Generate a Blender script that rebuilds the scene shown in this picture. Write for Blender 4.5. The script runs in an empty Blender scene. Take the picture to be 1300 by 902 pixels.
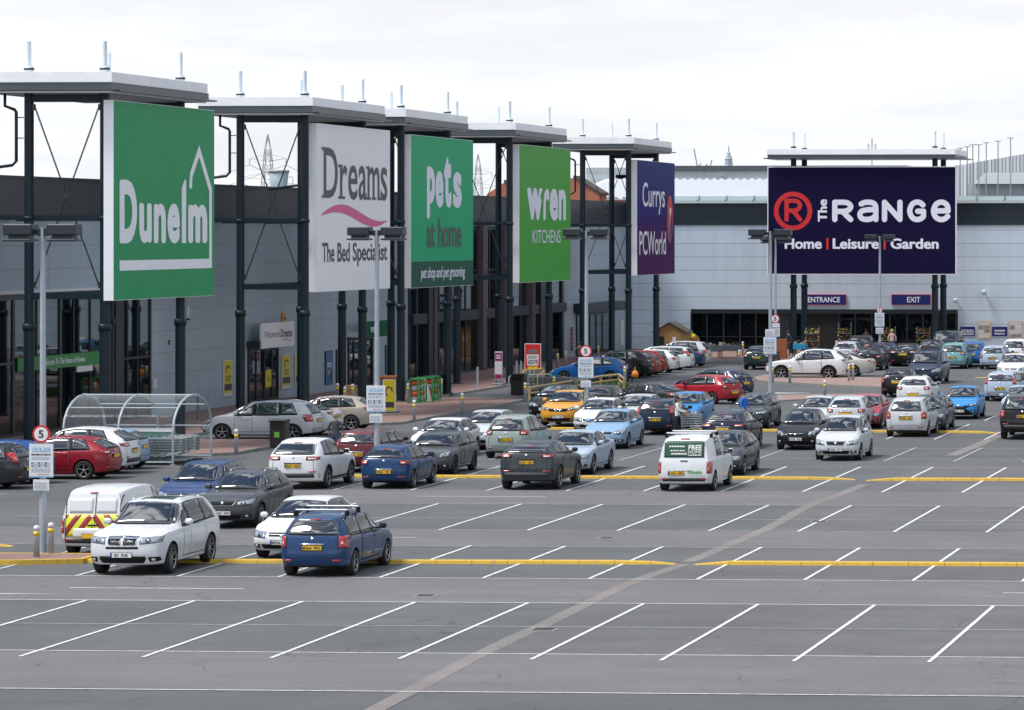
import bpy, bmesh, math, random
from mathutils import Vector, Matrix
from mathutils.bvhtree import BVHTree
random.seed(7)
R = math.radians
scene = bpy.context.scene
COL = scene.collection

# ------------------------------------------------------------------ camera
PHW, PHH = 1300.0, 902.0
FPX, PPX, HOR, CAMH, YAW = 4700.0, 1500.0, 300.0, 8.4, R(3.65)
cY, sY = math.cos(YAW), math.sin(YAW)

def G(px, py, z=0.0):
    """world point at height z that the photograph shows at (px, py)"""
    c = FPX * (CAMH - z) / (py - HOR)
    r = (px - PPX) / FPX * c
    return Vector((r * cY - c * sY, r * sY + c * cY, z))

def onX(px, X):
    """depth Y and scale (px per metre) where the plane x = X is seen at column px"""
    k = (px - PPX) / FPX
    c = X / (k * cY - sY)
    return c * (k * sY + cY), FPX / c

def onY(px, Y):
    k = (px - PPX) / FPX
    c = Y / (k * sY + cY)
    return c * (k * cY - sY), FPX / c

def zAt(py, scale):
    return CAMH - (py - HOR) / scale

cam_d = bpy.data.cameras.new('camera')
cam = bpy.data.objects.new('camera', cam_d)
COL.objects.link(cam)
cam.location = (0, 0, CAMH)
cam.rotation_euler = (R(90), 0, YAW)
cam_d.sensor_fit = 'HORIZONTAL'
cam_d.sensor_width = 36
cam_d.lens = 36 * FPX / PHW
cam_d.shift_x = -(PPX - PHW / 2) / PHW
cam_d.shift_y = -(PHH / 2 - HOR) / PHW
cam_d.clip_end = 20000
cam_d.clip_start = 1
scene.camera = cam

# ------------------------------------------------------------------ tags
def tag(o, label=None, cat=None, group=None, kind=None):
    if label: o['label'] = label
    if cat: o['category'] = cat
    if group: o['group'] = group
    if kind: o['kind'] = kind
    return o

def thing(name, loc, label, cat, group=None, rz=0):
    o = bpy.data.objects.new(name, None)
    COL.objects.link(o)
    o.empty_display_size = .3
    o.location = loc
    o.rotation_euler = (0, 0, rz)
    return tag(o, label, cat, group)

# ------------------------------------------------------------------ materials
def lin(c):
    return tuple(((v / 255) / 12.92 if v / 255 <= .04045 else (((v / 255) + .055) / 1.055) ** 2.4) for v in c)

MATS = {}
def mat(name, col=(.5, .5, .5), rough=.6, metal=0.0, spec=.5, coat=0.0, noise=0.0, nscale=6.0, bump=0.0, bscale=60.0,
        emit=None, estr=1.0, ior=1.5, alpha=1.0, trans=0.0, objcol=False, coords='Object', stretch=None, noise_rough=0.0):
    m = bpy.data.materials.new(name)
    m.use_nodes = True
    nt = m.node_tree
    b = nt.nodes['Principled BSDF']
    b.inputs['Base Color'].default_value = (*col, 1)
    b.inputs['Roughness'].default_value = rough
    b.inputs['Metallic'].default_value = metal
    b.inputs['Specular IOR Level'].default_value = spec
    b.inputs['Coat Weight'].default_value = coat
    b.inputs['Coat Roughness'].default_value = .04
    b.inputs['IOR'].default_value = ior
    b.inputs['Alpha'].default_value = alpha
    b.inputs['Transmission Weight'].default_value = trans
    src = None
    if objcol:
        oi = nt.nodes.new('ShaderNodeObjectInfo')
        nt.links.new(oi.outputs['Color'], b.inputs['Base Color'])
        src = oi.outputs['Color']
    if noise or bump or noise_rough:
        tc = nt.nodes.new('ShaderNodeTexCoord')
        mp = nt.nodes.new('ShaderNodeMapping')
        nt.links.new(tc.outputs[coords], mp.inputs[0])
        if stretch: mp.inputs['Scale'].default_value = stretch
    if noise or noise_rough:
        n = nt.nodes.new('ShaderNodeTexNoise')
        n.inputs['Scale'].default_value = nscale
        n.inputs['Detail'].default_value = 6
        n.inputs['Roughness'].default_value = .65
        nt.links.new(mp.outputs[0], n.inputs['Vector'])
        if noise:
            mr = nt.nodes.new('ShaderNodeMapRange')
            mr.inputs[1].default_value = .25; mr.inputs[2].default_value = .75
            mr.inputs[3].default_value = 1 - noise; mr.inputs[4].default_value = 1 + noise
            nt.links.new(n.outputs[0], mr.inputs[0])
            mx = nt.nodes.new('ShaderNodeMix'); mx.data_type = 'RGBA'; mx.blend_type = 'MULTIPLY'
            mx.inputs[0].default_value = 1
            mx.inputs[6].default_value = (*col, 1)
            if src: nt.links.new(src, mx.inputs[6])
            nt.links.new(mr.outputs[0], mx.inputs[7])
            nt.links.new(mx.outputs[2], b.inputs['Base Color'])
        if noise_rough:
            m2 = nt.nodes.new('ShaderNodeMapRange')
            m2.inputs[1].default_value = .3; m2.inputs[2].default_value = .7
            m2.inputs[3].default_value = max(0, rough - noise_rough); m2.inputs[4].default_value = rough + noise_rough
            nt.links.new(n.outputs[0], m2.inputs[0])
            nt.links.new(m2.outputs[0], b.inputs['Roughness'])
    if bump:
        n2 = nt.nodes.new('ShaderNodeTexNoise')
        n2.inputs['Scale'].default_value = bscale
        n2.inputs['Detail'].default_value = 4
        nt.links.new(mp.outputs[0], n2.inputs['Vector'])
        bp = nt.nodes.new('ShaderNodeBump')
        bp.inputs['Strength'].default_value = bump
        bp.inputs['Distance'].default_value = .02
        nt.links.new(n2.outputs[0], bp.inputs['Height'])
        nt.links.new(bp.outputs[0], b.inputs['Normal'])
    if emit:
        b.inputs['Emission Color'].default_value = (*emit, 1)
        b.inputs['Emission Strength'].default_value = estr
    MATS[name] = m
    return m

# ------------------------------------------------------------------ mesh builder
class MB:
    def __init__(s):
        s.bm = bmesh.new()
        s.mats = []
        s.mi = 0
    def use(s, m):
        m = MATS[m] if isinstance(m, str) else m
        if m not in s.mats: s.mats.append(m)
        s.mi = s.mats.index(m)
        return s
    def faces(s, vs, fs, smooth=False):
        v = [s.bm.verts.new(p) for p in vs]
        for f in fs:
            try:
                q = s.bm.faces.new([v[i] for i in f])
                q.material_index = s.mi
                q.smooth = smooth
            except ValueError:
                pass
        return s
    def box(s, x0, x1, y0, y1, z0, z1, M=None, bev=0):
        if x0 > x1: x0, x1 = x1, x0
        if y0 > y1: y0, y1 = y1, y0
        if z0 > z1: z0, z1 = z1, z0
        if bev:
            b = min(bev, (x1-x0)*.45, (y1-y0)*.45, (z1-z0)*.45)
            vs, fs = [], []
            # chamfered box by hull of 24 points
            pts = []
            for X, sx in ((x0, 1), (x1, -1)):
                for Y, sy in ((y0, 1), (y1, -1)):
                    for Z, sz in ((z0, 1), (z1, -1)):
                        pts += [(X, Y+sy*b, Z+sz*b), (X+sx*b, Y, Z+sz*b), (X+sx*b, Y+sy*b, Z)]
            t = bmesh.new()
            for p in pts: t.verts.new(p)
            bmesh.ops.convex_hull(t, input=t.verts)
            bmesh.ops.dissolve_limit(t, angle_limit=.01, verts=t.verts, edges=t.edges)
            t.verts.ensure_lookup_table(); t.verts.index_update()
            vs = [v.co.copy() for v in t.verts]
            fs = [[v.index for v in f.verts] for f in t.faces]
            t.free()
        else:
            vs = [Vector((x, y, z)) for z in (z0, z1) for y in (y0, y1) for x in (x0, x1)]
            fs = [(0, 2, 3, 1), (4, 5, 7, 6), (0, 1, 5, 4), (2, 6, 7, 3), (0, 4, 6, 2), (1, 3, 7, 5)]
        if M: vs = [M @ Vector(p) for p in vs]
        return s.faces(vs, fs)
    def tube(s, a, b, r, r2=None, n=10, caps=True, smooth=True):
        a, b = Vector(a), Vector(b)
        r2 = r if r2 is None else r2
        d = (b - a).normalized()
        u = d.orthogonal().normalized(); w = d.cross(u)
        vs = []
        for p, q in ((a, r), (b, r2)):
            for k in range(n):
                t = 2 * math.pi * k / n
                vs.append(p + q * (math.cos(t) * u + math.sin(t) * w))
        s.faces(vs, [(k, (k+1) % n, n + (k+1) % n, n + k) for k in range(n)], smooth)
        if caps:
            s.faces(vs[:n], [list(range(n))[::-1]]); s.faces(vs[n:], [list(range(n))])
        return s
    def path(s, pts, r, n=8, smooth=True):
        pts = [Vector(p) for p in pts]
        rings = []
        prev = None
        for i, p in enumerate(pts):
            d = ((pts[min(i+1, len(pts)-1)] - pts[max(i-1, 0)])).normalized()
            if prev is None: u = d.orthogonal().normalized()
            else: u = (prev - d * prev.dot(d)).normalized()
            prev = u
            w = d.cross(u)
            rings.append([p + r * (math.cos(2*math.pi*k/n) * u + math.sin(2*math.pi*k/n) * w) for k in range(n)])
        vs = [v for ring in rings for v in ring]
        fs = []
        for i in range(len(rings) - 1):
            for k in range(n):
                fs.append((i*n+k, i*n+(k+1) % n, (i+1)*n+(k+1) % n, (i+1)*n+k))
        fs.append(list(range(n))[::-1]); fs.append([(len(rings)-1)*n+k for k in range(n)])
        return s.faces(vs, fs, smooth)
    def lathe(s, prof, M=None, n=16, smooth=True, caps=True):
        """profile of (r, z) round the z axis"""
        vs, fs = [], []
        for r, z in prof:
            for k in range(n):
                t = 2 * math.pi * k / n
                vs.append(Vector((r * math.cos(t), r * math.sin(t), z)))
        for i in range(len(prof) - 1):
            for k in range(n):
                fs.append((i*n+k, i*n+(k+1) % n, (i+1)*n+(k+1) % n, (i+1)*n+k))
        if caps and prof[0][0] > 1e-5: fs.append(list(range(n))[::-1])
        if caps and prof[-1][0] > 1e-5: fs.append([(len(prof)-1)*n+k for k in range(n)])
        if M: vs = [M @ v for v in vs]
        return s.faces(vs, fs, smooth)
    def prism(s, poly, d0, d1, axis='z', M=None):
        """2D polygon extruded along an axis: z -> (x,y), x -> (y,z), y -> (x,z)"""
        f = {'z': lambda a, b, d: Vector((a, b, d)), 'x': lambda a, b, d: Vector((d, a, b)), 'y': lambda a, b, d: Vector((a, d, b))}[axis]
        n = len(poly)
        vs = [f(a, b, d0) for a, b in poly] + [f(a, b, d1) for a, b in poly]
        if M: vs = [M @ v for v in vs]
        fs = [list(range(n))[::-1], [n + k for k in range(n)]] + [(k, (k+1) % n, n+(k+1) % n, n+k) for k in range(n)]
        return s.faces(vs, fs)
    def mesh(s, name, fix=True):
        if fix: bmesh.ops.recalc_face_normals(s.bm, faces=s.bm.faces)
        me = bpy.data.meshes.new(name)
        s.bm.to_mesh(me); s.bm.free()
        for m in s.mats: me.materials.append(m)
        return me
    def build(s, name, parent=None, link=True, fix=True, loc=None):
        o = bpy.data.objects.new(name, s.mesh(name, fix))
        if link: COL.objects.link(o)
        if parent: o.parent = parent
        if loc: o.location = loc
        return o

def B(m):
    return MB().use(m)

def kids(o):
    return sorted(o.children, key=lambda c: c.name) if o.children else []

# ------------------------------------------------------------------ lettering (Blender's built-in font)
_tc = {}
def text_mesh(txt, bold=0.0, spacing=1.0, shear=0.0):
    k = (txt, bold, spacing, shear)
    if k in _tc: return _tc[k]
    c = bpy.data.curves.new('lettering', 'FONT')
    c.body = txt
    c.size = 1
    c.offset = bold
    c.space_character = spacing
    c.shear = shear
    c.resolution_u = 4
    c.fill_mode = 'BOTH'
    o = bpy.data.objects.new('lettering', c)
    COL.objects.link(o)
    bpy.context.view_layer.update()
    dg = bpy.context.evaluated_depsgraph_get()
    me = bpy.data.meshes.new_from_object(o.evaluated_get(dg))
    vs = [v.co.copy() for v in me.vertices]
    fs = [list(p.vertices) for p in me.polygons]
    bpy.data.objects.remove(o); bpy.data.curves.remove(c); bpy.data.meshes.remove(me)
    x0 = min(v.x for v in vs); x1 = max(v.x for v in vs); y0 = min(v.y for v in vs); y1 = max(v.y for v in vs)
    _tc[k] = (vs, fs, x0, x1, y0, y1)
    return _tc[k]

def letters(mb, txt, M, x0, x1, z0, z1, d=.01, bold=0.0, spacing=1.0, shear=0.0):
    """flat lettering stretched into the box x0..x1, z0..z1 of plane M (columns: right, up, out), d in front of it;
    bold thickens the strokes by bold x letter height on every side"""
    vs, fs, a0, a1, b0, b1 = text_mesh(txt, 0.0, spacing, shear)
    if bold < .008: shifts = [(0, 0)]; e = f = 0
    else:
        e = min(bold * 1.0, .12 * (a1-a0)); f = min(bold * .8, .1 * (b1-b0))
        nn_ = 10 if bold < .03 else 20
        shifts = [(math.cos(k * 2 * math.pi / nn_) * e, math.sin(k * 2 * math.pi / nn_) * f) for k in range(nn_)]
        if bold > .04: shifts += [(0, 0)]
    kx = (x1-x0) / (a1-a0+2*e); kz = (z1-z0) / (b1-b0+2*f)
    for i, (sx_, sz_) in enumerate(shifts):
        mb.faces([M @ Vector((x0 + (v.x-a0+e+sx_)*kx, z0 + (v.y-b0+f+sz_)*kz, d + .0002 * i)) for v in vs], fs)
    return mb

def plane(origin, right, up=(0, 0, 1)):
    r, u = Vector(right).normalized(), Vector(up).normalized()
    n = r.cross(u)
    m = Matrix((( r.x, u.x, n.x, origin[0]), (r.y, u.y, n.y, origin[1]), (r.z, u.z, n.z, origin[2]), (0, 0, 0, 1)))
    return m

def poly_on(mb, M, pts, d=.01, th=0.0):
    n = len(pts)
    if th == 0:
        return mb.faces([M @ Vector((a, b, d)) for a, b in pts], [list(range(n))])
    vs = [M @ Vector((a, b, d)) for a, b in pts] + [M @ Vector((a, b, d + th)) for a, b in pts]
    return mb.faces(vs, [list(range(n))[::-1], [n+k for k in range(n)]] + [(k, (k+1) % n, n+(k+1) % n, n+k) for k in range(n)])

def stroke_on(mb, M, pts, w, d=.01, closed=False):
    """a flat ribbon of width w along pts in plane M"""
    pts = [Vector((a, b)) for a, b in pts]
    n = len(pts)
    L, Rr = [], []
    for i in range(n):
        if closed:
            a, b = pts[i-1], pts[(i+1) % n]
        else:
            a, b = pts[max(i-1, 0)], pts[min(i+1, n-1)]
        d1 = (pts[i]-a) if (pts[i]-a).length > 1e-6 else (b-pts[i])
        d2 = (b-pts[i]) if (b-pts[i]).length > 1e-6 else d1
        d1.normalize(); d2.normalize()
        t = (d1+d2).normalized()
        nn = Vector((-t.y, t.x))
        k = 1 / max(.35, abs(nn.dot(Vector((-d1.y, d1.x)))))
        ww = (w[i] if isinstance(w, (list, tuple)) else w) * .5 * k
        L.append(pts[i] + nn*ww); Rr.append(pts[i] - nn*ww)
    vs = [M @ Vector((p.x, p.y, d)) for p in L] + [M @ Vector((p.x, p.y, d)) for p in Rr]
    fs = [(i, n+i, n+(i+1) % n, (i+1) % n) for i in range(n if closed else n-1)]
    return mb.faces(vs, fs)
# ------------------------------------------------------------------ cars
mat('car_paint', (.5, .5, .5), .40, .08, .25, coat=.42, objcol=True, noise=.05, nscale=1.5, noise_rough=.06)
mat('car_glass', (.006, .010, .013), .02, 0, .5, ior=2.3, noise_rough=.02, nscale=2)
mat('car_trim', (.018, .019, .021), .55, bump=.15, bscale=40)
mat('car_black', (.006, .006, .007), .75, spec=.3)
mat('car_gap', (.004, .004, .004), .8)
mat('tyre', (.016, .016, .017), .8, bump=.2, bscale=30)
mat('alloy', (.36, .37, .39), .35, .7)
mat('alloy_dark', (.05, .052, .056), .35, .7)
mat('chrome', (.7, .71, .73), .12, 1.0)
mat('lamp_clear', (.30, .36, .41), .06, .35, .6, coat=1)
mat('lamp_inner', (.75, .78, .8), .1, .9)
mat('lamp_red', (.36, .008, .01), .1, 0, .5, coat=1)
mat('lamp_amber', (.6, .17, .02), .12, 0, .5, coat=1)
mat('lamp_white', (.7, .7, .68), .15, 0, .5, coat=1)
mat('plate_yellow', (.72, .44, .02), .4)
mat('plate_white', (.72, .72, .70), .4)
mat('plate_blue', (.02, .06, .35), .4)
mat('plate_ink', (.012, .012, .014), .5)
mat('rail_metal', (.5, .51, .53), .28, .8)
mat('belisha_yellow', (.62, .68, .04), .35)
mat('chevron_red', (.28, .02, .03), .35)
mat('van_green', (.02, .075, .045), .4)
mat('van_text', (.75, .76, .74), .5)
mat('logo_green', (.04, .30, .06), .5)
mat('sunroof', (.010, .022, .018), .05, ior=1.8)

def interp(tab, x):
    if x <= tab[0][0]: return tab[0][1]
    for (a, p), (b, q) in zip(tab, tab[1:]):
        if x <= b:
            return p + (q - p) * (x - a) / (b - a)
    return tab[-1][1]

def pchip(tab, x):
    """smooth monotone interpolation"""
    n = len(tab)
    if x <= tab[0][0]: return tab[0][1]
    if x >= tab[-1][0]: return tab[-1][1]
    h = [tab[i+1][0] - tab[i][0] for i in range(n-1)]; d = [(tab[i+1][1] - tab[i][1]) / h[i] for i in range(n-1)]
    def m(i):
        if i == 0: return d[0]
        if i == n-1: return d[-1]
        if d[i-1] * d[i] <= 0: return 0
        w1, w2 = 2*h[i] + h[i-1], h[i] + 2*h[i-1]
        return (w1 + w2) / (w1 / d[i-1] + w2 / d[i])
    for i in range(n-1):
        if x <= tab[i+1][0]:
            t = (x - tab[i][0]) / h[i]
            return (2*t**3 - 3*t*t + 1)*tab[i][1] + (t**3 - 2*t*t + t)*h[i]*m(i) + (-2*t**3 + 3*t*t)*tab[i+1][1] + (t**3 - t*t)*h[i]*m(i+1)

def smooth(a, b, x):
    t = min(1, max(0, (x - a) / (b - a)))
    return t * t * (3 - 2 * t)

DEF = dict(L=4.2, W=1.76, H=1.48, zf=.2, zn=.70, zc=.98, sc=1.12, sw=1.95, zbelt=(.90, .97), roof=.70, wbf=.80, wbr=.76, r=.32,
           tail=((.2, .14), (.34, .03), (.5, 0), (.8, .02), (1.0, .07), (1.30, .42), (1.48, .66)),
           nose=((.2, .16), (.34, .04), (.48, 0), (.62, .03), (.72, .10), (.85, .16)), deck=None, roofdrop=.07, spokes=5, dark=False,
           planf=.72, planr=.82, bulge=.06, fbulge=.12, front='plain', rear='corner', clad=False, rails=None, sill=False,
           wins=None, wb=.10, wt=.12, fglass=None, rglass=None, doors=4, lamp=None)

class Car:
    def __init__(c, **kw):
        p = dict(DEF); p.update(kw)
        c.__dict__.update(p)
        L, W, H = c.L, c.W, c.H
        zr0 = H - c.roofdrop
        zn, zc = c.zn, c.zc
        t = [(0, zn - .06), (.015, zn - .01), (.05, zn + .03), (.6 * c.sc / L, zn + .72 * (zc - zn)), (c.sc / L, zc), ((c.sc + .02) / L, zc + .012),
             (c.sw / L - .02, H - .085), (c.sw / L, H - .06), (c.sw / L + .05, H - .028), (.58, H), (.75, H - .006)]
        if c.deck:      # saloon: roof end u, z; glass base u, z; tail z
            (u1, z1), (u2, z2), z3 = c.deck
            t = [q for q in t if q[0] < u1 - .03] + [(u1 - .03, z1 + .012), (u1, z1), (u2, z2), (u2 + .02, z2 + .005), (.985, z3), (1, z3 - .03)]
        else:
            t += [(.9, H - .03 - .3 * max(0, c.roofdrop - .07)), (1, zr0)]
        c.top = t
    def zt(c, u): return interp(c.top, u)
    def hw(c, u):
        f = c.planf
        w = pchip([(0, f), (.012, f + (1-f) * .38), (.03, f + (1-f) * .62), (.07, f + (1-f) * .84), (.13, .985), (.2, 1), (.82, 1),
                    (.9, .995 if c.planr > .8 else .985), (.95, c.planr + (1-c.planr) * .78), (.975, c.planr + (1-c.planr) * .55), (.99, c.planr + (1-c.planr) * .28), (1, c.planr)], u)
        return c.W / 2 * w
    def section(c, u):
        hw, zt = c.hw(u), c.zt(u)
        zf = c.zf + .03 * smooth(.15, 0, u) + .06 * smooth(.88, 1, u)
        zb = interp([(0, zt - .05), (c.sc / c.L * .5, min(zt - .045, c.zbelt[0] - .04)), (c.sc / c.L, min(zt - .06, c.zbelt[0])), (1, c.zbelt[1])], u)
        zb = min(zb, zt - .035)
        gh = zt - zb
        k = min(1, gh / .30)
        # half width of the roof edge
        wt = hw * (c.roof + (.86 - c.roof) * (1 - smooth(.10, .38, gh)))
        g0 = .955 * hw
        ze = zt - .075 * k
        P = [(0, zf), (.5 * hw, zf + .004), (.88 * hw, zf + .012), (.945 * hw, zf + .05), (.975 * hw, zf + .16 * (zb - zf) / .7 + .04),
             (.997 * hw, zf + .45 * (zb - zf)), (hw, zf + .62 * (zb - zf)), (.995 * hw, zf + .80 * (zb - zf)), (.982 * hw, zf + .93 * (zb - zf)), (.965 * hw, zb)]
        for f in (.06, .3, .6, .85, 1):
            bow = .02 * k * math.sin(math.pi * f)
            P.append((g0 + (wt - g0) * f + bow, zb + (ze - zb) * f))
        rr = .11 * k + .02
        P += [(wt - .10 * rr, ze + .36 * (zt - ze)), (wt - .42 * rr, ze + .66 * (zt - ze)), (wt - rr, ze + .80 * (zt - ze)), (.62 * wt, zt - .012 * k), (.3 * wt, zt - .003 * k), (0, zt)]
        return P
    def s_at(c, u, z):
        wf = 1 - smooth(0, .16, u)
        wr = max(0, (u - .62) / .38)
        if c.deck: wr = max(0, (u - .86) / .14)
        return u * c.L + wf * pchip(c.nose, z) - wr * pchip(c.tail, z)
    def body(c):
        us = [0, .006, .012, .02, .03, .045, .07, .10, .13, .17]
        us += [.2 + .02 * k for k in range(35)] + [.9, .915, .93, .945, .955, .965, .975, .983, .99, .995, 1]
        us += [c.sc / c.L, (c.sc + .02) / c.L, c.sw / c.L]
        us = sorted(set(round(u, 4) for u in us))
        rows = [[(y, c.s_at(u, z) - c.L / 2, z) for y, z in c.section(u)] for u in us]
        n = len(rows[0])
        bm = bmesh.new()
        grid = []
        for row in rows:
            ring = []
            for i, (y, s, z) in enumerate(row):
                if i in (0, n-1):
                    v = bm.verts.new((0, s, z)); ring.append((v, v))
                else:
                    ring.append((bm.verts.new((y, s, z)), bm.verts.new((-y, s, z))))
            grid.append(ring)
        def face(*q):
            q = [v for k, v in enumerate(q) if v not in q[:k]]
            if len(q) > 2:
                try: bm.faces.new(q).smooth = True
                except ValueError: pass
        for a, b in zip(grid, grid[1:]):
            for i in range(n-1):
                face(a[i][0], b[i][0], b[i+1][0], a[i+1][0])
                face(a[i][1], a[i+1][1], b[i+1][1], b[i][1])
        for ring, sg, bl in ((grid[0], -1, c.fbulge), (grid[-1], 1, c.bulge)):
            M = 10
            lines = []
            hwid = max(r[0].co.x for r in ring)
            for i in range(n):
                a, b = ring[i]
                if a is b: lines.append([a]); continue
                ln = [b]
                for k in range(1, M):
                    f = -1 + 2 * k / M
                    p = b.co.lerp(a.co, k / M)
                    p.y += sg * bl * ((a.co.x / hwid) ** 2) * (1 - f * f)
                    ln.append(bm.verts.new(p))
                ln.append(a); lines.append(ln)
            for p, q in zip(lines, lines[1:]):
                if len(p) == 1 or len(q) == 1:
                    one, ln = (p[0], q) if len(p) == 1 else (q[0], p)
                    for k in range(M): face(one, ln[k], ln[k+1])
                else:
                    for k in range(M): face(p[k], p[k+1], q[k+1], q[k])
        bmesh.ops.recalc_face_normals(bm, faces=bm.faces)
        bm.verts.index_update()
        c.bvh = BVHTree.FromBMesh(bm)
        me = bpy.data.meshes.new('body')
        bm.to_mesh(me); bm.free()
        me.materials.append(MATS['car_paint']); me.materials.append(MATS['car_black'])
        # wheel wells
        o = bpy.data.objects.new('body', me); COL.objects.link(o)
        cut = MB().use('car_black')
        R_ = c.r + .055
        for s in (c.wbf, c.L - c.wbr):
            for sg in (-1, 1):
                cut.tube((sg * (c.W/2 - .30), s - c.L/2, c.r + .01), (sg * (c.W/2 + .2), s - c.L/2, c.r + .01), R_, n=28, smooth=True)
        co = cut.build('cutter')
        m = o.modifiers.new('b', 'BOOLEAN'); m.object = co; m.operation = 'DIFFERENCE'; m.solver = 'EXACT'; m.material_mode = 'TRANSFER'
        bpy.context.view_layer.update()
        dg = bpy.context.evaluated_depsgraph_get()
        out = bpy.data.meshes.new_from_object(o.evaluated_get(dg))
        out.name = 'body'
        for ob in (o, co):
            mm = ob.data; bpy.data.objects.remove(ob); bpy.data.meshes.remove(mm)
        out.set_sharp_from_angle(angle=R(38))
        return out
    # --- patches shrink-wrapped on the body
    def hit(c, d, a, b):
        if d == 'F': o, v = (a, -9, b), (0, 1, 0)
        elif d == 'B': o, v = (a, 9, b), (0, -1, 0)
        elif d == '+': o, v = (9, a - c.L/2, b), (-1, 0, 0)
        elif d == '-': o, v = (-9, a - c.L/2, b), (1, 0, 0)
        elif d == 'T': o, v = (a, b - c.L/2, 9), (0, 0, -1)
        p, nn, _, _ = c.bvh.ray_cast(Vector(o), Vector(v))
        return p, nn
    def patch(c, mb, d, f, nu, nv, off=.006, th=.012, bulge=(0, 0)):
        """f(u, v) -> 2D coordinates in the view d"""
        top, low = {}, {}
        for i in range(nu+1):
            for j in range(nv+1):
                p, nn = c.hit(d, *f(i/nu, j/nv))
                if p is None: continue
                top[i, j] = p + nn * (off + bulge[0] * 4 * (i/nu) * (1 - i/nu) + bulge[1] * 4 * (j/nv) * (1 - j/nv)); low[i, j] = p + nn * (off - th)
        idx, vs = {}, []
        for k, v in top.items(): idx[k] = len(vs); vs.append(v)
        base = len(vs); idl = {}
        for k, v in low.items(): idl[k] = len(vs); vs.append(v)
        fs = []
        flip = d in ('B', '-')
        def add(*q):
            fs.append(q)
        for i in range(nu):
            for j in range(nv):
                q = [(i, j), (i+1, j), (i+1, j+1), (i, j+1)]
                if all(k in idx for k in q): add(*[idx[k] for k in q])
        edge = [(i, 0) for i in range(nu)] + [(nu, j) for j in range(nv)] + [(i, nv) for i in range(nu, 0, -1)] + [(0, j) for j in range(nv, 0, -1)]
        for a, b in zip(edge, edge[1:] + edge[:1]):
            if a in idx and b in idx: add(idx[b], idx[a], idl[a], idl[b])
        return mb.faces(vs, fs, smooth=True)
    def quad(c, mb, d, p00, p10, p11, p01, nu=8, nv=4, off=.006, bulge=(0, 0)):
        def f(u, v):
            a = [p00[k] + (p10[k]-p00[k]) * u for k in (0, 1)]
            b = [p01[k] + (p11[k]-p01[k]) * u for k in (0, 1)]
            return a[0] + (b[0]-a[0]) * v, a[1] + (b[1]-a[1]) * v
        return c.patch(mb, d, f, nu, nv, off, bulge=bulge)
    def rect(c, mb, d, x0, x1, z0, z1, nu=8, nv=4, off=.006):
        return c.quad(mb, d, (x0, z0), (x1, z0), (x1, z1), (x0, z1), nu, nv, off)
    # --- the finished template: list of (object, [sub-parts])
    def sidetop(c, s):
        """height of the roof rail above station s (0 = front)"""
        lo, hi = c.zbelt[0], c.H
        best = None
        for k in range(60):
            z = hi - k * .012
            p, nn = c.hit('+', s, z)
            if p is not None and p.x > c.W/2 * (c.roof - .05) and abs(nn.x) > .55: return z
        return lo
    def template(c):
        T = []
        def part(name, mb_or_me, subs=(), sm=False):
            me = mb_or_me if isinstance(mb_or_me, bpy.types.Mesh) else mb_or_me.mesh(name, fix=False)
            o = bpy.data.objects.new(name, me)
            T.append((o, list(subs)))
            return o
        def sub(name, mb):
            return bpy.data.objects.new(name, mb if isinstance(mb, bpy.types.Mesh) else mb.mesh(name, fix=False))
        L, W, H = c.L, c.W, c.H
        hw = W / 2
        part('body', c.body())
        zb0, zb1 = c.zbelt
        # --- windscreen
        zc = c.zc
        rt = c.roof * hw
        def screen(name, d, zlo, zhi, wlo, whi, extra=None):
            fr = B('car_gap'); c.quad(fr, d, (-wlo-.035, zlo-.02), (wlo+.035, zlo-.02), (whi+.035, zhi+.02), (-whi-.035, zhi+.02), 12, 8, .003)
            part(name + '_surround', fr)
            g = B('car_glass'); c.quad(g, d, (-wlo, zlo), (wlo, zlo), (whi, zhi), (-whi, zhi), 16, 10, .007, (.055, .018) if d == 'F' else (.024, .012))
            w = B('car_black')
            return part(name, g, extra or [])
        wl = .83 * hw
        zhi = H - .105
        ws = []
        m = B('car_black')
        for a, b in ((-.62, .02), (.02, .66)):
            c.quad(m, 'F', (a * hw, zc + .025), (b * hw, zc + .055), (b * hw, zc + .075), (a * hw, zc + .05), 6, 1, .045)
        ws.append(sub('wiper', m))
        fg = c.fglass or (zc + .03, zhi, wl, rt - .03)
        screen('windscreen', 'F', *fg, extra=ws)
        # --- rear window
        if c.rglass != 'none':
            rg = c.rglass or (zb1 + .06, H - .16, .76 * hw, rt - .10)
            m = B('car_black'); c.quad(m, 'B', (-.02, rg[0] + .02), (.36 * hw, rg[0] + .05), (.36 * hw, rg[0] + .075), (-.02, rg[0] + .05), 5, 1, .016)
            screen('rear_window', 'B', *rg, extra=[sub('wiper', m)] if not c.deck else [])
            m = B('lamp_red'); c.rect(m, 'B', -.13, .13, rg[1] + .028, rg[1] + .05, 4, 1, .012)
            part('brake_light', m)
        # --- side windows, doors
        wins = c.wins or [(c.sc + .30, c.sw + .12, .46 * L, .46 * L), (.485 * L, .485 * L, .70 * L, .69 * L), (.718 * L, .707 * L, .86 * L, .80 * L)]
        topc = {}
        def zroof(s):
            k = round(s, 2)
            if k not in topc: topc[k] = c.sidetop(k)
            return topc[k]
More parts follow.
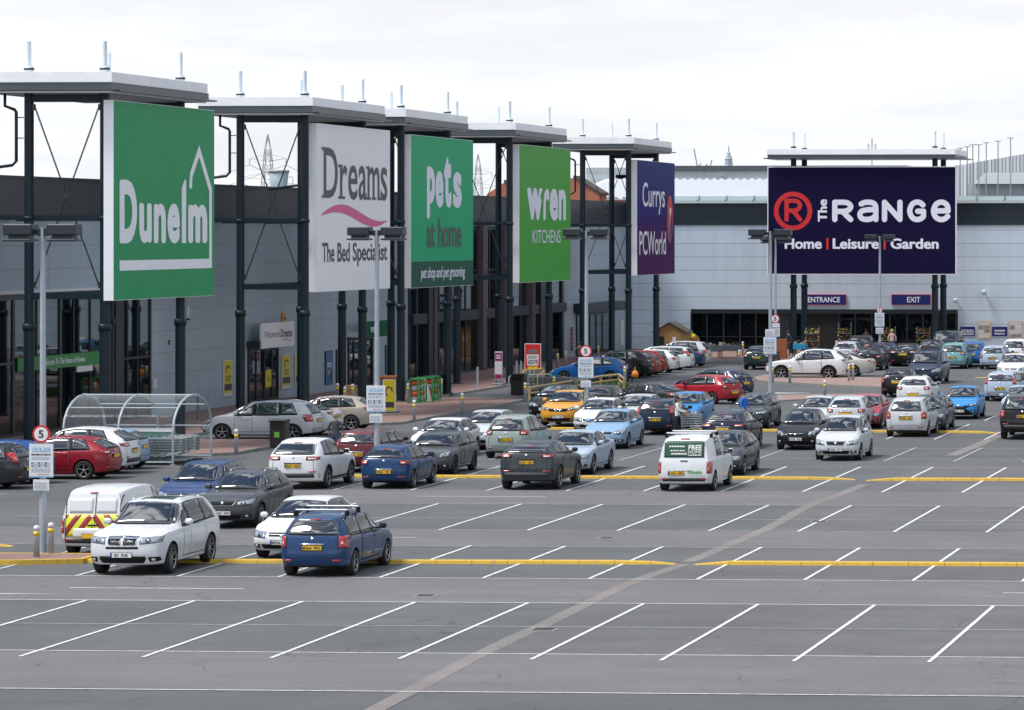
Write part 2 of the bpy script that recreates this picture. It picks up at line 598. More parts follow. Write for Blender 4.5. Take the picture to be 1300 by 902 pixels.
        for sg, d in ((1, '+'), (-1, '-')):
            allw = wins
            s0, s1 = wins[0][0] - .05, wins[-1][2] + .045
            s0t, s1t = wins[0][1] - .05, wins[-1][3] + .04
            def zbot(s): return interp([(0, zb0 + .025), (c.sc, zb0 + .025), (.9 * L, zb1 + .03)], s)
            def gl(u, v, w, m0=0.0, m1=0.0):
                a = w[0] + (w[2]-w[0]) * u; b = w[1] + (w[3]-w[1]) * u
                zlo = zbot(a) - m0; zhi_ = zroof(b) - .012 + m1
                # the windscreen pillar cuts the front corner
                return a + (b - a) * v, zlo + (zhi_ - zlo) * v
            if not getattr(c, 'panelsides', False):
                f = B('car_gap'); c.patch(f, d, lambda u, v: gl(u, v, (s0, s0t, s1, s1t), .02, .012), 26, 6, .003)
                part('window_surround', f)
            for w in allw:
                g = B('car_glass'); c.patch(g, d, lambda u, v, w=w: gl(u, v, w), 10, 5, .008)
                part('side_window', g)
            # doors
            cuts = [(wins[0][0] + .02, wins[0][2] + .012 if len(wins) > 1 else wins[0][2])]
            if c.doors == 4: cuts.append((wins[0][2] + .022, min(wins[1][2] + .02, L - c.wbr - .0)))
            zlow = c.zf + .14
            for k, (a, b) in enumerate(cuts):
                gap = B('car_gap')
                rear = (k == 1)
                def cut(u, v, e=0.0, a=a, b=b, rear=rear):
                    bb = b
                    z = (zlow - e) + (zbot(a) - .02 + e - zlow + e) * v
                    if rear and z < c.r * 2 + .06:   # sweeps round the wheel arch
                        zz = z - (c.r + .01)
                        rr = c.r + .10 + e*0
                        q = rr * rr - zz * zz
                        if q > 0: bb = min(b, L - c.wbr - math.sqrt(q))
                    return (a - e) + (bb + 2*e - a) * u if False else (a - e) + ((bb + e) - (a - e)) * u, z
                c.patch(gap, d, lambda u, v: cut(u, v, .011), 10, 14, .0025)
                pn = B('car_paint'); c.patch(pn, d, lambda u, v: cut(u, v, 0), 14, 20, .005)
                sh = b - .22
                hd = MB().use('car_paint')
                p, nn = c.hit(d, sh + .05, zbot(sh) - .13)
                if p is not None:
                    hd.box(p.x - .012 * sg, p.x + .034 * sg, p.y - .10, p.y + .10, p.z - .016, p.z + .016, bev=.01)
                handle = sub('handle', hd)
                part('door', pn, [sub('door_gap', gap), handle])
            # mirror
            p, nn = c.hit(d, c.sc + .42, zbot(c.sc + .4) + .02)
            mm = MB().use('car_paint')
            x = p.x if p else hw * sg
            mm.box(x + .05 * sg, x + .25 * sg, p.y - .07, p.y + .06, p.z + .01, p.z + .16, bev=.045)
            mm.use('car_black').box(x - .03 * sg, x + .10 * sg, p.y - .03, p.y + .03, p.z + .005, p.z + .05, bev=.012)
            gl_ = B('car_glass'); gl_.box(x + .07 * sg, x + .235 * sg, p.y + .061, p.y + .067, p.z + .03, p.z + .145)
            part('door_mirror', mm, [sub('mirror_glass', gl_)])
            # sill, arches
            if c.sill or c.clad:
                sl = B('car_trim'); c.rect(sl, d, c.wbf + c.r + .06, L - c.wbr - c.r - .06, c.zf + .03, c.zf + (.16 if c.clad else .09), 12, 2, .012)
                part('sill_trim', sl)
            if c.clad:
                for s in (c.wbf, L - c.wbr):
                    ar = B('car_trim')
                    r0 = c.r + .05
                    c.patch(ar, d, lambda u, v, s=s: (s + (r0 + .065 * v) * math.cos(math.pi * (1.08 * u - .04)), c.r + .01 + (r0 + .065 * v) * math.sin(math.pi * (1.08 * u - .04))), 22, 1, .016)
                    part('arch_trim', ar)
            if c.rails:
                rl = MB().use(c.rails)
                pts = []
                for k in range(15):
                    s = c.sw + .25 + k / 14 * (L * .83 - c.sw - .25)
                    q, _ = c.hit('T', sg * (rt - .10), s)
                    if q is not None:
                        pts.append(q + Vector((0, 0, .05 if 0 < k < 14 else .005)))
                rl.path(pts, .018, 6)
                part('roof_rail', rl)
        # --- lamps, grille, bumper, plates
        c.face_front(part, sub)
        c.face_rear(part, sub)
        # --- wheels
        for s in (c.wbf, L - c.wbr):
            for sg in (-1, 1):
                w, t, r = wheel(c.spokes, c.dark)
                for o in (w, t, r): o.scale = (1, 1, 1)
                w.location = (sg * (hw - .115), s - L/2, c.r)
                w.rotation_euler = (0, 0, 0 if sg > 0 else math.pi)
                w.scale = (1, c.r, c.r)
                T.append((w, [t, r]))
        c.T = T
        return T
    def badge(c, m, d, z, r):
        p, nn = c.hit(d, 0, z)
        q = nn.to_track_quat('Z', 'Y').to_matrix().to_4x4()
        m.lathe([(0, .022), (r*.8, .020), (r, .010), (r, -.01)], Matrix.Translation(p) @ q, 14)
    def plate(c, part, d, z, white, x=0):
        p, nn = c.hit(d, x, z)
        sg = -1 if d == 'F' else 1
        m = B('plate_white' if white else 'plate_yellow')
        y = p.y + sg * .02
        m.box(x - .26, x + .26, y - .008, y + .008, z - .056, z + .056)
        m.use('car_black').box(x - .27, x + .27, y - .012 if sg > 0 else y - .004, y + .004 if sg > 0 else y + .012, z - .066, z + .066)
        o = part('number_plate', m)
        o['face'] = sg
        o['py'] = y + sg * .012; o['pz'] = z; o['px'] = x
    def face_front(c, part, sub):
        hw, zn = c.W/2, c.zn
        f = c.front
        lp = c.lamp or dict(a=.46, b=.93, z0=zn - .20, z1=zn - .06, z2=zn - .03)
        for sg in (-1, 1):
            m = B('car_gap'); c.quad(m, 'F', (sg*(lp['a']-.012)*hw, lp['z0']-.012), (sg*lp['b']*hw, lp['z0'] + .028), (sg*(lp['b']+.01)*hw, lp['z2']+.012), (sg*(lp['a']-.012)*hw, lp['z1']+.012), 8, 5, .004)
            lens = B('lamp_clear'); c.quad(lens, 'F', (sg*lp['a']*hw, lp['z0']), (sg*(lp['b']-.01)*hw, lp['z0'] + .04), (sg*lp['b']*hw, lp['z2']), (sg*lp['a']*hw, lp['z1']), 8, 5, .010)
            xm = (lp['a']*.6 + lp['b']*.4) * hw * sg
            zm = lp['z0'] * .5 + lp['z1'] * .5 + .01
            bl = B('car_black'); c.patch(bl, 'F', lambda u, v: (xm + .068 * (.15 + .85*v) * math.cos(6.283*u), zm + .055 * (.15+.85*v) * math.sin(6.283*u)), 10, 1, .012)
            bl.use('lamp_inner'); c.patch(bl, 'F', lambda u, v: (xm + .045 * v * math.cos(6.283*u), zm + .040 * v * math.sin(6.283*u)), 10, 1, .014)
            part('headlight', lens, [sub('light_housing', m), sub('bulb', bl)])
        zi = c.zf + .10
        # lower intake
        m = B('car_black')
        if f != 'van': c.quad(m, 'F', (-.55*hw, zi), (.55*hw, zi), (.62*hw, zi + .12), (-.62*hw, zi + .12), 10, 3, .006)
        for sg in (-1, 1):
            c.quad(m, 'F', (sg*.68*hw, zi + .01), (sg*.88*hw, zi + .03), (sg*.90*hw, zi + .12), (sg*.66*hw, zi + .12), 4, 3, .006)
        part('lower_intake', m)
        for sg in (-1, 1):
            m = B('lamp_white'); c.patch(m, 'F', lambda u, v: (sg*.77*hw + .045*v*math.cos(6.283*u), zi + .075 + .035*v*math.sin(6.283*u)), 9, 1, .012)
            part('fog_light', m)
        g = MB()
        if f == 'kidney':
            for sg in (-1, 1):
                g.use('chrome'); c.quad(g, 'F', (sg*.03*hw, zn - .235), (sg*.35*hw, zn - .225), (sg*.40*hw, zn - .025), (sg*.03*hw, zn - .015), 4, 4, .010)
                g.use('car_black'); c.quad(g, 'F', (sg*.055*hw, zn - .22), (sg*.325*hw, zn - .21), (sg*.375*hw, zn - .045), (sg*.055*hw, zn - .035), 4, 4, .014)
                g.use('chrome')
                for k in range(6):
                    x = (.085 + .04 * k) * hw * sg
                    c.rect(g, 'F', x - .005, x + .005, zn - .205, zn - .055, 1, 2, .020)
            g.use('car_black'); c.rect(g, 'F', -.42*hw, .42*hw, zn - .32, zn - .265, 8, 1, .008); c.quad(g, 'F', (-.52*hw, c.zf + .09), (.52*hw, c.zf + .09), (.60*hw, c.zf + .26), (-.60*hw, c.zf + .26), 10, 3, .010)
            for sg in (-1, 1): c.quad(g, 'F', (sg*.68*hw, c.zf + .12), (sg*.90*hw, c.zf + .14), (sg*.90*hw, c.zf + .24), (sg*.66*hw, c.zf + .24), 4, 3, .008)
        elif f == 'chromebar':
            g.use('chrome'); c.quad(g, 'F', (-.36*hw, zn - .20), (.36*hw, zn - .20), (.46*hw, zn - .05), (-.46*hw, zn - .05), 10, 4, .010)
            g.use('car_black'); c.quad(g, 'F', (-.32*hw, zn - .175), (.32*hw, zn - .175), (.42*hw, zn - .075), (-.42*hw, zn - .075), 10, 4, .015)
        elif f == 'vmotion':
            g.use('car_black'); c.quad(g, 'F', (-.42*hw, zn - .20), (.42*hw, zn - .20), (.50*hw, zn - .08), (-.50*hw, zn - .08), 10, 4, .008)
            g.use('chrome')
            for sg in (-1, 1): c.quad(g, 'F', (sg*.03*hw, zn - .20), (sg*.11*hw, zn - .20), (sg*.24*hw, zn - .07), (sg*.15*hw, zn - .07), 3, 3, .016)
        elif f == 'xmouth':
            g.use('car_black')
            c.quad(g, 'F', (-.75*hw, c.zf + .05), (.75*hw, c.zf + .05), (.30*hw, zn - .16), (-.30*hw, zn - .16), 12, 5, .012)
            for sg in (-1, 1): c.quad(g, 'F', (sg*.1*hw, zn - .20), (sg*.35*hw, zn - .24), (sg*.9*hw, zn - .10), (sg*.5*hw, zn - .06), 6, 2, .0075)
        elif f == 'slats':
            g.use('car_black'); c.quad(g, 'F', (-.38*hw, zn - .13), (.38*hw, zn - .13), (.42*hw, zn - .045), (-.42*hw, zn - .045), 8, 3, .008)
            g.use('car_paint')
            c.rect(g, 'F', -.40*hw, .40*hw, zn - .095, zn - .078, 8, 1, .014)
        elif f == 'small':
            g.use('car_black'); c.quad(g, 'F', (-.36*hw, zn - .16), (.36*hw, zn - .16), (.40*hw, zn - .10), (-.40*hw, zn - .10), 8, 2, .008)
            g.use('chrome'); c.rect(g, 'F', -.38*hw, .38*hw, zn - .095, zn - .08, 8, 1, .010)
        elif f == 'tall':
            g.use('car_black'); c.quad(g, 'F', (-.26*hw, c.zf + .16), (.26*hw, c.zf + .16), (.34*hw, zn - .04), (-.34*hw, zn - .04), 8, 5, .010)
            g.use('chrome'); c.rect(g, 'F', -.33*hw, .33*hw, zn - .05, zn - .035, 6, 1, .014)
        else:
            g.use('car_black'); c.quad(g, 'F', (-.38*hw, zn - .19), (.38*hw, zn - .19), (.42*hw, zn - .09), (-.42*hw, zn - .09), 8, 3, .008)
            g.use('chrome'); c.rect(g, 'F', -.38*hw, .38*hw, zn - .15, zn - .13, 8, 1, .012)
        part('grille', g)
        m = B('chrome')
        c.badge(m, 'F', zn - (.025 if f == 'kidney' else .115), .045)
        part('badge', m)
        if c.clad:
            m = B('car_trim'); c.rect(m, 'F', -.92*hw, .92*hw, c.zf + .02, c.zf + .10, 12, 2, .005)
            part('bumper_trim', m)
        zp = {'kidney': c.zf + .29, 'tall': c.zf + .25, 'xmouth': c.zf + .22}.get(f, zi + .165)
        c.plate(part, 'F', zp, True)
    def face_rear(c, part, sub):
        hw = c.W/2
        k = c.rear
        zb = c.zbelt[1]
        lampsets = {'corner': [(.62, .93, zb - .16, zb - .02)], 'tall': [(.74, .92, zb - .10, c.H - .28)], 'square': [(.76, .97, zb - .26, zb + .02)],
                    'wide': [(.48, .92, zb - .13, zb - .02)], 'slim': [(.54, .92, zb - .12, zb - .01)], 'vanlow': [(.84, .985, .62, .98)], 'high': [(.72, .95, zb - .08, zb + .22)],
                    'lens': [(.60, .93, zb - .10, zb + .05)]}[k]
        for sg in (-1, 1):
            for a, b, z0, z1 in lampsets:
                g = B('car_gap'); c.quad(g, 'B', (sg*(a-.01)*hw, z0 - .012), (sg*b*hw, z0 - .012), (sg*(b-.01 - (.06 if k == 'tall' else 0))*hw, z1 + .012), (sg*(a - (.06 if k == 'tall' else 0) - .01)*hw, z1 + .012), 7, 5, .003)
                m = B('lamp_red')
                tl = .06 if k == 'tall' else 0
                if k in ('corner', 'wide', 'slim', 'lens'):
                    c.quad(m, 'B', (sg*(a+.06)*hw, z0), (sg*b*hw, z0 + .02), (sg*b*hw, z1), (sg*a*hw, z1 - .015), 8, 5, .009)
                else:
                    c.quad(m, 'B', (sg*a*hw, z0), (sg*b*hw, z0), (sg*(b-tl)*hw, z1), (sg*(a-tl)*hw, z1), 6, 6, .009)
                w = B('lamp_white'); zz = z0 + .42*(z1-z0)
                c.rect(w, 'B', sg*(a+.06)*hw, sg*(b-.10)*hw, zz - .016 - .03*(z1-z0), zz + .016, 4, 1, .013)
                w.use('lamp_amber'); c.rect(w, 'B', sg*(a+.06)*hw, sg*(b-.10)*hw, zz + .022, zz + .022 + .12*(z1-z0), 4, 1, .013)
                part('tail_light', m, [sub('light_housing', g), sub('indicator', w)])
        m = B('car_trim' if (c.clad or k == 'vanlow') else 'car_black')
        top = c.zf + (.26 if k == 'vanlow' else (.34 if c.clad else .11))
        c.rect(m, 'B', -.90*hw, .90*hw, c.zf + .06, top, 12, 2, .012)
        part('bumper_trim', m)
        for sg in (-1, 1):
            m = B('lamp_red'); z = c.zf + (.21 if not c.clad else .37)
            c.rect(m, 'B', sg*.58*hw, sg*.82*hw, z, z + .04, 4, 1, .014)
            part('rear_reflector', m)
        # tailgate outline
        if k != 'vanlow' and not c.deck:
            gp = B('car_gap'); ztop = zb + .03; z0 = c.zf + .30
            for pts in (((-.72, ztop), (-.76, z0)), ((.72, ztop), (.76, z0))):
                (a, za), (b, z2) = pts
                c.quad(gp, 'B', (a*hw - .006, za), (a*hw + .006, za), (b*hw + .006, z2), (b*hw - .006, z2), 1, 8, .003)
            c.rect(gp, 'B', -.76*hw, .76*hw, z0 - .006, z0 + .006, 10, 1, .003)
            part('tailgate_gap', gp)
        m = B('chrome'); zt_ = zb - .035
        c.badge(m, 'B', zt_, .042)
        part('badge', m)
        zp = getattr(c, 'rplate', None) or (zb - .22)
        h = B('chrome' if not c.clad else 'car_black'); c.rect(h, 'B', -.30, .30, zp + .075, zp + .10, 6, 1, .014)
        part('tailgate_handle', h)
        c.plate(part, 'B', zp, False, getattr(c, 'rplx', 0))

_wh = {}
def wheel(spokes, dark):
    k = (spokes, dark)
    if k not in _wh:
        Mx = Matrix.Rotation(R(90), 4, 'Y')
        h = B('car_black'); h.lathe([(0, -.02), (.66, -.02), (.66, .01), (0, .01)], Mx, 20)
        t = B('tyre')
        t.lathe([(.66, -.10), (.90, -.115), (.97, -.105), (1.0, -.08), (1.0, .08), (.97, .105), (.90, .115), (.72, .112), (.66, .10), (.66, -.10)], Mx, 28, caps=False)
        rim = B('alloy_dark' if dark else 'alloy')
        rim.lathe([(.68, .085), (.70, .105), (.66, .108), (.635, .09)], Mx, 24, caps=False)
        rim.use('car_black').lathe([(.635, .09), (.62, .02), (.68, .02)], Mx, 24, caps=False); rim.use('alloy_dark' if dark else 'alloy')
        rim.lathe([(0, .085), (.13, .08), (.15, .05), (.15, .02)], Mx, 12, caps=False)
        for j in range(spokes):
            a = 2 * math.pi * j / spokes
            M = Matrix.Rotation(a, 4, 'X')
            w0, w1 = (.05, .075) if spokes <= 5 else (.04, .045)
            vs = [(.075, -w0, .08), (.075, w0, .08), (.09, w1, .64), (.09, -w1, .64), (.03, -w0, .08), (.03, w0, .08), (.03, w1, .64), (.03, -w1, .64)]
            rim.faces([M @ Vector(v) for v in vs], [(0, 3, 2, 1), (0, 1, 5, 4), (1, 2, 6, 5), (2, 3, 7, 6), (3, 0, 4, 7)])
        _wh[k] = (h.mesh('wheel'), t.mesh('tyre'), rim.mesh('rim'))
    a, b, c = _wh[k]
    return bpy.data.objects.new('wheel', a), bpy.data.objects.new('tyre', b), bpy.data.objects.new('rim', c)
def spec(L, W, H, zf, zn, zc, sc, sw, zb, rake, r=.32, wbf=.82, wbr=.74, bluff=0.0, **kw):
    z1 = zb[1]
    nose = ((zf, .16), (zf + .14, .04), (zf + .27, 0), (zn - .13, .03 + bluff), (zn - .02, .09 + bluff), (zn + .1, .14 + bluff))
    tail = kw.pop('tail', None) or ((zf, .16), (zf + .14, .03), (zf + .30, 0), (z1 - .18, .03), (z1 + .03, .08), (H - .20, .08 + rake * .66), (H - .05, .08 + rake), (H, .12 + rake))
    return dict(L=L, W=W, H=H, zf=zf, zn=zn, zc=zc, sc=sc, sw=sw, zbelt=zb, r=r, wbf=wbf, wbr=wbr, nose=nose, tail=tail, **kw)

SPECS = {
 'large_suv': spec(4.85, 1.93, 1.76, .24, 1.00, 1.16, 1.42, 2.22, (1.08, 1.16), .42, .375, .90, 1.02, front='kidney', rails='rail_metal', spokes=7, roof=.73, roofdrop=.09, rear='corner', roofglass=True),
 'family_suv': spec(4.48, 1.85, 1.65, .22, .93, 1.07, 1.34, 2.16, (1.01, 1.12), .60, .35, .88, .93, front='chromebar', clad=True, rear='wide', roofdrop=.10, roof=.72, spokes=5, rplate=.80),
 'coupe_suv': spec(4.36, 1.90, 1.60, .25, .97, 1.12, 1.32, 2.12, (1.06, 1.20), .50, .38, .86, .84, front='slats', clad=True, rear='slim', roofdrop=.17, roof=.70, spokes=5, rplate=.93, planr=.86,
        rglass=(1.245, 1.40, 1.42 / 2, .56)),
 'offroader': spec(5.0, 1.98, 1.83, .28, 1.05, 1.18, 1.45, 2.15, (1.12, 1.20), .30, .39, .90, 1.1, front='slats', clad=True, rear='square', roof=.76, roofdrop=.08, spokes=7, rplate=.98, planr=.90),
 'juke': spec(4.14, 1.77, 1.57, .22, .92, 1.07, 1.15, 1.85, (1.02, 1.14), .62, .35, .82, .79, front='vmotion', clad=True, rear='high', roofdrop=.14, roof=.70, lamp=dict(a=.50, b=.90, z0=.77, z1=.86, z2=.93)),
 'crossover': spec(4.16, 1.74, 1.55, .20, .86, 1.05, 1.18, 1.98, (.98, 1.05), .42, .335, .84, .79, front='chromebar', clad=True, rails='rail_metal', rear='corner', lamp=dict(a=.50, b=.95, z0=.68, z1=.77, z2=.85)),
 'hatch': spec(4.22, 1.76, 1.48, .19, .74, .99, 1.14, 1.98, (.91, .98), .48, .32, .86, .78, front='slats', rear='corner', lamp=dict(a=.50, b=.92, z0=.56, z1=.70, z2=.74)),
 'hatch_round': spec(4.36, 1.82, 1.48, .18, .73, .99, 1.16, 2.05, (.92, 1.02), .60, .325, .90, .80, front='plain', rear='wide', roofdrop=.10, planr=.76),
 'supermini': spec(3.96, 1.70, 1.44, .18, .72, .97, 1.06, 1.86, (.90, .98), .50, .30, .80, .70, front='small', rear='corner', rplate=.58, spokes=6),
 'supermini_light': spec(4.0, 1.71, 1.49, .18, .78, 1.01, 1.04, 1.92, (.93, 1.02), .48, .31, .82, .70, front='small', rear='square', spokes=6, lamp=dict(a=.52, b=.96, z0=.58, z1=.71, z2=.79)),
 'city_car': spec(3.47, 1.63, 1.47, .18, .76, .98, .92, 1.72, (.92, 1.02), .38, .29, .72, .50, front='xmouth', rear='square', spokes=5, doors=4, lamp=dict(a=.60, b=.94, z0=.62, z1=.68, z2=.77)),
 'bubble_car': spec(3.72, 1.66, 1.54, .18, .74, .99, .98, 1.80, (.91, .99), .52, .29, .76, .66, front='small', rear='corner', roofdrop=.12, roof=.66, planf=.66, spokes=6, lamp=dict(a=.62, b=.90, z0=.56, z1=.71, z2=.76)),
 'clubman': spec(4.25, 1.80, 1.44, .19, .80, .98, 1.22, 1.86, (.95, .99), .26, .33, .80, .78, front='slats', rear='square', roof=.76, dark=True, spokes=5, clad=False, sill=True, lamp=dict(a=.60, b=.90, z0=.66, z1=.80, z2=.84)),
 'estate': spec(4.50, 1.74, 1.53, .20, .80, 1.00, 1.20, 2.00, (.94, 1.00), .34, .315, .84, .80, front='slats', rear='square', rails='rail_metal', roof=.72, rplate=.74, spokes=6,
        wins=[(1.52, 2.10, 2.12, 2.12), (2.22, 2.22, 3.12, 3.06), (3.22, 3.16, 4.05, 3.92)]),
 'estate_long': spec(4.70, 1.80, 1.50, .18, .76, .98, 1.25, 2.05, (.93, 1.00), .30, .325, .90, 1.0, front='slats', rear='tall', roof=.74, rplate=.66, spokes=7, wins=[(1.58, 2.18, 2.22, 2.22), (2.32, 2.32, 3.22, 3.16), (3.32, 3.26, 4.28, 4.14)]),
 'mpv': spec(4.28, 1.76, 1.63, .19, .80, 1.08, 1.00, 1.95, (.98, 1.04), .36, .32, .84, .76, front='small', rear='square', roof=.72, rplate=.80, lamp=dict(a=.52, b=.95, z0=.60, z1=.73, z2=.81)),
 'mpv_round': spec(4.28, 1.75, 1.64, .19, .80, 1.06, .96, 1.92, (.97, 1.03), .48, .32, .84, .74, front='plain', rear='lens', roof=.70, rplate=.74, planr=.76, rails=None),
 'mpv_front': spec(4.05, 1.69, 1.62, .18, .80, 1.06, .98, 1.86, (.96, 1.03), .36, .315, .82, .62, front='chromebar', rear='square', roof=.72, lamp=dict(a=.52, b=.94, z0=.60, z1=.73, z2=.81)),
 'saloon': spec(4.83, 1.85, 1.48, .18, .76, .97, 1.30, 2.12, (.93, 1.02), .30, .34, .96, 1.12, front='plain', rear='wide', deck=((.66, 1.42), (.86, 1.06), 1.03), roof=.70, planr=.76,
        tail=((.18, .12), (.5, 0), (.9, .03), (1.05, .10), (1.5, .14)), rglass=(1.07, 1.34, .60, .50), rplate=.80,
        wins=[(1.66, 2.24, 2.28, 2.28), (2.38, 2.38, 3.20, 3.12), (3.28, 3.20, 3.66, 3.42)]),
 'panel_van': spec(4.40, 1.80, 1.80, .20, .88, 1.14, 1.02, 1.80, (1.06, 1.08), .16, .32, .88, .80, front='small', rear='vanlow', roof=.80, roofdrop=.10, planr=.90, rplate=.54, bulge=.04, rglass='none', panelsides=True,
        wins=[(1.34, 1.92, 2.02, 2.02)], doors=2),
 'window_van': spec(rplx=.25, L=4.38, W=1.81, H=1.80, zf=.20, zn=.88, zc=1.14, sc=1.02, sw=1.80, zb=(1.06, 1.08), rake=.16, r=.32, wbf=.88, wbr=.80, front='small', rear='vanlow', roof=.80, roofdrop=.10, planr=.90, rplate=.62, bulge=.04, rglass='none', panelsides=True,
        wins=[(1.34, 1.92, 2.02, 2.02), (2.25, 2.25, 3.2, 3.15)], doors=2),
 'minibus': spec(4.90, 1.93, 1.88, .22, .96, 1.20, 1.00, 1.78, (1.10, 1.12), .18, .34, .90, 1.05, front='small', rear='tall', roof=.80, planr=.90, roofdrop=.08, lamp=dict(a=.50, b=.95, z0=.66, z1=.78, z2=.95),
        wins=[(1.36, 1.94, 2.10, 2.10), (2.22, 2.22, 3.3, 3.3), (3.42, 3.42, 4.55, 4.5)]),
}
_tpl = {}
def template(key):
    if key not in _tpl:
        c = Car(**SPECS[key])
        c.template()
        if key == 'large_suv':
            m = B('sunroof'); c.rect(m, 'T', -.42, .42, c.sw + .25, c.sw + 1.15, 6, 6, .004)
            c.T.append((bpy.data.objects.new('sunroof', m.mesh('sunroof', fix=False)), []))
        _tpl[key] = c
    return _tpl[key]

def place_car(key, mode, px, py, col, label, cat='car', group=None, reg=None, yaw=0.0, name='parked_car', extra=None, sc=(1, 1, 1)):
    """mode F: nose towards us, B: tail towards us (px, py = middle of the near bumper on the ground);
       L / Q: nose to the left / right (px, py = middle of the near side on the ground)"""
    c = template(key)
    p = G(px, py)
    L, W = c.L * sc[1], c.W * sc[0]
    if mode in 'FB': pos = Vector((p.x, p.y + L / 2, 0)); rz = 0 if mode == 'F' else math.pi
    else: pos = Vector((p.x, p.y + W / 2, 0)); rz = -math.pi / 2 if mode == 'L' else math.pi / 2
    root = thing(name, pos, label, cat, group, rz + R(yaw))
    root.scale = sc
    for o, subs in c.T:
        k = o.copy(); COL.objects.link(k); k.parent = root
        k.color = (*col, 1)
        for q in subs:
            r = q.copy(); COL.objects.link(r); r.parent = k
            r.color = (*col, 1)
        if o.name.split('.')[0] == 'number_plate':
            sg = o['face']
            for kk in ('face', 'py', 'pz', 'px'): del k[kk]
            if reg and ((mode == 'F' and sg < 0) or (mode != 'F' and sg > 0)):
                M = plane((o['px'], o['py'], o['pz']), (1 if sg < 0 else -1, 0, 0))
                cw = .46 / 8; x = -len(reg) * cw / 2 + .012
                for word in reg.split(' '):
                    m = B('plate_ink'); letters(m, word, M, x, x + len(word) * cw - .012, -.036, .036, .004, bold=.02)
                    x += (len(word) + 1) * cw
                    m.build('registration', k, fix=False)
                m = B('plate_blue'); poly_on(m, M, [(-.26, -.056), (-.228, -.056), (-.228, .056), (-.26, .056)], .003); m.build('country_band', k, fix=False)
    if extra: extra(c, root)
    return root
# ------------------------------------------------------------------ sky and sun
def make_world():
    w = bpy.data.worlds.new('World'); scene.world = w
    w.use_nodes = True
    nt = w.node_tree
    bg = nt.nodes['Background']
    sky = nt.nodes.new('ShaderNodeTexSky')
    sky.sky_type = 'NISHITA'; sky.sun_disc = False
    sky.sun_elevation = R(60); sky.sun_rotation = R(244)
    sky.altitude = 50; sky.air_density = 1; sky.dust_density = .6
    tc = nt.nodes.new('ShaderNodeTexCoord')
    sep = nt.nodes.new('ShaderNodeSeparateXYZ')
    nt.links.new(tc.outputs['Generated'], sep.inputs[0])
    def math_(op, a, b=None):
        n = nt.nodes.new('ShaderNodeMath'); n.operation = op
        for i, v in ((0, a), (1, b)):
            if v is None: continue
            if isinstance(v, (int, float)): n.inputs[i].default_value = v
            else: nt.links.new(v, n.inputs[i])
        return n.outputs[0]
    # cloud layer seen in perspective: direction divided by its height
    zz = math_('MAXIMUM', math_('ADD', sep.outputs[2], .10), .03)
    cx = math_('DIVIDE', sep.outputs[0], zz); cy = math_('DIVIDE', sep.outputs[1], zz)
    cmb = nt.nodes.new('ShaderNodeCombineXYZ')
    nt.links.new(cx, cmb.inputs[0]); nt.links.new(cy, cmb.inputs[1])
    def noise(scale, detail, rough, dist=0.0, off=0.0):
        n = nt.nodes.new('ShaderNodeTexNoise')
        n.noise_dimensions = '4D' if off else '3D'
        if off: n.inputs['W'].default_value = off
        n.inputs['Scale'].default_value = scale; n.inputs['Detail'].default_value = detail
        n.inputs['Roughness'].default_value = rough; n.inputs['Distortion'].default_value = dist
        nt.links.new(cmb.outputs[0], n.inputs['Vector'])
        return n.outputs[0]
    def ramp(v, a, b, lo=0.0, hi=1.0):
        m = nt.nodes.new('ShaderNodeMapRange'); m.interpolation_type = 'SMOOTHSTEP'
        nt.links.new(v, m.inputs[0])
        m.inputs[1].default_value = a; m.inputs[2].default_value = b; m.inputs[3].default_value = lo; m.inputs[4].default_value = hi
        return m.outputs[0]
    cover = ramp(noise(4.6, 8, .56, .5), .49, .60)
    low = ramp(sep.outputs[2], .13, .42)              # gaps open only well above the horizon
    gap = math_('MULTIPLY', math_('SUBTRACT', 1.0, cover), low)
    shade = ramp(noise(1.1, 6, .6, .3, 3.7), .3, .7, .90, 1.09)
    shade = math_('MULTIPLY', shade, ramp(sep.outputs[2], .10, .55, 1.0, 1.9))
    shade = math_('MULTIPLY', shade, math_('ADD', ramp(sep.outputs[2], .075, .16, 1.0, .46), ramp(sep.outputs[2], .30, .60, 0.0, .54)))   # low sky out of view, dimmed to deepen the shade under the cars
    shade = math_('MULTIPLY', shade, ramp(sep.outputs[1], .35, -.85, 1.0, 1.75))   # unseen sky behind the camera, brightened to add soft frontal light
    cl = nt.nodes.new('ShaderNodeMix'); cl.data_type = 'RGBA'; cl.blend_type = 'MULTIPLY'; cl.inputs[0].default_value = 1
    cl.inputs[6].default_value = (7.5, 7.65, 7.85, 1)
    nt.links.new(shade, cl.inputs[7])
    mx = nt.nodes.new('ShaderNodeMix'); mx.data_type = 'RGBA'
    nt.links.new(gap, mx.inputs[0]); nt.links.new(cl.outputs[2], mx.inputs[6]); nt.links.new(sky.outputs[0], mx.inputs[7])
    nt.links.new(mx.outputs[2], bg.inputs[0])
    bg.inputs[1].default_value = .1
    s = bpy.data.lights.new('sun', 'SUN'); s.energy = 3.1; s.angle = R(16); s.color = (1, .965, .91)
    o = bpy.data.objects.new('sun', s); COL.objects.link(o)
    # from behind the camera, a little to its left and high
    el, az = R(60), R(244)        # azimuth clockwise from +Y
    d = Vector((math.sin(az) * math.cos(el), math.cos(az) * math.cos(el), math.sin(el)))
    o.rotation_euler = d.to_track_quat('Z', 'Y').to_euler()
    o.location = d * 300
make_world()
vs = scene.view_settings
vs.view_transform = 'Standard'; vs.look = 'None'; vs.exposure = .40; vs.gamma = 1; vs.use_curve_mapping = False
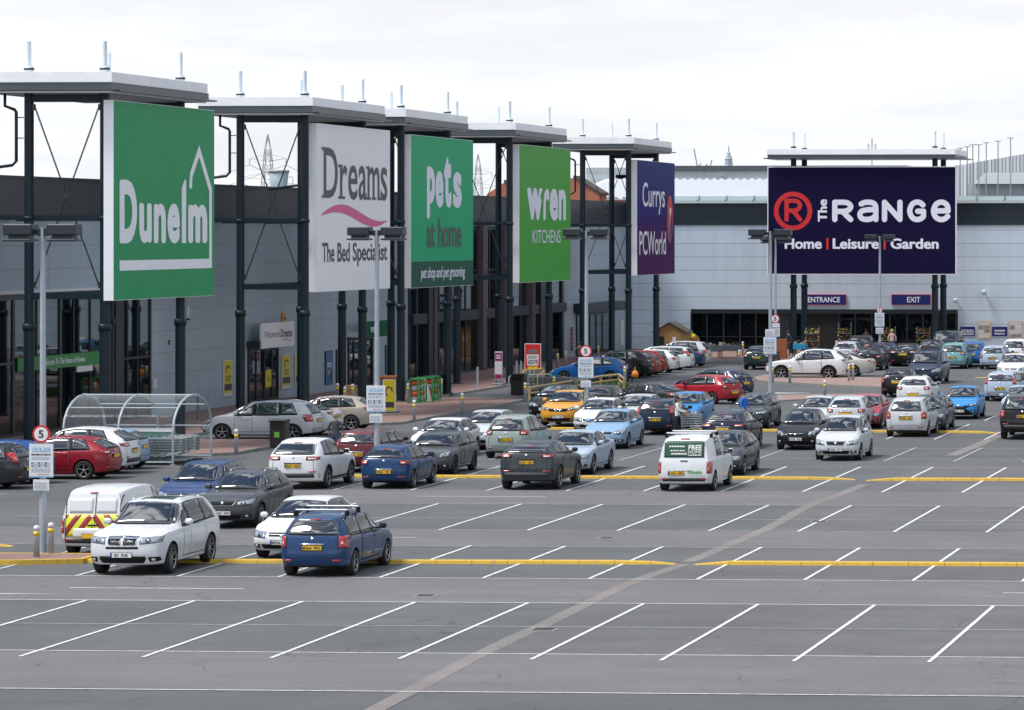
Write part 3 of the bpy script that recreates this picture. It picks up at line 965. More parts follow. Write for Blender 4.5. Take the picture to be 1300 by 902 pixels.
# ------------------------------------------------------------------ ground
def asphalt(name, col, var=.14, patchy=.16, red=None):
    m = bpy.data.materials.new(name); m.use_nodes = True
    nt = m.node_tree; b = nt.nodes['Principled BSDF']
    b.inputs['Roughness'].default_value = .82
    b.inputs['Specular IOR Level'].default_value = .35
    tc = nt.nodes.new('ShaderNodeTexCoord')
    def noise(s, det, rough, stretch=None):
        mp = nt.nodes.new('ShaderNodeMapping'); nt.links.new(tc.outputs['Object'], mp.inputs[0])
        if stretch: mp.inputs['Scale'].default_value = stretch
        n = nt.nodes.new('ShaderNodeTexNoise'); n.inputs['Scale'].default_value = s; n.inputs['Detail'].default_value = det
        n.inputs['Roughness'].default_value = rough; nt.links.new(mp.outputs[0], n.inputs['Vector']); return n.outputs[0]
    def rng(v, a, c, lo, hi):
        r = nt.nodes.new('ShaderNodeMapRange'); nt.links.new(v, r.inputs[0])
        r.inputs[1].default_value = a; r.inputs[2].default_value = c; r.inputs[3].default_value = lo; r.inputs[4].default_value = hi
        return r.outputs[0]
    def mul(a, c):
        n = nt.nodes.new('ShaderNodeMath'); n.operation = 'MULTIPLY'; nt.links.new(a, n.inputs[0]); nt.links.new(c, n.inputs[1]); return n.outputs[0]
    f = mul(rng(noise(.16, 5, .6), .3, .7, 1 - patchy, 1 + patchy), rng(noise(28, 3, .8), .25, .75, 1 - var, 1 + var))
    f = mul(f, rng(noise(.9, 6, .7, (.25, 1, 1)), .32, .7, .88, 1.10))          # tyre-polished streaks along the lanes
    f = mul(f, rng(noise(1.6, 8, .75), .62, .74, 1, .80))                        # oil and damp stains
    # fine cracks where the surface has opened, drips of oil
    mpd = nt.nodes.new('ShaderNodeMapping'); nt.links.new(tc.outputs['Object'], mpd.inputs[0])
    ds = nt.nodes.new('ShaderNodeTexNoise'); ds.inputs['Scale'].default_value = 1.1; ds.inputs['Detail'].default_value = 4; nt.links.new(mpd.outputs[0], ds.inputs['Vector'])
    av = nt.nodes.new('ShaderNodeMixRGB'); av.blend_type = 'ADD'; av.inputs[0].default_value = .9; nt.links.new(mpd.outputs[0], av.inputs[1]); nt.links.new(ds.outputs[1], av.inputs[2])
    vo = nt.nodes.new('ShaderNodeTexVoronoi'); vo.feature = 'DISTANCE_TO_EDGE'; vo.inputs['Scale'].default_value = .19; nt.links.new(av.outputs[0], vo.inputs['Vector'])
    ck = rng(vo.outputs[0], .002, .006, .62, 1.0)
    n2 = nt.nodes.new('ShaderNodeMath'); n2.operation = 'MAXIMUM'; nt.links.new(ck, n2.inputs[0]); nt.links.new(rng(noise(.35, 3, .6), .50, .56, 1, 0), n2.inputs[1])
    f = mul(f, n2.outputs[0])
    f = mul(f, rng(noise(5.5, 3, .5), .70, .76, 1, .55))
    f = mul(f, rng(noise(11, 2, .9), .2, .8, .84, 1.16))
    mx = nt.nodes.new('ShaderNodeMix'); mx.data_type = 'RGBA'; mx.blend_type = 'MULTIPLY'; mx.inputs[0].default_value = 1
    mx.inputs[6].default_value = (*col, 1); nt.links.new(f, mx.inputs[7]); nt.links.new(mx.outputs[2], b.inputs['Base Color'])
    bp = nt.nodes.new('ShaderNodeBump'); bp.inputs['Strength'].default_value = .35; bp.inputs['Distance'].default_value = .01
    nt.links.new(noise(45, 2, .6), bp.inputs['Height']); nt.links.new(bp.outputs[0], b.inputs['Normal'])
    MATS[name] = m
asphalt('asphalt', (.092, .096, .099))
asphalt('asphalt_bay', (.098, .104, .107), .24, .14)
asphalt('asphalt_worn', (.110, .111, .114), .24, .18)
asphalt('asphalt_lane', (.140, .133, .138), .26, .10)
asphalt('asphalt_repair', (.185, .170, .158), .2, .2)
def paintmat(name, col, wear):
    m = bpy.data.materials.new(name); m.use_nodes = True
    nt = m.node_tree; b = nt.nodes['Principled BSDF']; b.inputs['Roughness'].default_value = .7
    tc = nt.nodes.new('ShaderNodeTexCoord'); n = nt.nodes.new('ShaderNodeTexNoise'); n.inputs['Scale'].default_value = 5; n.inputs['Detail'].default_value = 9; n.inputs['Roughness'].default_value = .8
    nt.links.new(tc.outputs['Object'], n.inputs['Vector'])
    r = nt.nodes.new('ShaderNodeMapRange'); r.inputs[1].default_value = wear - .1; r.inputs[2].default_value = wear + .12; nt.links.new(n.outputs[0], r.inputs[0])
    mx = nt.nodes.new('ShaderNodeMix'); mx.data_type = 'RGBA'; mx.inputs[6].default_value = (*col, 1); mx.inputs[7].default_value = (.15, .15, .15, 1)
    nt.links.new(r.outputs[0], mx.inputs[0]); nt.links.new(mx.outputs[2], b.inputs['Base Color']); MATS[name] = m
paintmat('line_white', (.68, .68, .67), .575)
paintmat('line_faded', (.44, .44, .44), .53)
paintmat('line_yellow', (.36, .27, .09), .50)
paintmat('kerb_yellow', (.54, .34, .035), .62)
mat('concrete', (.30, .295, .28), .85, noise=.25, nscale=3, bump=.3, bscale=30)
mat('kerbstone', (.22, .215, .20), .85, noise=.3, nscale=2, bump=.3, bscale=30)
mat('soil', (.05, .04, .03), .95, noise=.3)

def brickmat(name, c1, c2, mort, scale, rough=.85):
    m = bpy.data.materials.new(name); m.use_nodes = True
    nt = m.node_tree; b = nt.nodes['Principled BSDF']; b.inputs['Roughness'].default_value = rough
    tc = nt.nodes.new('ShaderNodeTexCoord'); bk = nt.nodes.new('ShaderNodeTexBrick')
    bk.inputs['Scale'].default_value = scale; bk.inputs['Color1'].default_value = (*c1, 1); bk.inputs['Color2'].default_value = (*c2, 1); bk.inputs['Mortar'].default_value = (*mort, 1)
    bk.inputs['Mortar Size'].default_value = .012
    nt.links.new(tc.outputs['Object'], bk.inputs['Vector'])
    n = nt.nodes.new('ShaderNodeTexNoise'); n.inputs['Scale'].default_value = .7; n.inputs['Detail'].default_value = 8; n.inputs['Roughness'].default_value = .7
    nt.links.new(tc.outputs['Object'], n.inputs['Vector'])
    r = nt.nodes.new('ShaderNodeMapRange'); r.inputs[1].default_value = .3; r.inputs[2].default_value = .72; r.inputs[3].default_value = 1.2; r.inputs[4].default_value = .72; nt.links.new(n.outputs[0], r.inputs[0])
    mx = nt.nodes.new('ShaderNodeMix'); mx.data_type = 'RGBA'; mx.blend_type = 'MULTIPLY'; mx.inputs[0].default_value = 1
    nt.links.new(bk.outputs[0], mx.inputs[6]); nt.links.new(r.outputs[0], mx.inputs[7]); nt.links.new(mx.outputs[2], b.inputs['Base Color']); MATS[name] = m
brickmat('brick_paving', (.25, .145, .122), (.21, .125, .108), (.14, .105, .095), 5)
brickmat('brick_pale', (.30, .20, .175), (.26, .175, .155), (.17, .13, .12), 5)
mat('red_brick', (.36, .12, .075), .85, noise=.2, nscale=.7)

def sheet(mb, pts, z):
    v = [Vector((p.x, p.y, z)) for p in pts]
    n = sum((v[i].x * v[(i+1) % len(v)].y - v[(i+1) % len(v)].x * v[i].y) for i in range(len(v)))
    if n < 0: v = v[::-1]
    return mb.faces(v, [list(range(len(v)))])

m = B('asphalt'); m.faces([(-4000, -600, 0), (4000, -600, 0), (4000, 9000, 0), (-4000, 9000, 0)], [(0, 1, 2, 3)])
tag(m.build('ground', fix=False), kind='structure')

YL = lambda py, px=760: G(px, py).y          # the lateral painted lines run along x
X_L, X_R = -60, 12
# bay strips (slightly different surfacing left and right of the repair strip)
def rect_sheet(mb, xa, xb, ya, yb, z): return mb.faces([(xa, ya, z), (xb, ya, z), (xb, yb, z), (xa, yb, z)], [(0, 1, 2, 3)])
y1a, y1b = YL(766.6), YL(735.7)
y2a, y2b = YL(695), YL(674)
y3a, y3b = YL(641), YL(624)
y4a, y4b = YL(581.5), YL(569)
yk1, yk2, yk3 = YL(716.8), YL(607), YL(547)
y0m = YL(797); y0b = y0m - (y1a - y0m); y0a = y0b - 6.2
b1 = B('asphalt_bay'); b2 = B('asphalt_worn')
def split_x(py): return G(interp([(553, 1267), (622, 1090), (632, 1060), (650, 1012), (690, 935), (716, 866), (745, 792), (766, 748), (795, 688), (811, 651), (902, 480)], py), py).x
for ya, yb, pa, pb in ((y0b, y1a, 838, 766.6), (y1b, y2a, 735.7, 695), (y2b, y3a, 674, 641), (y3b, y4a, 624, 581.5)):
    xa, xb = split_x(pa), split_x(pb)
    b1.faces([(X_L if ya < 110 else -42.5, ya, .004), (xa, ya, .004), (xb, yb, .004), (X_L if ya < 110 else -42.5, yb, .004)], [(0, 1, 2, 3)])
    b2.faces([(xa, ya, .004), (X_R + 30, ya, .004), (X_R + 30, yb, .004), (xb, yb, .004)], [(0, 1, 2, 3)])
tag(b1.build('parking_bays', fix=False), kind='structure')
tag(b2.build('worn_parking_bays', fix=False), kind='structure')
ln = B('asphalt_lane')
for ya, yb in ((y0a, y0b), (y1a, y1b), (y2a, y2b), (y3a, y3b)):
    rect_sheet(ln, X_L if ya < 100 else -42.5, X_R + 30, ya, yb, .004)
tag(ln.build('lanes', fix=False), kind='structure')
# the pale diagonal repair strip
def ribbon_px(mb, pts, w, z):
    P = [G(*p) for p in pts]
    L, Q = [], []
    for i, p in enumerate(P):
        d = (P[min(i+1, len(P)-1)] - P[max(i-1, 0)]).normalized(); n = Vector((-d.y, d.x, 0))
        L.append(p + n*w/2); Q.append(p - n*w/2)
    n = len(P)
    return mb.faces([(q.x, q.y, z) for q in L + Q], [(i, n+i, n+i+1, i+1) for i in range(n-1)])
rp = B('asphalt_repair')
ribbon_px(rp, [(470, 905), (600, 836), (651, 811), (688, 795), (745, 766.5), (792, 744), (826, 731), (868, 717)], .38, .008)
ribbon_px(rp, [(873, 714), (900, 703), (935, 688), (975, 671), (1000, 657), (1012, 650), (1036, 638), (1060, 631), (1098, 615)], .38, .008)
ribbon_px(rp, [(1207, 579), (1240, 566), (1268, 553)], .5, .008)
tag(rp.build('repair_strip', fix=False), kind='structure')

# painted lines
wl = B('line_white'); fl = B('line_faded')
def hline(mb, y, xa, xb, w=.075, z=.012): rect_sheet(mb, xa, xb, y - w/2, y + w/2, z)
for y in (y1a, y1b, y2a, y2b, y3a, y3b, y0b, y0a):
    hline(wl if y < 92 else fl, y, X_L if y < 100 else -42, X_R + 20)
for y in (y0m, YL(659.3), YL(592.5), YL(581.5), YL(568.5), YL(534), YL(524)):
    hline(fl, y, X_L if y < 100 else -42, X_R + 20, .075)
for a, b, py in ((86, 312, 747.6), (524, 694, 631), (480, 528, 683), (1273, 1420, 754), (560, 600, 582)):
    hline(wl, YL(py, (a+b)/2), G(a, py).x, G(b, py).x, .10)
# arrow on the near lane
p, q = G(-40, 754.5), G(80, 754.5)
wl.faces([(p.x, p.y-.11, .012), (q.x, q.y, .012), (p.x, p.y+.11, .012)], [(0, 1, 2)])
p, q = G(984, 499.5), G(1028, 499.5)
wl.faces([(p.x, p.y-.5, .012), (q.x, q.y-.15, .012), (q.x, q.y+.15, .012), (p.x, p.y+.5, .012)], [(0, 1, 2, 3)])
def bayline(px, pa, pb, mb=wl, w=.088):
    vx = 1690 + (px - 100) / 1160 * 112
    k = (px - vx) / (pa - HOR)
    a = G(px, pa); b = G(vx + k * (pb - HOR), pb)
    d = (b - a).normalized(); n = Vector((-d.y, d.x, 0)) * w / 2
    z = .016
    mb.faces([(a.x-n.x, a.y-n.y, z), (a.x+n.x, a.y+n.y, z), (b.x+n.x, b.y+n.y, z), (b.x-n.x, b.y-n.y, z)], [(0, 1, 2, 3)])
lat = lambda px, p0: p0 + (px - 760) * .0062 * (p0 - 300) / 467
for px in (-163, -26, 111, 248, 385, 528, 671, 818, 963, 1111, 1262, 1412): bayline(px, lat(px, 766.6), lat(px, 838))
for px in (-33, 96, 224.5, 353, 481.7, 612.5, 747.5, 884.6, 1021, 1159, 1298): bayline(px, lat(px, 735.7), lat(px, 695))
for px in (347, 452, 557, 662, 765.2, 870, 976.6, 1081, 1193, 1301): bayline(px, lat(px, 641), lat(px, 674))
for px in (325, 424, 521.6, 618, 718.6, 817, 915.7, 1018.8, 1119.6, 1221.3, 1322): bayline(px, lat(px, 624), lat(px, 592.5))
for px in (612, 690, 768, 846, 925, 1005, 1084, 1163, 1247, 1330): bayline(px, lat(px, 567.5), lat(px, 585), fl)
for px in (1006, 1065, 1125, 1186, 1250, 1310): bayline(px, lat(px, 557), lat(px, 538), wl)
for px in (1035, 1092, 1148, 1206, 1264, 1320): bayline(px, lat(px, 527), lat(px, 533), wl)
# frontage bays (they run across), hatching by the trolley shelter
yl = B('line_yellow')
for py in (640, 628, 615.5, 605.5):
    y = G(60, py).y
    hline(wl, y, -53, -45.8)
for py in (594, 598): hline(yl, G(200, py).y, G(190, py).x, G(300, py).x, .12)
for py in (485, 478.5, 472, 466, 461): hline(wl if py > 480 else yl, G(870, py).y, G(862, py).x - 1, G(925, py).x, .12)
for px in (222, 246, 270):
    a = G(px, 600); yl.faces([(a.x, a.y, .016), (a.x+.16, a.y, .016), (a.x+1.3, a.y+2.6, .016), (a.x+1.14, a.y+2.6, .016)], [(0, 1, 2, 3)])
tag(wl.build('white_markings', fix=False), kind='structure')
tag(fl.build('faded_markings', fix=False), kind='structure')
tag(yl.build('yellow_markings', fix=False), kind='structure')

# yellow kerbs with ramped ends
def kerb_run(pxa, pya, pxb, pyb, ra=True, rb=True, h=.10, w=.30):
    a, b = G(pxa, pya), G(pxb, pyb)
    m = B('kerb_yellow')
    n = max(1, int((b.x - a.x) / .92)); ramp = .95
    pts = []
    L = b.x - a.x
    segs = [0] + ([ramp] if ra else []) + ([L - ramp] if rb else []) + [L]
    k = segs[0]
    cuts = [0]
    while cuts[-1] < L - 1e-4: cuts.append(min(L, cuts[-1] + .92))
    for s0, s1 in zip(cuts, cuts[1:]):
        def hh(s):
            t = h
            if ra: t = min(t, .012 + h * s / ramp)
            if rb: t = min(t, .012 + h * (L - s) / ramp)
            return max(t, .012)
        e = .006
        x0, x1 = a.x + s0 + e, a.x + s1 - e
        y0, y1 = a.y + (b.y-a.y) * s0 / L, a.y + (b.y-a.y) * s1 / L
        j = random.uniform(-.006, .006)
        prof = lambda x, y, t: [(x, y - w/2 + j, 0), (x, y - w/2 + .02 + j, t * .8), (x, y - w/2 + .06 + j, t), (x, y + w/2 - .06 + j, t), (x, y + w/2 - .02 + j, t * .8), (x, y + w/2 + j, 0)]
        v = prof(x0, y0, hh(s0)) + prof(x1, y1, hh(s1))
        m.faces(v, [(i, i+6, i+7, i+1) for i in range(5)] + [(0, 1, 2, 3, 4, 5), (11, 10, 9, 8, 7, 6)])
    return tag(m.build('yellow_kerb'), kind='structure')
kerb_run(104, 714.5, 858, 716.6, ra=False)
kerb_run(882, 717, 1460, 720)
kerb_run(300, 605.5, 1086, 609.5, ra=False)
kerb_run(1099, 610.5, 1420, 611)
kerb_run(640, 545, 1268, 550.5)
kerb_run(1238, 479.5, 1262, 480)
kerb_run(-60, 693, 17, 694, ra=False)

# small iron covers set in the tarmac
mat('iron', (.035, .036, .038), .6, .4, bump=.5, bscale=40)
for px, py, w in ((690, 800, .45), (1040, 663, .4), (770, 684, .35), (540, 757, .4)):
    p = G(px, py); q = B('concrete').box(p.x-w/2-.05, p.x+w/2+.05, p.y-w/2-.05, p.y+w/2+.05, .0, .016); q.use('iron').box(p.x-w/2, p.x+w/2, p.y-w/2, p.y+w/2, .0, .020)
    tag(q.build('drain_cover'), kind='structure')

# kerbed islands and pavements: raised sheets with a stone edge
def slab(name, pts, top, h=.12, edge='kerbstone', w=.14):
    """pts: world (x, y) outline"""
    v = [Vector((p[0], p[1])) for p in pts]
    area = sum(v[i].x * v[(i+1) % len(v)].y - v[(i+1) % len(v)].x * v[i].y for i in range(len(v)))
    if area < 0: v = v[::-1]
    n = len(v)
    inner = []
    for i in range(n):
        a, b, c = v[i-1], v[i], v[(i+1) % n]
        d1, d2 = (b-a).normalized(), (c-b).normalized()
        nn = Vector((-d1.y, d1.x)) + Vector((-d2.y, d2.x))
        inner.append(b + nn.normalized() * w / max(.5, nn.length / 2))
    m = B(edge)
    m.faces([(p.x, p.y, 0) for p in v] + [(p.x, p.y, h) for p in v] + [(p.x, p.y, h) for p in inner],
            [(i, (i+1) % n, n + (i+1) % n, n + i) for i in range(n)] + [(n+i, n+(i+1) % n, 2*n+(i+1) % n, 2*n+i) for i in range(n)])
    m.use(top).faces([(p.x, p.y, h) for p in inner], [list(range(n))])
    return tag(m.build(name), kind='structure')
XW = -57.9            # shop wall plane
YR = 268.6            # far store wall plane
xo = -45.2
ya1, ya2 = G(246, 580).y, G(330, 561.5).y
yb1, yb2 = G(487, 541).y, G(690, 508).y
def arc(cx, cy, r, a0, a1, n=6): return [(cx + r*math.cos(R(a0 + (a1-a0)*k/n)), cy + r*math.sin(R(a0 + (a1-a0)*k/n))) for k in range(n+1)]
edge = [(XW + .05, 95), (-51.6, 95), (-51.6, ya1)] + arc(xo - 1.5, ya1 + 1.5, 1.5, -90, 0) + arc(xo - 1.5, ya2 - 1.5, 1.5, 0, 90) + [(-51.2, ya2)]
edge += [(-51.2, yb1)] + arc(xo - 1.6, yb1 + 1.6, 1.6, -90, 0) + arc(xo - 2.5, yb2 - 2.5, 2.5, 0, 90) + [(-50.6, yb2 + .2), (-50.6, 243.5), (-44, 243.5)]
edge += [(10, 243.8), (60, 244), (60, YR - .05), (XW + .05, YR - .05)]
slab('pavement', edge, 'brick_paving')
# lamp-post island at the left of the first kerb
p = G(62, 713.5)
slab('lamp_island', [(p.x - 4.3, p.y - .55), (p.x - .6, p.y - 1.1), (p.x + 1.1, p.y - .55), (p.x + 1.1, p.y + 1.15), (p.x - 4.3, p.y + 1.15)], 'brick_paving', .13, 'kerb_yellow', .18)
# paved islands by the junction in front of the far store
a = [G(*q) for q in ((957, 481.5), (963, 485.5), (1000, 488), (1118, 494), (1190, 497), (1190, 485), (1060, 480.5), (975, 477.5))]
slab('paved_island', [(p.x, p.y) for p in a], 'brick_pale')
a = [G(*q) for q in ((988, 510), (1052, 507), (1100, 507), (1100, 501.5), (1040, 502), (986, 503))]
slab('paved_strip', [(p.x, p.y) for p in a], 'brick_pale', .06)
a = [G(*q) for q in ((838, 489), (905, 488), (905, 484.5), (838, 485))]
# grass bank by the timber rail
mat('turf', (.035, .075, .018), .95, noise=.35, nscale=4)
a = [G(*q) for q in ((668, 509.5), (704, 508.5), (800, 500), (797, 486), (772, 483.5), (720, 490), (676, 499))]
slab('grass_bed', [(p.x, p.y) for p in a], 'turf', .14)
gr = B('turf')
bx = [(p.x, p.y) for p in a]
x0, x1, y0_, y1_ = min(p[0] for p in bx), max(p[0] for p in bx), min(p[1] for p in bx), max(p[1] for p in bx)
def inside(x, y):
    c = False
    for i in range(len(bx)):
        (xa, ya), (xb, yb) = bx[i-1], bx[i]
        if (ya > y) != (yb > y) and x < (xb-xa)*(y-ya)/(yb-ya) + xa: c = not c
    return c
for _ in range(5200):
    x, y = random.uniform(x0, x1), random.uniform(y0_, y1_)
    if inside(x, y):
        h = random.uniform(.05, .16); t = random.uniform(0, 6.28); dx, dy = .03*math.cos(t), .03*math.sin(t)
        gr.faces([(x-dx, y-dy, .13), (x+dx, y+dy, .13), (x+random.uniform(-.05, .05), y+random.uniform(-.05, .05), .14+h)], [(0, 1, 2)])
tag(gr.build('grass', fix=False), 'short green grass beside the timber rail', 'grass', kind='stuff')
# ------------------------------------------------------------------ buildings
def panelmat(name, col, jz=1.0, jx=3.0, jw=.018, rough=.45, metal=.35, axis='Y', rib=.0, z0=0.0, var=.06):
    """flat cladding panels: fine open joints every jz metres up and jx metres along"""
    m = bpy.data.materials.new(name); m.use_nodes = True
    nt = m.node_tree; b = nt.nodes['Principled BSDF']
    b.inputs['Roughness'].default_value = rough; b.inputs['Metallic'].default_value = metal
    tc = nt.nodes.new('ShaderNodeTexCoord'); sp = nt.nodes.new('ShaderNodeSeparateXYZ'); nt.links.new(tc.outputs['Object'], sp.inputs[0])
    def M(op, a, c=None):
        n = nt.nodes.new('ShaderNodeMath'); n.operation = op
        for i, v in ((0, a), (1, c)):
            if v is None: continue
            if isinstance(v, (int, float)): n.inputs[i].default_value = v
            else: nt.links.new(v, n.inputs[i])
        return n.outputs[0]
    def joint(o, per, off):
        f = M('FRACT', M('DIVIDE', M('ADD', o, off + 1000 * per), per))
        return M('LESS_THAN', f, jw / per)
    along = sp.outputs[1 if axis == 'Y' else 0]
    j = M('MAXIMUM', joint(sp.outputs[2], jz, -z0), joint(along, jx, 0))
    # each panel a slightly different tone, rain streaks
    cell = nt.nodes.new('ShaderNodeCombineXYZ')
    nt.links.new(M('FLOOR', M('DIVIDE', along, jx)), cell.inputs[0]); nt.links.new(M('FLOOR', M('DIVIDE', M('ADD', sp.outputs[2], -z0), jz)), cell.inputs[1])
    wn = nt.nodes.new('ShaderNodeTexWhiteNoise'); nt.links.new(cell.outputs[0], wn.inputs[0])
    mp = nt.nodes.new('ShaderNodeMapping'); nt.links.new(tc.outputs['Object'], mp.inputs[0]); mp.inputs['Scale'].default_value = (1.2, 1.2, .10)
    ns = nt.nodes.new('ShaderNodeTexNoise'); ns.inputs['Scale'].default_value = 1.6; ns.inputs['Detail'].default_value = 7; ns.inputs['Roughness'].default_value = .65; nt.links.new(mp.outputs[0], ns.inputs['Vector'])
    tone = M('ADD', M('MULTIPLY', M('SUBTRACT', wn.outputs[0], .5), var), M('ADD', M('MULTIPLY', M('SUBTRACT', ns.outputs[0], .5), .35), 1.0))
    tone = M('MULTIPLY', tone, M('SUBTRACT', 1.0, M('MULTIPLY', j, .55)))
    mx = nt.nodes.new('ShaderNodeMix'); mx.data_type = 'RGBA'; mx.blend_type = 'MULTIPLY'; mx.inputs[0].default_value = 1
    mx.inputs[6].default_value = (*col, 1); nt.links.new(tone, mx.inputs[7]); nt.links.new(mx.outputs[2], b.inputs['Base Color'])
    if rib:
        w = nt.nodes.new('ShaderNodeMath'); w.operation = 'SINE'; nt.links.new(M('MULTIPLY', along, 6.283 / rib), w.inputs[0])
        bp = nt.nodes.new('ShaderNodeBump'); bp.inputs['Strength'].default_value = .5; bp.inputs['Distance'].default_value = .03
        nt.links.new(w.outputs[0], bp.inputs['Height']); nt.links.new(bp.outputs[0], b.inputs['Normal'])
    MATS[name] = m
panelmat('clad_side', (.36, .44, .50), 1.0, 6.4, rough=.5, metal=.2)  # same cladding as clad_front, darkened to stand for its shaded side
panelmat('clad_front', (.56, .66, .75), .98, 80.0, rough=.45, metal=.2, axis='X', jw=.035)  # paler colour carries the stronger light on this face
panelmat('parapet_side', (.026, .034, .042), 1.55, 6.4, rough=.4, metal=.2, jw=.03)
panelmat('parapet_front', (.014, .030, .040), 1.6, 9.0, rough=.4, metal=.1, axis='X', jw=.03)
mat('frame_dark', (.010, .019, .026), .42, .1)
mat('post_paint', (.005, .016, .024), .42, 0, .3, noise=.15, nscale=1.5)
mat('fascia_white', (.86, .88, .90), .5, 0, .2, noise=.08, nscale=1)
mat('fascia_grey', (.075, .092, .105), .4, .2, noise=.1, nscale=1)
mat('soffit_grey', (.58, .58, .58), .6)
mat('tube_white', (.56, .63, .68), .45)
mat('shop_glass', (.003, .005, .007), .02, 0, .5, ior=1.32, noise_rough=.015, nscale=.5)
def paneglass():
    m = mat('pane_glass', (.01, .013, .015), .02)
    nt = m.node_tree; out = nt.nodes['Material Output']
    gl = nt.nodes.new('ShaderNodeBsdfGlossy'); gl.inputs['Roughness'].default_value = .015; gl.inputs['Color'].default_value = (.85, .92, .95, 1)
    tr = nt.nodes.new('ShaderNodeBsdfTransparent'); tr.inputs[0].default_value = (.42, .46, .47, 1)
    lw = nt.nodes.new('ShaderNodeLayerWeight'); lw.inputs[0].default_value = .5
    pw = nt.nodes.new('ShaderNodeMath'); pw.operation = 'POWER'; pw.inputs[1].default_value = 4.5; nt.links.new(lw.outputs[1], pw.inputs[0])
    ad = nt.nodes.new('ShaderNodeMath'); ad.operation = 'MULTIPLY_ADD'; ad.inputs[1].default_value = .85; ad.inputs[2].default_value = .05; nt.links.new(pw.outputs[0], ad.inputs[0])
    mx = nt.nodes.new('ShaderNodeMixShader'); nt.links.new(ad.outputs[0], mx.inputs[0]); nt.links.new(tr.outputs[0], mx.inputs[1]); nt.links.new(gl.outputs[0], mx.inputs[2]); nt.links.new(mx.outputs[0], out.inputs[0])
paneglass()
mat('dark_inside', (.006, .007, .008), .7)
mat('brown_post', (.075, .062, .066), .6)
mat('white_panel', (.62, .63, .64), .5)
mat('black_paint', (.012, .012, .014), .45)
mat('cap_light', (.46, .53, .55), .45, .2, noise=.06, nscale=.5)
mat('cable', (.05, .055, .06), .4, .6)

def onwall(px, py):
    Y, s = onX(px, XW)
    return Y, zAt(py, s)
def wy(px): return onX(px, XW)[0]

HB, HP = 9.25, 10.8
terr = thing('shop_terrace', (XW, 150, 0), 'long grey clad shop terrace with a dark parapet running along the left side', 'building')
def on(root):
    o = root.location
    return Matrix.Translation(-Vector(o))
def part_of(root, mb, name, **kw):
    o = mb.build(name, None, **kw)
    o.parent = root
    o.location = -Vector(root.location)
    return o
yA, yB = 60, YR + 30
m = B('parapet_side').box(XW - 18, XW + .06, yA - .05, yB, HB, HP)
part_of(terr, m, 'parapet')
m = B('frame_dark').box(XW - 18.1, XW + .14, yA - .1, yB, HP, HP + .10); part_of(terr, m, 'coping')
m = B('frame_dark').box(XW - .02, XW + .10, yA, YR, HB - .05, HB + .03); part_of(terr, m, 'drip_trim')

OPEN = []
def glazing(root, name, px0, px1, z1, bars=(), rails=(), z0=.13, X=XW, thick=(), inner=True, proud=.09, barw=.05):
    """shop front on the terrace wall: dark panes in a frame, bars at the given pixel columns"""
    y0, y1 = onX(px0, X)[0], onX(px1, X)[0]
    g = B('pane_glass'); g.box(X - .02, X + .03, y0, y1, z0, z1)
    OPEN.append((y0, y1, z1))
    p = part_of(root, g, name)
    f = B('frame_dark')
    f.box(X + .03, X + proud, y0, y0 + .16, z0, z1); f.box(X + .03, X + proud, y1 - .16, y1, z0, z1)
    f.box(X + .03, X + proud + .004, y0 - .003, y1 + .003, z1 - .20, z1 + .02)
    f.box(X + .03, X + proud - .004, y0, y1, z0, z0 + .12)
    for b in bars:
        y = onX(b, X)[0]; w = .13 if b in thick else barw
        f.box(X + .03, X + proud - .01, y - w, y + w, z0, z1 - .1)
    for r in rails: f.box(X + .03, X + proud - .015, y0, y1, r - .05, r + .05)
    q = f.build('frame'); q.parent = p
    return p
def wallbox(root, mt, name, px0, px1, za, zb, d0, d1, X=XW):
    y0, y1 = onX(px0, X)[0], onX(px1, X)[0]
    return part_of(root, B(mt).box(X + d0, X + d1, y0, y1, za, zb), name)

# first shop: tall glazed entrance, green welcome band
g1 = glazing(terr, 'shop_window', -60, 147, 5.95, bars=(-30, 15.5, 45, 75, 92, 113), thick=(15.5, 75), rails=(3.15,))
wallbox(terr, 'white_panel', 'soffit_trim', -60, 129, 6.0, 6.14, .0, .16)
g2 = glazing(terr, 'shop_window', 150, 190, 6.1, bars=(160, 173), rails=(2.9,))
wallbox(terr, 'frame_dark', 'column', 137.5, 148, .13, 6.2, .0, .35)
# second shop: recessed door
wallbox(terr, 'frame_dark', 'door_canopy', 313, 354, 2.85, 3.18, .0, .65)
dr = glazing(terr, 'shop_door', 314, 352, 2.85, bars=(324, 334, 344), rails=())
# third: vet entrance under a green box
wallbox(terr, 'soffit_grey', 'door_canopy', 440, 474, 2.92, 3.18, .0, .9)
glazing(terr, 'shop_door', 441, 472, 2.9, bars=(448, 456, 464), rails=())
# fourth and fifth: tall glass between dark and brown columns
glazing(terr, 'shop_window', 518, 714, 9.0, bars=(528, 538, 548, 556, 572, 590, 604, 620, 632, 645, 660, 673, 684, 697), rails=(3.7, 6.3), thick=(528, 548, 572, 604, 632, 660, 684), barw=.09)
for a, b in ((543, 547), (605, 610), (633, 638), (668, 672)):
    wallbox(terr, 'brown_post', 'pier', a, b, .13, 9.1, .0, .42)
for a, b in ((537, 543), (680, 688)):
    wallbox(terr, 'frame_dark', 'pier', a, b, .13, 9.1, .0, .36)
wallbox(terr, 'frame_dark', 'shop_fascia', 519, 714, 3.3, 3.9, .0, .30)
# sixth: entrance with a dark canopy
wallbox(terr, 'frame_dark', 'door_canopy', 728, 777, 3.1, 3.75, .0, 1.1)
glazing(terr, 'shop_door', 731, 774, 3.1, bars=(738, 748, 756, 764), rails=())
wallbox(terr, 'frame_dark', 'downpipe', 711, 713.5, .13, 9.2, .0, .14)

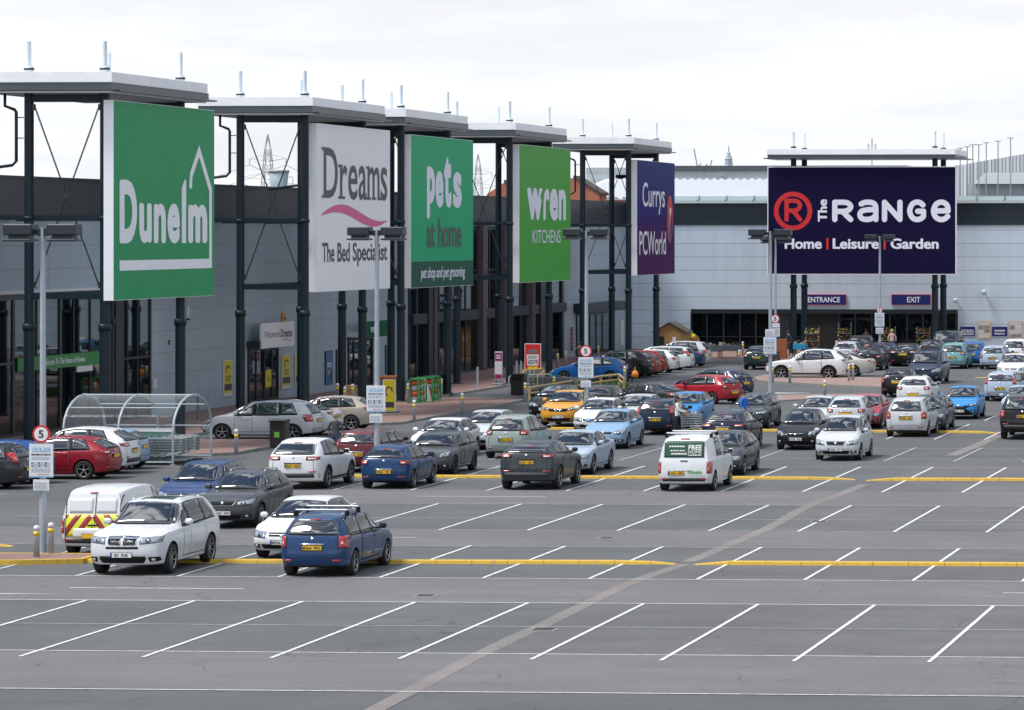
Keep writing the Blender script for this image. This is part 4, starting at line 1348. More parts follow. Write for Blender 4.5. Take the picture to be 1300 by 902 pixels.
# the wall itself, open behind each shop window, with the shop floor, shelving and lights inside
DEPTH = 3.2
OPEN.sort()
segs, y = [], yA
for a, b_, z1 in OPEN:
    segs.append((y, a, None)); segs.append((a, b_, z1)); y = b_
segs.append((y, yB, None))
w = B('clad_side')
for a, b_, z1 in segs:
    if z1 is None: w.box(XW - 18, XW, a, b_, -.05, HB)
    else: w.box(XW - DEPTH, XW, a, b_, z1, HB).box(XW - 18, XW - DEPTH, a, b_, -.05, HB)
part_of(terr, w, 'wall')
rnd = random.Random(5)
mat('shop_wall', (.10, .10, .10), .8); mat('shop_floor', (.16, .15, .14), .5); mat('stock_red', (.42, .02, .02), .6); mat('stock_pale', (.45, .45, .43), .7); mat('stock_dark', (.03, .03, .035), .6)
for a, b_, z1 in OPEN:
    part_of(terr, B('shop_wall').box(XW - DEPTH + .003, XW - DEPTH + .02, a + .01, b_ - .01, .13, z1 - .01), 'back_wall')
    part_of(terr, B('shop_floor').box(XW - DEPTH + .02, XW - .03, a + .01, b_ - .01, -.04, .11), 'shop_floor')
    n = int((b_ - a) / 1.7)
    for k in range(n):
        y = a + .6 + k * (b_ - a - .6) / max(1, n); h = rnd.uniform(1.1, 2.3); x = XW - rnd.uniform(1.0, 2.4)
        s_ = part_of(terr, B('stock_dark').box(x - .25, x + .25, y, y + .9, .11, h), 'display_shelf')
        q = B('stock_red')
        for r_ in range(3):
            q.use(rnd.choice(['stock_red', 'stock_pale', 'stock_dark', 'stock_pale']))
            q.box(x + .25, x + .34, y + .08 + .27 * r_, y + .30 + .27 * r_, h * .35, h * rnd.uniform(.6, .95))
        o_ = q.build('stock'); o_.parent = s_

# far store
store = thing('retail_store', (-20, YR, 0), 'pale grey clad superstore with dark parapet band closing the far end of the car park', 'building')
xa, xb = XW + .2, 75
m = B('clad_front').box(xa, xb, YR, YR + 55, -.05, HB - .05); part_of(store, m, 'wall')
part_of(store, B('parapet_front').box(xa, xb, YR - .08, YR + 55, HB - .05, HP + .0), 'parapet')
part_of(store, B('cap_light').box(xa, xb, YR - .5, YR + 55, HP, HP + .22).box(xa, xb, YR + .2, YR + 55, HP + .22, HP + .52), 'gutter')
for k in range(45):
    x = xa + 1.0 + k * 2.05
    part_of(store, B('frame_dark').box(x - .03, x + .03, YR - .52, YR + .3, HP + .18, HP + .27).box(x - .02, x + .02, YR + .18, YR + .22, HP + .24, HP + .6), 'gutter_bracket')
def sx(px): return onY(px, YR)[0]
def sz(py): return zAt(py, onY(1100, YR)[1])
# glazed front; a dark panel stands for the shade inside the doorway
zt = sz(393)
g = B('shop_glass'); g.box(sx(878), sx(1020), YR - .05, YR + .02, .13, zt - .3); g.box(sx(1066), sx(1216), YR - .05, YR + .02, .13, zt - .3)
gw = part_of(store, g, 'shop_window')
f = B('frame_dark')
f.box(sx(878), sx(1216), YR - .30, YR, zt - .32, zt)
for px in (878, 898, 919, 940, 960, 986, 1000, 1021, 1066, 1086, 1107, 1130, 1152, 1172, 1194, 1214):
    f.box(sx(px) - .06, sx(px) + .06, YR - .12, YR, .13, zt - .3)
f.box(sx(878), sx(1020), YR - .10, YR - .04, 1.0, 1.06)
q = f.build('frame'); q.parent = gw
part_of(store, B('dark_inside').box(sx(1022), sx(1065), YR - .04, YR + .02, .13, zt - .3), 'doorway')
part_of(store, B('frame_dark').box(sx(986), sx(1003), YR - .2, YR, .13, zt), 'pier')

# ------------------------------------------------------------------ sign towers
XO, XI = -50.8, -53.8
def tower(name, pxn, pxf, cn, cf, label, wall=True):
    """pxn / pxf: columns of the near and far outer posts, cn / cf: near and far corner of the canopy"""
    yn, yf = onX(pxn, XO)[0], onX(pxf, XO)[0]
    xc = -50.15
    y0, y1 = onX(cn, xc)[0], onX(cf, xc)[0]
    t = thing(name, (XO, yn, 0), label, 'sign tower', 'canopied sign towers in front of the shop terrace')
    for X, Y in ((XO, yn), (XI, yn), (XO, yf), (XI, yf)):
        m = B('post_paint')
        m.tube((X, Y, 0.1), (X, Y, 4.86), .205, n=16).tube((X, Y, 4.86), (X, Y, 14.0), .18, n=16)
        m.lathe([(.205, 4.72), (.25, 4.74), (.25, 4.98), (.19, 5.0)], Matrix.Translation((X, Y, 0)), 16)
        m.lathe([(.19, 9.0), (.215, 9.02), (.215, 9.16), (.18, 9.18)], Matrix.Translation((X, Y, 0)), 16)
        m.lathe([(.34, .1), (.34, .16), (.21, .18)], Matrix.Translation((X, Y, 0)), 16)
        part_of(t, m, 'post')
    xl = -55.5
    m = B('fascia_white')
    m.box(xl, xc, y0, y1 - .35, 14.33, 14.72)
    c = part_of(t, m, 'canopy')
    m = B('fascia_grey').box(xl + .03, xc - .03, y0 + .03, y1 - .1, 14.02, 14.327)
    m.box(xl, xc + .14, y0 + .5, y1 + .45, 14.0, 14.06)
    k = m.build('canopy_edge'); k.parent = c
    m = B('soffit_grey').box(xl + .1, xc - .1, y0 + .12, y1 - .2, 13.93, 14.0)
    k = m.build('soffit'); k.parent = c
    for X, Y in ((XO, yn), (XI, yn), (XO, yf), (XI, yf)):
        m = B('tube_white').tube((X, Y, 14.95), (X, Y, 15.95), .085, n=12)
        m.lathe([(.17, 14.72), (.17, 14.98), (.09, 15.0)], Matrix.Translation((X, Y, 0)), 12)
        m.use('frame_dark').lathe([(.20, 14.84), (.20, 14.92)], Matrix.Translation((X, Y, 0)), 12)
        part_of(t, m, 'finial')
    # beams back to the wall and along the row
    for Y in (yn, yf):
        for q in ((XI - 3.9, XO - .1, Y - .07, Y + .07, 9.02, 9.2), (XI + .1, XO - .1, Y - .10, Y + .10, 5.95, 6.2), (XI + .1, XO - .1, Y - .08, Y + .08, 13.6, 13.9)):
            part_of(t, B('post_paint').box(*q), 'beam')
    for q in ((XI - .07, XI + .07, yn + .1, yf - .1, 9.03, 9.19), (XI - .09, XI + .09, yn + .1, yf - .1, 5.96, 6.19)):
        part_of(t, B('post_paint').box(*q), 'beam')
    for Y in (yn, yf):
        m = B('cable')
        for dy in (-.05, .05):
            for a, b in (((XI + .2, 13.5), (XO - .2, 6.4)), ((XO - .2, 13.5), (XI + .2, 6.4))):
                m.tube((a[0], Y + dy, a[1]), (b[0], Y + dy, b[1]), .016, n=5)
        xm = (XI + XO) / 2
        m.tube((xm, Y - .09, 9.95), (xm, Y + .09, 9.95), .13, n=10)
        for a in ((XI + .18, 13.4), (XO - .18, 13.4), (XI + .18, 6.5), (XO - .18, 6.5)):
            m.box(a[0] - .06, a[0] + .06, Y - .08, Y + .08, a[1] - .12, a[1] + .12)
        part_of(t, m, 'bracing')
    # downpipe from the canopy back to the roof
    m = B('post_paint')
    X = XI - .45
    m.path([(X - .45, yn - .15, 14.0), (X - .45, yn - .15, 13.45), (X - .06, yn - .15, 13.3), (X, yn - .15, 13.2), (X, yn - .15, 11.3), (X - .15, yn - .15, 11.15), (X - 3.2, yn - .15, 10.75)], .062, 8)
    for z in (13.0, 12.2): m.box(X, X + .3, yn - .17, yn - .13, z - .02, z + .02)
    part_of(t, m, 'downpipe')
    return t
tower('sign_tower', 133, 229, 142, 267, 'nearest canopied steel tower, carrying the green sign with the house outline')
tower('sign_tower', 387, 460, 397, 491, 'canopied steel tower carrying the white sign with a pink wave')
tower('sign_tower', 509, 568, 515, 596, 'canopied steel tower carrying the bright green sign with a dark green foot')
tower('sign_tower', 647, 697, 655, 721, 'canopied steel tower carrying the mid green kitchen sign')
tower('sign_tower', 798, 833, 805, 854, 'farthest canopied steel tower of the terrace row, carrying the blue to purple sign')

mat('sign_edge', (.86, .88, .90), .5)
mat('sign_green', spec=.10, col=(.022, .290, .110), rough=.45, noise=.04, nscale=.4)
mat('sign_white', (.80, .81, .83), .5, 0, .2, noise=.03, nscale=.4)#noise=.03, nscale=.4)
mat('sign_pets', spec=.10, col=(.0, .36, .15), rough=.45, noise=.04, nscale=.4)
mat('sign_petsdark', (.010, .085, .050), .5, spec=.1)
mat('sign_wren', spec=.10, col=(.055, .34, .040), rough=.45, noise=.04, nscale=.4)
mat('sign_navy', (.0085, .0065, .036), .6, spec=.06, noise=.05, nscale=.4)
mat('sign_blue', (.004, .012, .14), .4)
mat('letter_white', (.80, .81, .85), .5)
mat('letter_pale', (.72, .72, .82), .5)
mat('letter_ink', (.055, .045, .065), .5)
mat('letter_dark', (.035, .065, .055), .5)
mat('pink', (.62, .07, .24), .45)
mat('sign_red', (.56, .018, .020), .4)
mat('swoosh_orange', (.75, .20, .02), .4)
mat('swoosh_blue', (.01, .03, .22), .4)
def gradmat():
    m = bpy.data.materials.new('sign_blend'); m.use_nodes = True
    nt = m.node_tree; b = nt.nodes['Principled BSDF']; b.inputs['Roughness'].default_value = .55; b.inputs['Specular IOR Level'].default_value = .08
    tc = nt.nodes.new('ShaderNodeTexCoord'); s = nt.nodes.new('ShaderNodeSeparateXYZ'); nt.links.new(tc.outputs['Object'], s.inputs[0])
    r = nt.nodes.new('ShaderNodeValToRGB'); mr = nt.nodes.new('ShaderNodeMapRange')
    mr.inputs[1].default_value = 5.85; mr.inputs[2].default_value = 13.4
    nt.links.new(s.outputs[2], mr.inputs[0]); nt.links.new(mr.outputs[0], r.inputs[0])
    r.color_ramp.elements[0].position = 0; r.color_ramp.elements[0].color = (.075, .012, .085, 1)
    r.color_ramp.elements[1].position = 1; r.color_ramp.elements[1].color = (.025, .035, .17, 1)
    e = r.color_ramp.elements.new(.38); e.color = (.06, .014, .10, 1)
    e = r.color_ramp.elements.new(.55); e.color = (.018, .022, .155, 1)
    nt.links.new(r.outputs[0], b.inputs['Base Color']); MATS['sign_blend'] = m
gradmat()   # the sign itself is printed blue running into purple

XF = -50.36
def sign(pxa, pxb, z0, z1, mt, label):
    ya, yb = onX(pxa, XF)[0], onX(pxb, XF)[0]
    s = thing('shop_sign', (XF, ya, z0), label, 'shop sign', 'large shop signs on the towers')
    m = B('sign_edge').box(XF - .40, XF - .012, ya, yb, z0, z1); part_of(s, m, 'sign_box')
    m = B(mt).box(XF - .010, XF, ya + .02, yb - .02, z0 + .02, z1 - .02); f = part_of(s, m, 'sign_face')
    M = plane((XF, ya, z0), (0, 1, 0))
    return s, M, yb - ya, z1 - z0
def uv(mb, fn, txt, M, W, H, u0, u1, v0, v1, **kw): letters(mb, txt, M, u0*W, u1*W, v0*H, v1*H, **kw)

# green sign, white word and house outline
s, M, W, H = sign(144.4, 272.2, 5.9, 13.67, 'sign_green', 'large green sign with a white word inside a house outline')
m = B('letter_white')
for ch, u0, u1, v0, v1 in (('D', .050, .215, .285, .605), ('u', .235, .355, .285, .490), ('n', .375, .495, .285, .490), ('e', .51, .635, .283, .492), ('m', .72, .92, .285, .49)):
    m_ = MB(); m_.use(m.mats[0]); letters(m_, ch, M, u0*W, u1*W, v0*H, v1*H, .012, bold=.055); part_of(s, m_, 'letter', fix=False)
poly_on(m, M, [(.655*W, .285*H), (.70*W, .285*H), (.70*W, .615*H), (.685*W, .62*H), (.655*W, .575*H)], .012)
part_of(s, m, 'letter', fix=False); m = B('letter_white')
pts = [(.722, .585), (.745, .66), (.835, .775), (.965, .555), (.965, .155), (.93, .135)]
stroke_on(m, M, [(a*W, b*H) for a, b in ((.745, .575), (.752, .645), (.835, .775), (.955, .57), (.955, .175))], .34, .012)
poly_on(m, M, [(.05*W, .148*H), (.969*W, .15*H), (.969*W, .20*H), (.05*W, .20*H)], .0165)
part_of(s, m, 'house_outline', fix=False)

# white sign with the pink wave
s, M, W, H = sign(402.3, 495.3, 5.83, 13.58, 'sign_white', 'large white sign with dark serif lettering and a pink wave')
m = B('letter_ink')
for ch, u0, u1, v0, v1 in (('D', .085, .27, .560, .860), ('r', .30, .395, .557, .760), ('e', .41, .535, .553, .765), ('a', .55, .66, .553, .765), ('m', .675, .845, .557, .762), ('s', .86, .955, .553, .765)):
    m_ = MB(); m_.use(m.mats[0]); letters(m_, ch, M, u0*W, u1*W, v0*H, v1*H, .012, bold=.012); part_of(s, m_, 'letter', fix=False)
for u0, u1, v in ((.06, .15, .560), (.06, .15, .845), (.275, .365, .557), (.275, .33, .748), (.655, .72, .557), (.735, .79, .557), (.815, .87, .557), (.655, .70, .748)):
    m = B('letter_ink'); poly_on(m, M, [(u0*W, v*H), (u1*W, v*H), (u1*W, (v+.016)*H), (u0*W, (v+.016)*H)], .0185); part_of(s, m, 'serif', fix=False)
m = B('letter_ink')
for t_, u0, u1, v0 in (('The', .065, .225, .175), ('Bed', .265, .43, .175), ('Specialist', .47, .955, .145)):
    m = B('letter_ink'); letters(m, t_, M, u0*W, u1*W, v0*H, .292*H, .012, bold=.024); part_of(s, m, 'lettering', fix=False)
m = B('pink')
pts, ws = [], []
for k in range(25):
    t = k / 24
    u = .06 + .89 * t
    v = .455 + .05 * math.sin(t * 5.2 + .3) + .02 * t - .012
    pts.append((u*W, v*H)); ws.append(.05 + .42 * math.sin(math.pi * min(1, t*1.02)) ** .8)
stroke_on(m, M, pts, ws, .0125)
part_of(s, m, 'wave', fix=False)

# bright green sign
s, M, W, H = sign(522.0, 600.8, 5.78, 13.5, 'sign_pets', 'bright green sign with heavy white lettering and a dark green foot')
m = B('sign_petsdark'); poly_on(m, M, [(.02, .02), (W - .02, .02), (W - .02, .172*H), (.02, .172*H)], .006); part_of(s, m, 'foot_band', fix=False)
m = B('letter_pale')
for ch, u0, u1, v0, v1, dv in (('p', .235, .365, .455, .80, 0), ('e', .37, .50, .53, .775, 0), ('t', .505, .63, .53, .875, 0), ('s', .655, .80, .53, .775, 0)):
    m_ = MB(); m_.use(m.mats[0]); letters(m_, ch, M, u0*W, u1*W, v0*H, v1*H, .012, bold=.06); part_of(s, m_, 'letter', fix=False)
m = B('letter_pale')
letters(m, 'pet shop and pet grooming', M, .145*W, .855*W, .04*H, .135*H, .012, bold=.02, shear=.12)
part_of(s, m, 'lettering', fix=False)
m = B('letter_dark'); letters(m, 'at home', M, .235*W, .80*W, .262*H, .462*H, .012, bold=.03); part_of(s, m, 'dark_lettering', fix=False)

# mid green sign
s, M, W, H = sign(659.6, 724.4, 5.77, 13.57, 'sign_wren', 'mid green sign with a bold white word, a small bird and thin capitals below')
m = B('letter_pale')
for ch, u0, u1, v0, v1 in (('w', .135, .44, .455, .69), ('r', .445, .565, .455, .69), ('e', .57, .74, .452, .693), ('n', .75, .90, .455, .69)):
    m_ = MB(); m_.use(m.mats[0]); letters(m_, ch, M, u0*W, u1*W, v0*H, v1*H, .012, bold=.06); part_of(s, m_, 'letter', fix=False)
m = B('letter_pale')
letters(m, 'KITCHENS', M, .24*W, .79*W, .285*H, .383*H, .012, bold=.006)
part_of(s, m, 'lettering', fix=False)
m = B('sign_wren')
poly_on(m, M, [(u*W, v*H) for u, v in ((.385, .635), (.415, .665), (.44, .692), (.50, .69), (.465, .655), (.455, .61), (.445, .56), (.435, .53), (.425, .58))], .0165)
part_of(s, m, 'bird_mark', fix=False)

# blue to purple sign
s, M, W, H = sign(809.0, 856.6, 5.85, 13.34, 'sign_blend', 'sign printed blue running into purple with thin white lettering and an orange oval')
m = B('letter_white')
letters(m, 'Currys', M, .13*W, .72*W, .53*H, .81*H, .012, bold=.010)
part_of(s, m, 'lettering', fix=False); m = B('letter_white')
letters(m, 'PCWorld', M, .05*W, .75*W, .175*H, .385*H, .012, bold=.010)
part_of(s, m, 'lettering', fix=False)
m = B('sign_red'); poly_on(m, M, [((.865 + .085*math.cos(a*.1745))*W, (.49 + .215*math.sin(a*.1745))*H) for a in range(36)], .010)
m.use('swoosh_blue'); poly_on(m, M, [((.885 + .05*math.cos(a*.1745))*W, (.41 + .125*math.sin(a*.1745))*H) for a in range(36)], .0125)
m.use('swoosh_orange'); poly_on(m, M, [(u*W, v*H) for u, v in ((.80, .62), (.86, .60), (.92, .60), (.88, .52), (.86, .42), (.83, .33), (.83, .46), (.85, .55))], .0145)
m.use('letter_white'); poly_on(m, M, [(u*W, v*H) for u, v in ((.845, .585), (.905, .59), (.875, .53), (.862, .45), (.858, .52))], .0165)
part_of(s, m, 'oval_mark', fix=False)

# ------------------------------------------------------------------ the far store's tower and sign
YS = 258.2
def fx(px, Y=YS): return onY(px, Y)[0]
sc_ = onY(1094, YS)[1]
tw = thing('sign_tower', (fx(1094), YS, 0), 'wide canopied steel frame in front of the far store holding the navy sign', 'sign tower')
for px in (1007.5, 1187):
    for Y in (YS + .6, YS + 5.2):
        X = fx(px, YS + .6)
        m = B('post_paint').tube((X, Y, .1), (X, Y, 4.86), .23, n=14).tube((X, Y, 4.86), (X, Y, 14.0), .20, n=14)
        m.lathe([(.23, 4.72), (.28, 4.74), (.28, 4.98), (.2, 5.0)], Matrix.Translation((X, Y, 0)), 14)
        part_of(tw, m, 'post')
        m = B('tube_white').tube((X, Y, 14.6), (X, Y, 15.75), .085, n=10); m.use('frame_dark').lathe([(.2, 14.6), (.2, 14.72)], Matrix.Translation((X, Y, 0)), 10)
        part_of(tw, m, 'finial')
c = part_of(tw, B('fascia_white').box(fx(975), fx(1214), YS - .6, YS + 6.2, 14.12, 14.5), 'canopy')
k = B('fascia_grey').box(fx(976), fx(1214), YS - .55, YS + 6.1, 13.86, 14.117).box(fx(969), fx(1224), YS - .1, YS + 5.6, 13.84, 13.9).build('canopy_edge'); k.parent = c
for Y in (YS + .6, YS + 5.2):
    part_of(tw, B('post_paint').box(fx(1007), fx(1187), Y - .08, Y + .08, 9.0, 9.18), 'beam')

s = thing('shop_sign', (fx(974.5), YS, zAt(348.9, sc_)), 'very large navy sign with a red ringed letter on the far store', 'shop sign')
x0, x1, z0, z1 = fx(974.5), fx(1214), zAt(348.9, sc_), zAt(211.6, sc_)
part_of(s, B('sign_edge').box(x0, x1, YS - .06, YS + .35, z0, z1), 'sign_box')
part_of(s, B('sign_navy').box(x0 + .06, x1 - .06, YS - .075, YS - .061, z0 + .06, z1 - .06), 'sign_face')
M = plane((x0, YS - .075, z0), (1, 0, 0)); W, H = x1 - x0, z1 - z0
U = lambda px: (px - 380) / 675; V = lambda py: (535 - py) / 388
def ring(mb, cx, cy, r0, r1, n=48, d=.012):
    vs = [M @ Vector((cx + r*math.cos(6.2832*k/n), cy + r*math.sin(6.2832*k/n), d)) for r in (r0, r1) for k in range(n)]
    mb.faces(vs, [(k, (k+1) % n, n + (k+1) % n, n + k) for k in range(n)])
GLYPH = {
 'R': [[(0, 0), (0, 1)], [(0, 1), (.55, 1), (.85, .94), (1, .75), (.87, .56), (.55, .47), (.06, .47)], [(.48, .47), (1, 0)]],
 'a': [[(.08, .90), (.35, 1), (.66, 1), (.93, .88), (1, .62), (1, 0)], [(1, .58), (.42, .56), (.10, .47), (0, .28), (.10, .08), (.40, 0), (.75, .06), (1, .24)]],
 'N': [[(0, 0), (0, 1)], [(0, 1), (1, 0)], [(1, 0), (1, 1)]],
 'G': [[(.96, .84), (.76, .97), (.48, 1), (.17, .87), (0, .5), (.17, .13), (.48, 0), (.80, .05), (1, .20), (1, .48)], [(1, .48), (.58, .48)]],
 'e': [[(.03, .50), (1, .50)], [(1, .50), (.94, .80), (.74, .96), (.48, 1), (.17, .87), (0, .5), (.14, .15), (.45, 0), (.74, .03), (.97, .18)]]}
def curve(pts, n=6):
    P = [Vector(p) for p in pts]
    if len(P) < 3: return P
    out = []
    for i in range(len(P) - 1):
        p0, p1, p2, p3 = P[max(i-1, 0)], P[i], P[i+1], P[min(i+2, len(P)-1)]
        straight = min(abs(p2.x-p1.x), abs(p2.y-p1.y)) < 1e-6
        for k in range(n):
            t = k / n
            out.append(p1.lerp(p2, t) if straight else .5 * ((2*p1) + (p2-p0)*t + (2*p0-5*p1+4*p2-p3)*t*t + (3*p1-p0-3*p2+p3)*t**3))
    return out + [P[-1]]
def glyph(mb, ch, M, x0, x1, z0, z1, w):
    h = w / 2
    for i, st in enumerate(GLYPH[ch]):
        q = [(x0 + h + p[0]*(x1-x0-w), z0 + h + p[1]*(z1-z0-w)) for p in curve(st)]
        stroke_on(mb, M, q, w, .012 + .001 * i)
        for e in (q[0], q[-1]): poly_on(mb, M, [(e[0] + h*math.cos(6.2832*k/16), e[1] + h*math.sin(6.2832*k/16)) for k in range(16)], .0125 + .001 * i)
m = B('sign_red')
sp = W / 675
ring(m, 92 * sp, V(307) * H, 52 * sp, 69 * sp)
glyph(m, 'R', M, U(441)*W, U(505)*W, V(345)*H, V(262)*H, 15.5 * sp)
part_of(s, m, 'red_mark', fix=False)
for px in (595, 800): m = B('sign_red'); poly_on(m, M, [(U(px-4)*W, V(445)*H), (U(px+4)*W, V(445)*H), (U(px+4)*W, V(404)*H), (U(px-4)*W, V(404)*H)], .012); part_of(s, m, 'divider', fix=False)
m = B('letter_pale')
m = B('letter_pale')
for ch, a, b in (('R', 612, 688), ('a', 702, 778), ('N', 790, 864), ('G', 880, 948), ('e', 965, 1036)):
    m = B('letter_pale'); glyph(m, ch, M, U(a)*W, U(b)*W, V(347)*H, V(266)*H, 19 * sp); part_of(s, m, 'letter', fix=False)
m = B('letter_pale')
Mr = M @ Matrix.Translation((U(594)*W, V(345)*H, 0)) @ Matrix.Rotation(R(90), 4, 'Z')
letters(m, 'The', Mr, 0, (V(265)-V(345))*H, 0, 33*sp, .012, bold=.04)
part_of(s, m, 'lettering', fix=False)
for t, a, b, lo in (('Home', 442, 575, 443), ('Leisure', 614, 780, 443), ('Garden', 821, 993, 443)):
    m = B('letter_pale')
    letters(m, t, M, U(a)*W, U(b)*W, V(lo)*H, V(405)*H, .012, bold=.035)
    part_of(s, m, 'lettering', fix=False)

# small signs
def wallsign(name, root_label, Mp, w, h, back, draw=None, border=None, cat='sign', group=None, th=.04, loc=None):
    """a flat board standing in plane Mp"""
    o = Mp.translation
    t = thing(name, o, root_label, cat, group)
    m = B(border or back); 
    poly_on(m, Mp, [(0, 0), (w, 0), (w, h), (0, h)], 0, th); part_of(t, m, 'board')
    e = .03 if border else .004
    m = B(back); poly_on(m, Mp, [(e, e), (w-e, e), (w-e, h-e), (e, h-e)], th + .004); part_of(t, m, 'face', fix=False)
    if draw:
        m = MB(); draw(m, Mp @ Matrix.Translation((0, 0, th + .004)), w, h); part_of(t, m, 'lettering', fix=False)
    return t
def PX(pxa, pyb, Y=YR, d=.01): # plane on the far store wall
    x = onY(pxa, Y)[0]; z = zAt(pyb, onY(pxa, Y)[1])
    return plane((x, Y - d, z), (1, 0, 0))
s_ = onY(1100, YR)[1]
YE = YR - .31
for t, a, b, lab in (('ENTRANCE', 1020, 1075, 'navy ENTRANCE board with a red edge above the store doors'), ('EXIT', 1132, 1182, 'navy EXIT board with a red edge above the store front')):
    def dr(m, M, w, h, t=t):
        m.use('letter_white')
        if t == 'EXIT': letters(m, t, M, .40*w, .74*w, .24*h, .76*h, .006, bold=.02)
        else: letters(m, t, M, .11*w, .86*w, .24*h, .76*h, .006, bold=.02)
    wallsign('entrance_sign' if t[1] == 'N' else 'exit_sign', lab, PX(a, 387.3), (b-a)/s_, 13.3/s_, 'sign_blue', dr, 'sign_red', th=.12)
def scribble(m, M, w, h, ink, rows, x0=.1, x1=.9, y0=.1, y1=.9, seed=1):
    """rows of small printed bars standing for print too small to read"""
    rnd = random.Random(seed)
    m.use(ink)
    for k in range(rows):
        z = (y1 - (k + .5) * (y1 - y0) / rows) * h; hh = (y1-y0) / rows * .28 * h
        x = x0 * w
        while x < x1 * w:
            l = rnd.uniform(.05, .16) * w
            poly_on(m, M, [(x, z-hh), (min(x+l, x1*w), z-hh), (min(x+l, x1*w), z+hh), (x, z+hh)], .004); x += l + .03 * w
mat('poster_tan', (.32, .22, .13), .6, noise=.4, nscale=4); mat('poster_rose', (.40, .12, .10), .6, noise=.4, nscale=4); mat('poster_cream', (.62, .55, .38), .5); mat('poster_orange', (.62, .32, .05), .5); mat('poster_mix', (.25, .27, .32), .5, noise=.5, nscale=3)
for a, b, lab, n in ((1218.5, 1238, 'small navy notice with white print, left of the two on the store wall', 3), (1259.5, 1279, 'navy parking notice between the two tall picture posters on the store wall', 0)):
    def dr(m, M, w, h, n=n):
        m.use('sign_red'); poly_on(m, M, [(.05*w, .82*h), (.16*w, .82*h), (.16*w, .92*h), (.05*w, .92*h)], .004)
        if n: scribble(m, M, w, h, 'letter_white', 4, .1, .92, .08, .72, 3)
        else:
            m.use('letter_white'); letters(m, 'PARKING', M, .17*w, .82*w, .16*h, .36*h, .005, bold=.03)
            scribble(m, M, w, h, 'letter_white', 1, .17, .85, .44, .72, 5)
    wallsign('notice_board', lab, PX(a, 427), (b-a)/s_, 12/s_, 'sign_blue', dr)
for a, b, lab, seed in ((1241, 1258, 'tall colourful picture poster with a yellow edge between the navy notices', 4), (1280.5, 1298, 'tall colourful picture poster at the far right of the store wall', 8)):
    def dr(m, M, w, h, seed=seed):
        rnd = random.Random(seed)
        for u0, u1, v0, v1 in ((.08, .92, .80, .95), (.08, .46, .52, .76), (.50, .92, .58, .76), (.50, .92, .34, .55), (.08, .46, .30, .48), (.08, .60, .06, .26), (.64, .92, .08, .30)):
            m.use(rnd.choice(['poster_mix', 'soffit_grey', 'poster_mix', 'white_panel', 'poster_tan', 'poster_mix', 'poster_rose']))
            poly_on(m, M, [(u0*w, v0*h), (u1*w, v0*h), (u1*w, v1*h), (u0*w, v1*h)], .004)
    wallsign('wall_poster', lab, PX(a, 430.5), (b-a)/s_, 22.5/s_, 'poster_cream', dr, 'poster_orange')

# signs on the terrace wall
def PW(pxa, pyb, X=XW, d=.02):
    Y, s = onX(pxa, X)
    return plane((X + d, Y, zAt(pyb, s)), (0, 1, 0))
def wsign(name, lab, pxa, pxb, pyt, pyb, back, draw=None, border=None, d=.02, cat='sign', group=None, th=.05):
    Y0, s0 = onX(pxa, XW); Y1, s1 = onX(pxb, XW)
    z0 = zAt(pyb, s0); z1 = zAt(pyt, s0)
    return wallsign(name, lab, plane((XW + d, Y0, z0), (0, 1, 0)), Y1 - Y0, z1 - z0, back, draw, border, cat, group, th)
mat('band_green', (.012, .21, .04), .4)
def dr(m, M, w, h): m.use('letter_white'); letters(m, 'Welcome To The Home of Homes', M, .27*w, .765*w, .30*h, .75*h, .005, bold=.012)
wsign('welcome_band', 'long green band lettered Welcome To The Home of Homes across the first shop front', 18, 127, 455, 472.5, 'band_green', dr, d=.12)
wsign('hours_plate', 'small white plate under the right end of the green welcome band', 93, 113, 465.5, 472.8, 'white_panel', None, d=.12, group=None)
def dr(m, M, w, h):
    m.use('letter_ink'); letters(m, 'Welcome to', M, .07*w, .54*w, .40*h, .68*h, .005, bold=.0); letters(m, 'Dreams', M, .57*w, .93*w, .38*h, .72*h, .005, bold=.02)
    m.use('pink'); stroke_on(m, M, [((.63+.27*k/8)*w, (.27+.035*math.sin(k/8*5.5))*h) for k in range(9)], .05, .006)
wsign('welcome_sign', 'white welcome board over the dark door of the bed shop', 314.5, 356, 411, 443, 'sign_white', dr, d=.60, th=.12)
def dr(m, M, w, h): m.use('letter_white'); letters(m, 'vets', M, .25*w, .55*w, .30*h, .72*h, .005, bold=.02)
wsign('vet_sign', 'dark green board lettered vets over the pet shop side door', 440, 473, 409, 429.5, 'sign_petsdark', dr, d=.85, th=.1)
mat('poster_yellow', (.62, .52, .015), .45); mat('poster_blue', (.01, .15, .30), .4); mat('poster_green', (.03, .17, .05), .4); mat('skin_print', (.55, .30, .22), .6)
PG = 'yellow sale posters on the bed shop wall'
for a, b, t, bt, lab in ((282.5, 293, 458, 504, 'leftmost yellow sale poster on the grey wall of the bed shop'), (301, 306, 456, 500, 'narrow yellow poster half behind the dark post left of the bed shop door'),
                         (356.5, 367, 451, 494.5, 'yellow sale poster directly right of the bed shop door'), (373.5, 382, 449, 492, 'yellow sale poster right beside the dark tower post')):
    def dr(m, M, w, h, a=a):
        m.use('letter_ink'); stroke_on(m, M, [((.5+.24*math.cos(k*.6))*w, (.74+.09*math.sin(k*.6))*h) for k in range(8)], .10, .005)
        poly_on(m, M, [(.06*w, .16*h), (.94*w, .16*h), (.94*w, .34*h), (.06*w, .34*h)], .0045)
        scribble(m, M, w, h, 'letter_ink', 3, .2, .8, .4, .58, int(a))
        m.use('white_panel'); poly_on(m, M, [(.04*w, .01*h), (.96*w, .01*h), (.96*w, .09*h), (.04*w, .09*h)], .004)
    wsign('sale_poster', lab, a, b, t, bt, 'poster_yellow', dr, 'white_panel', group=PG)
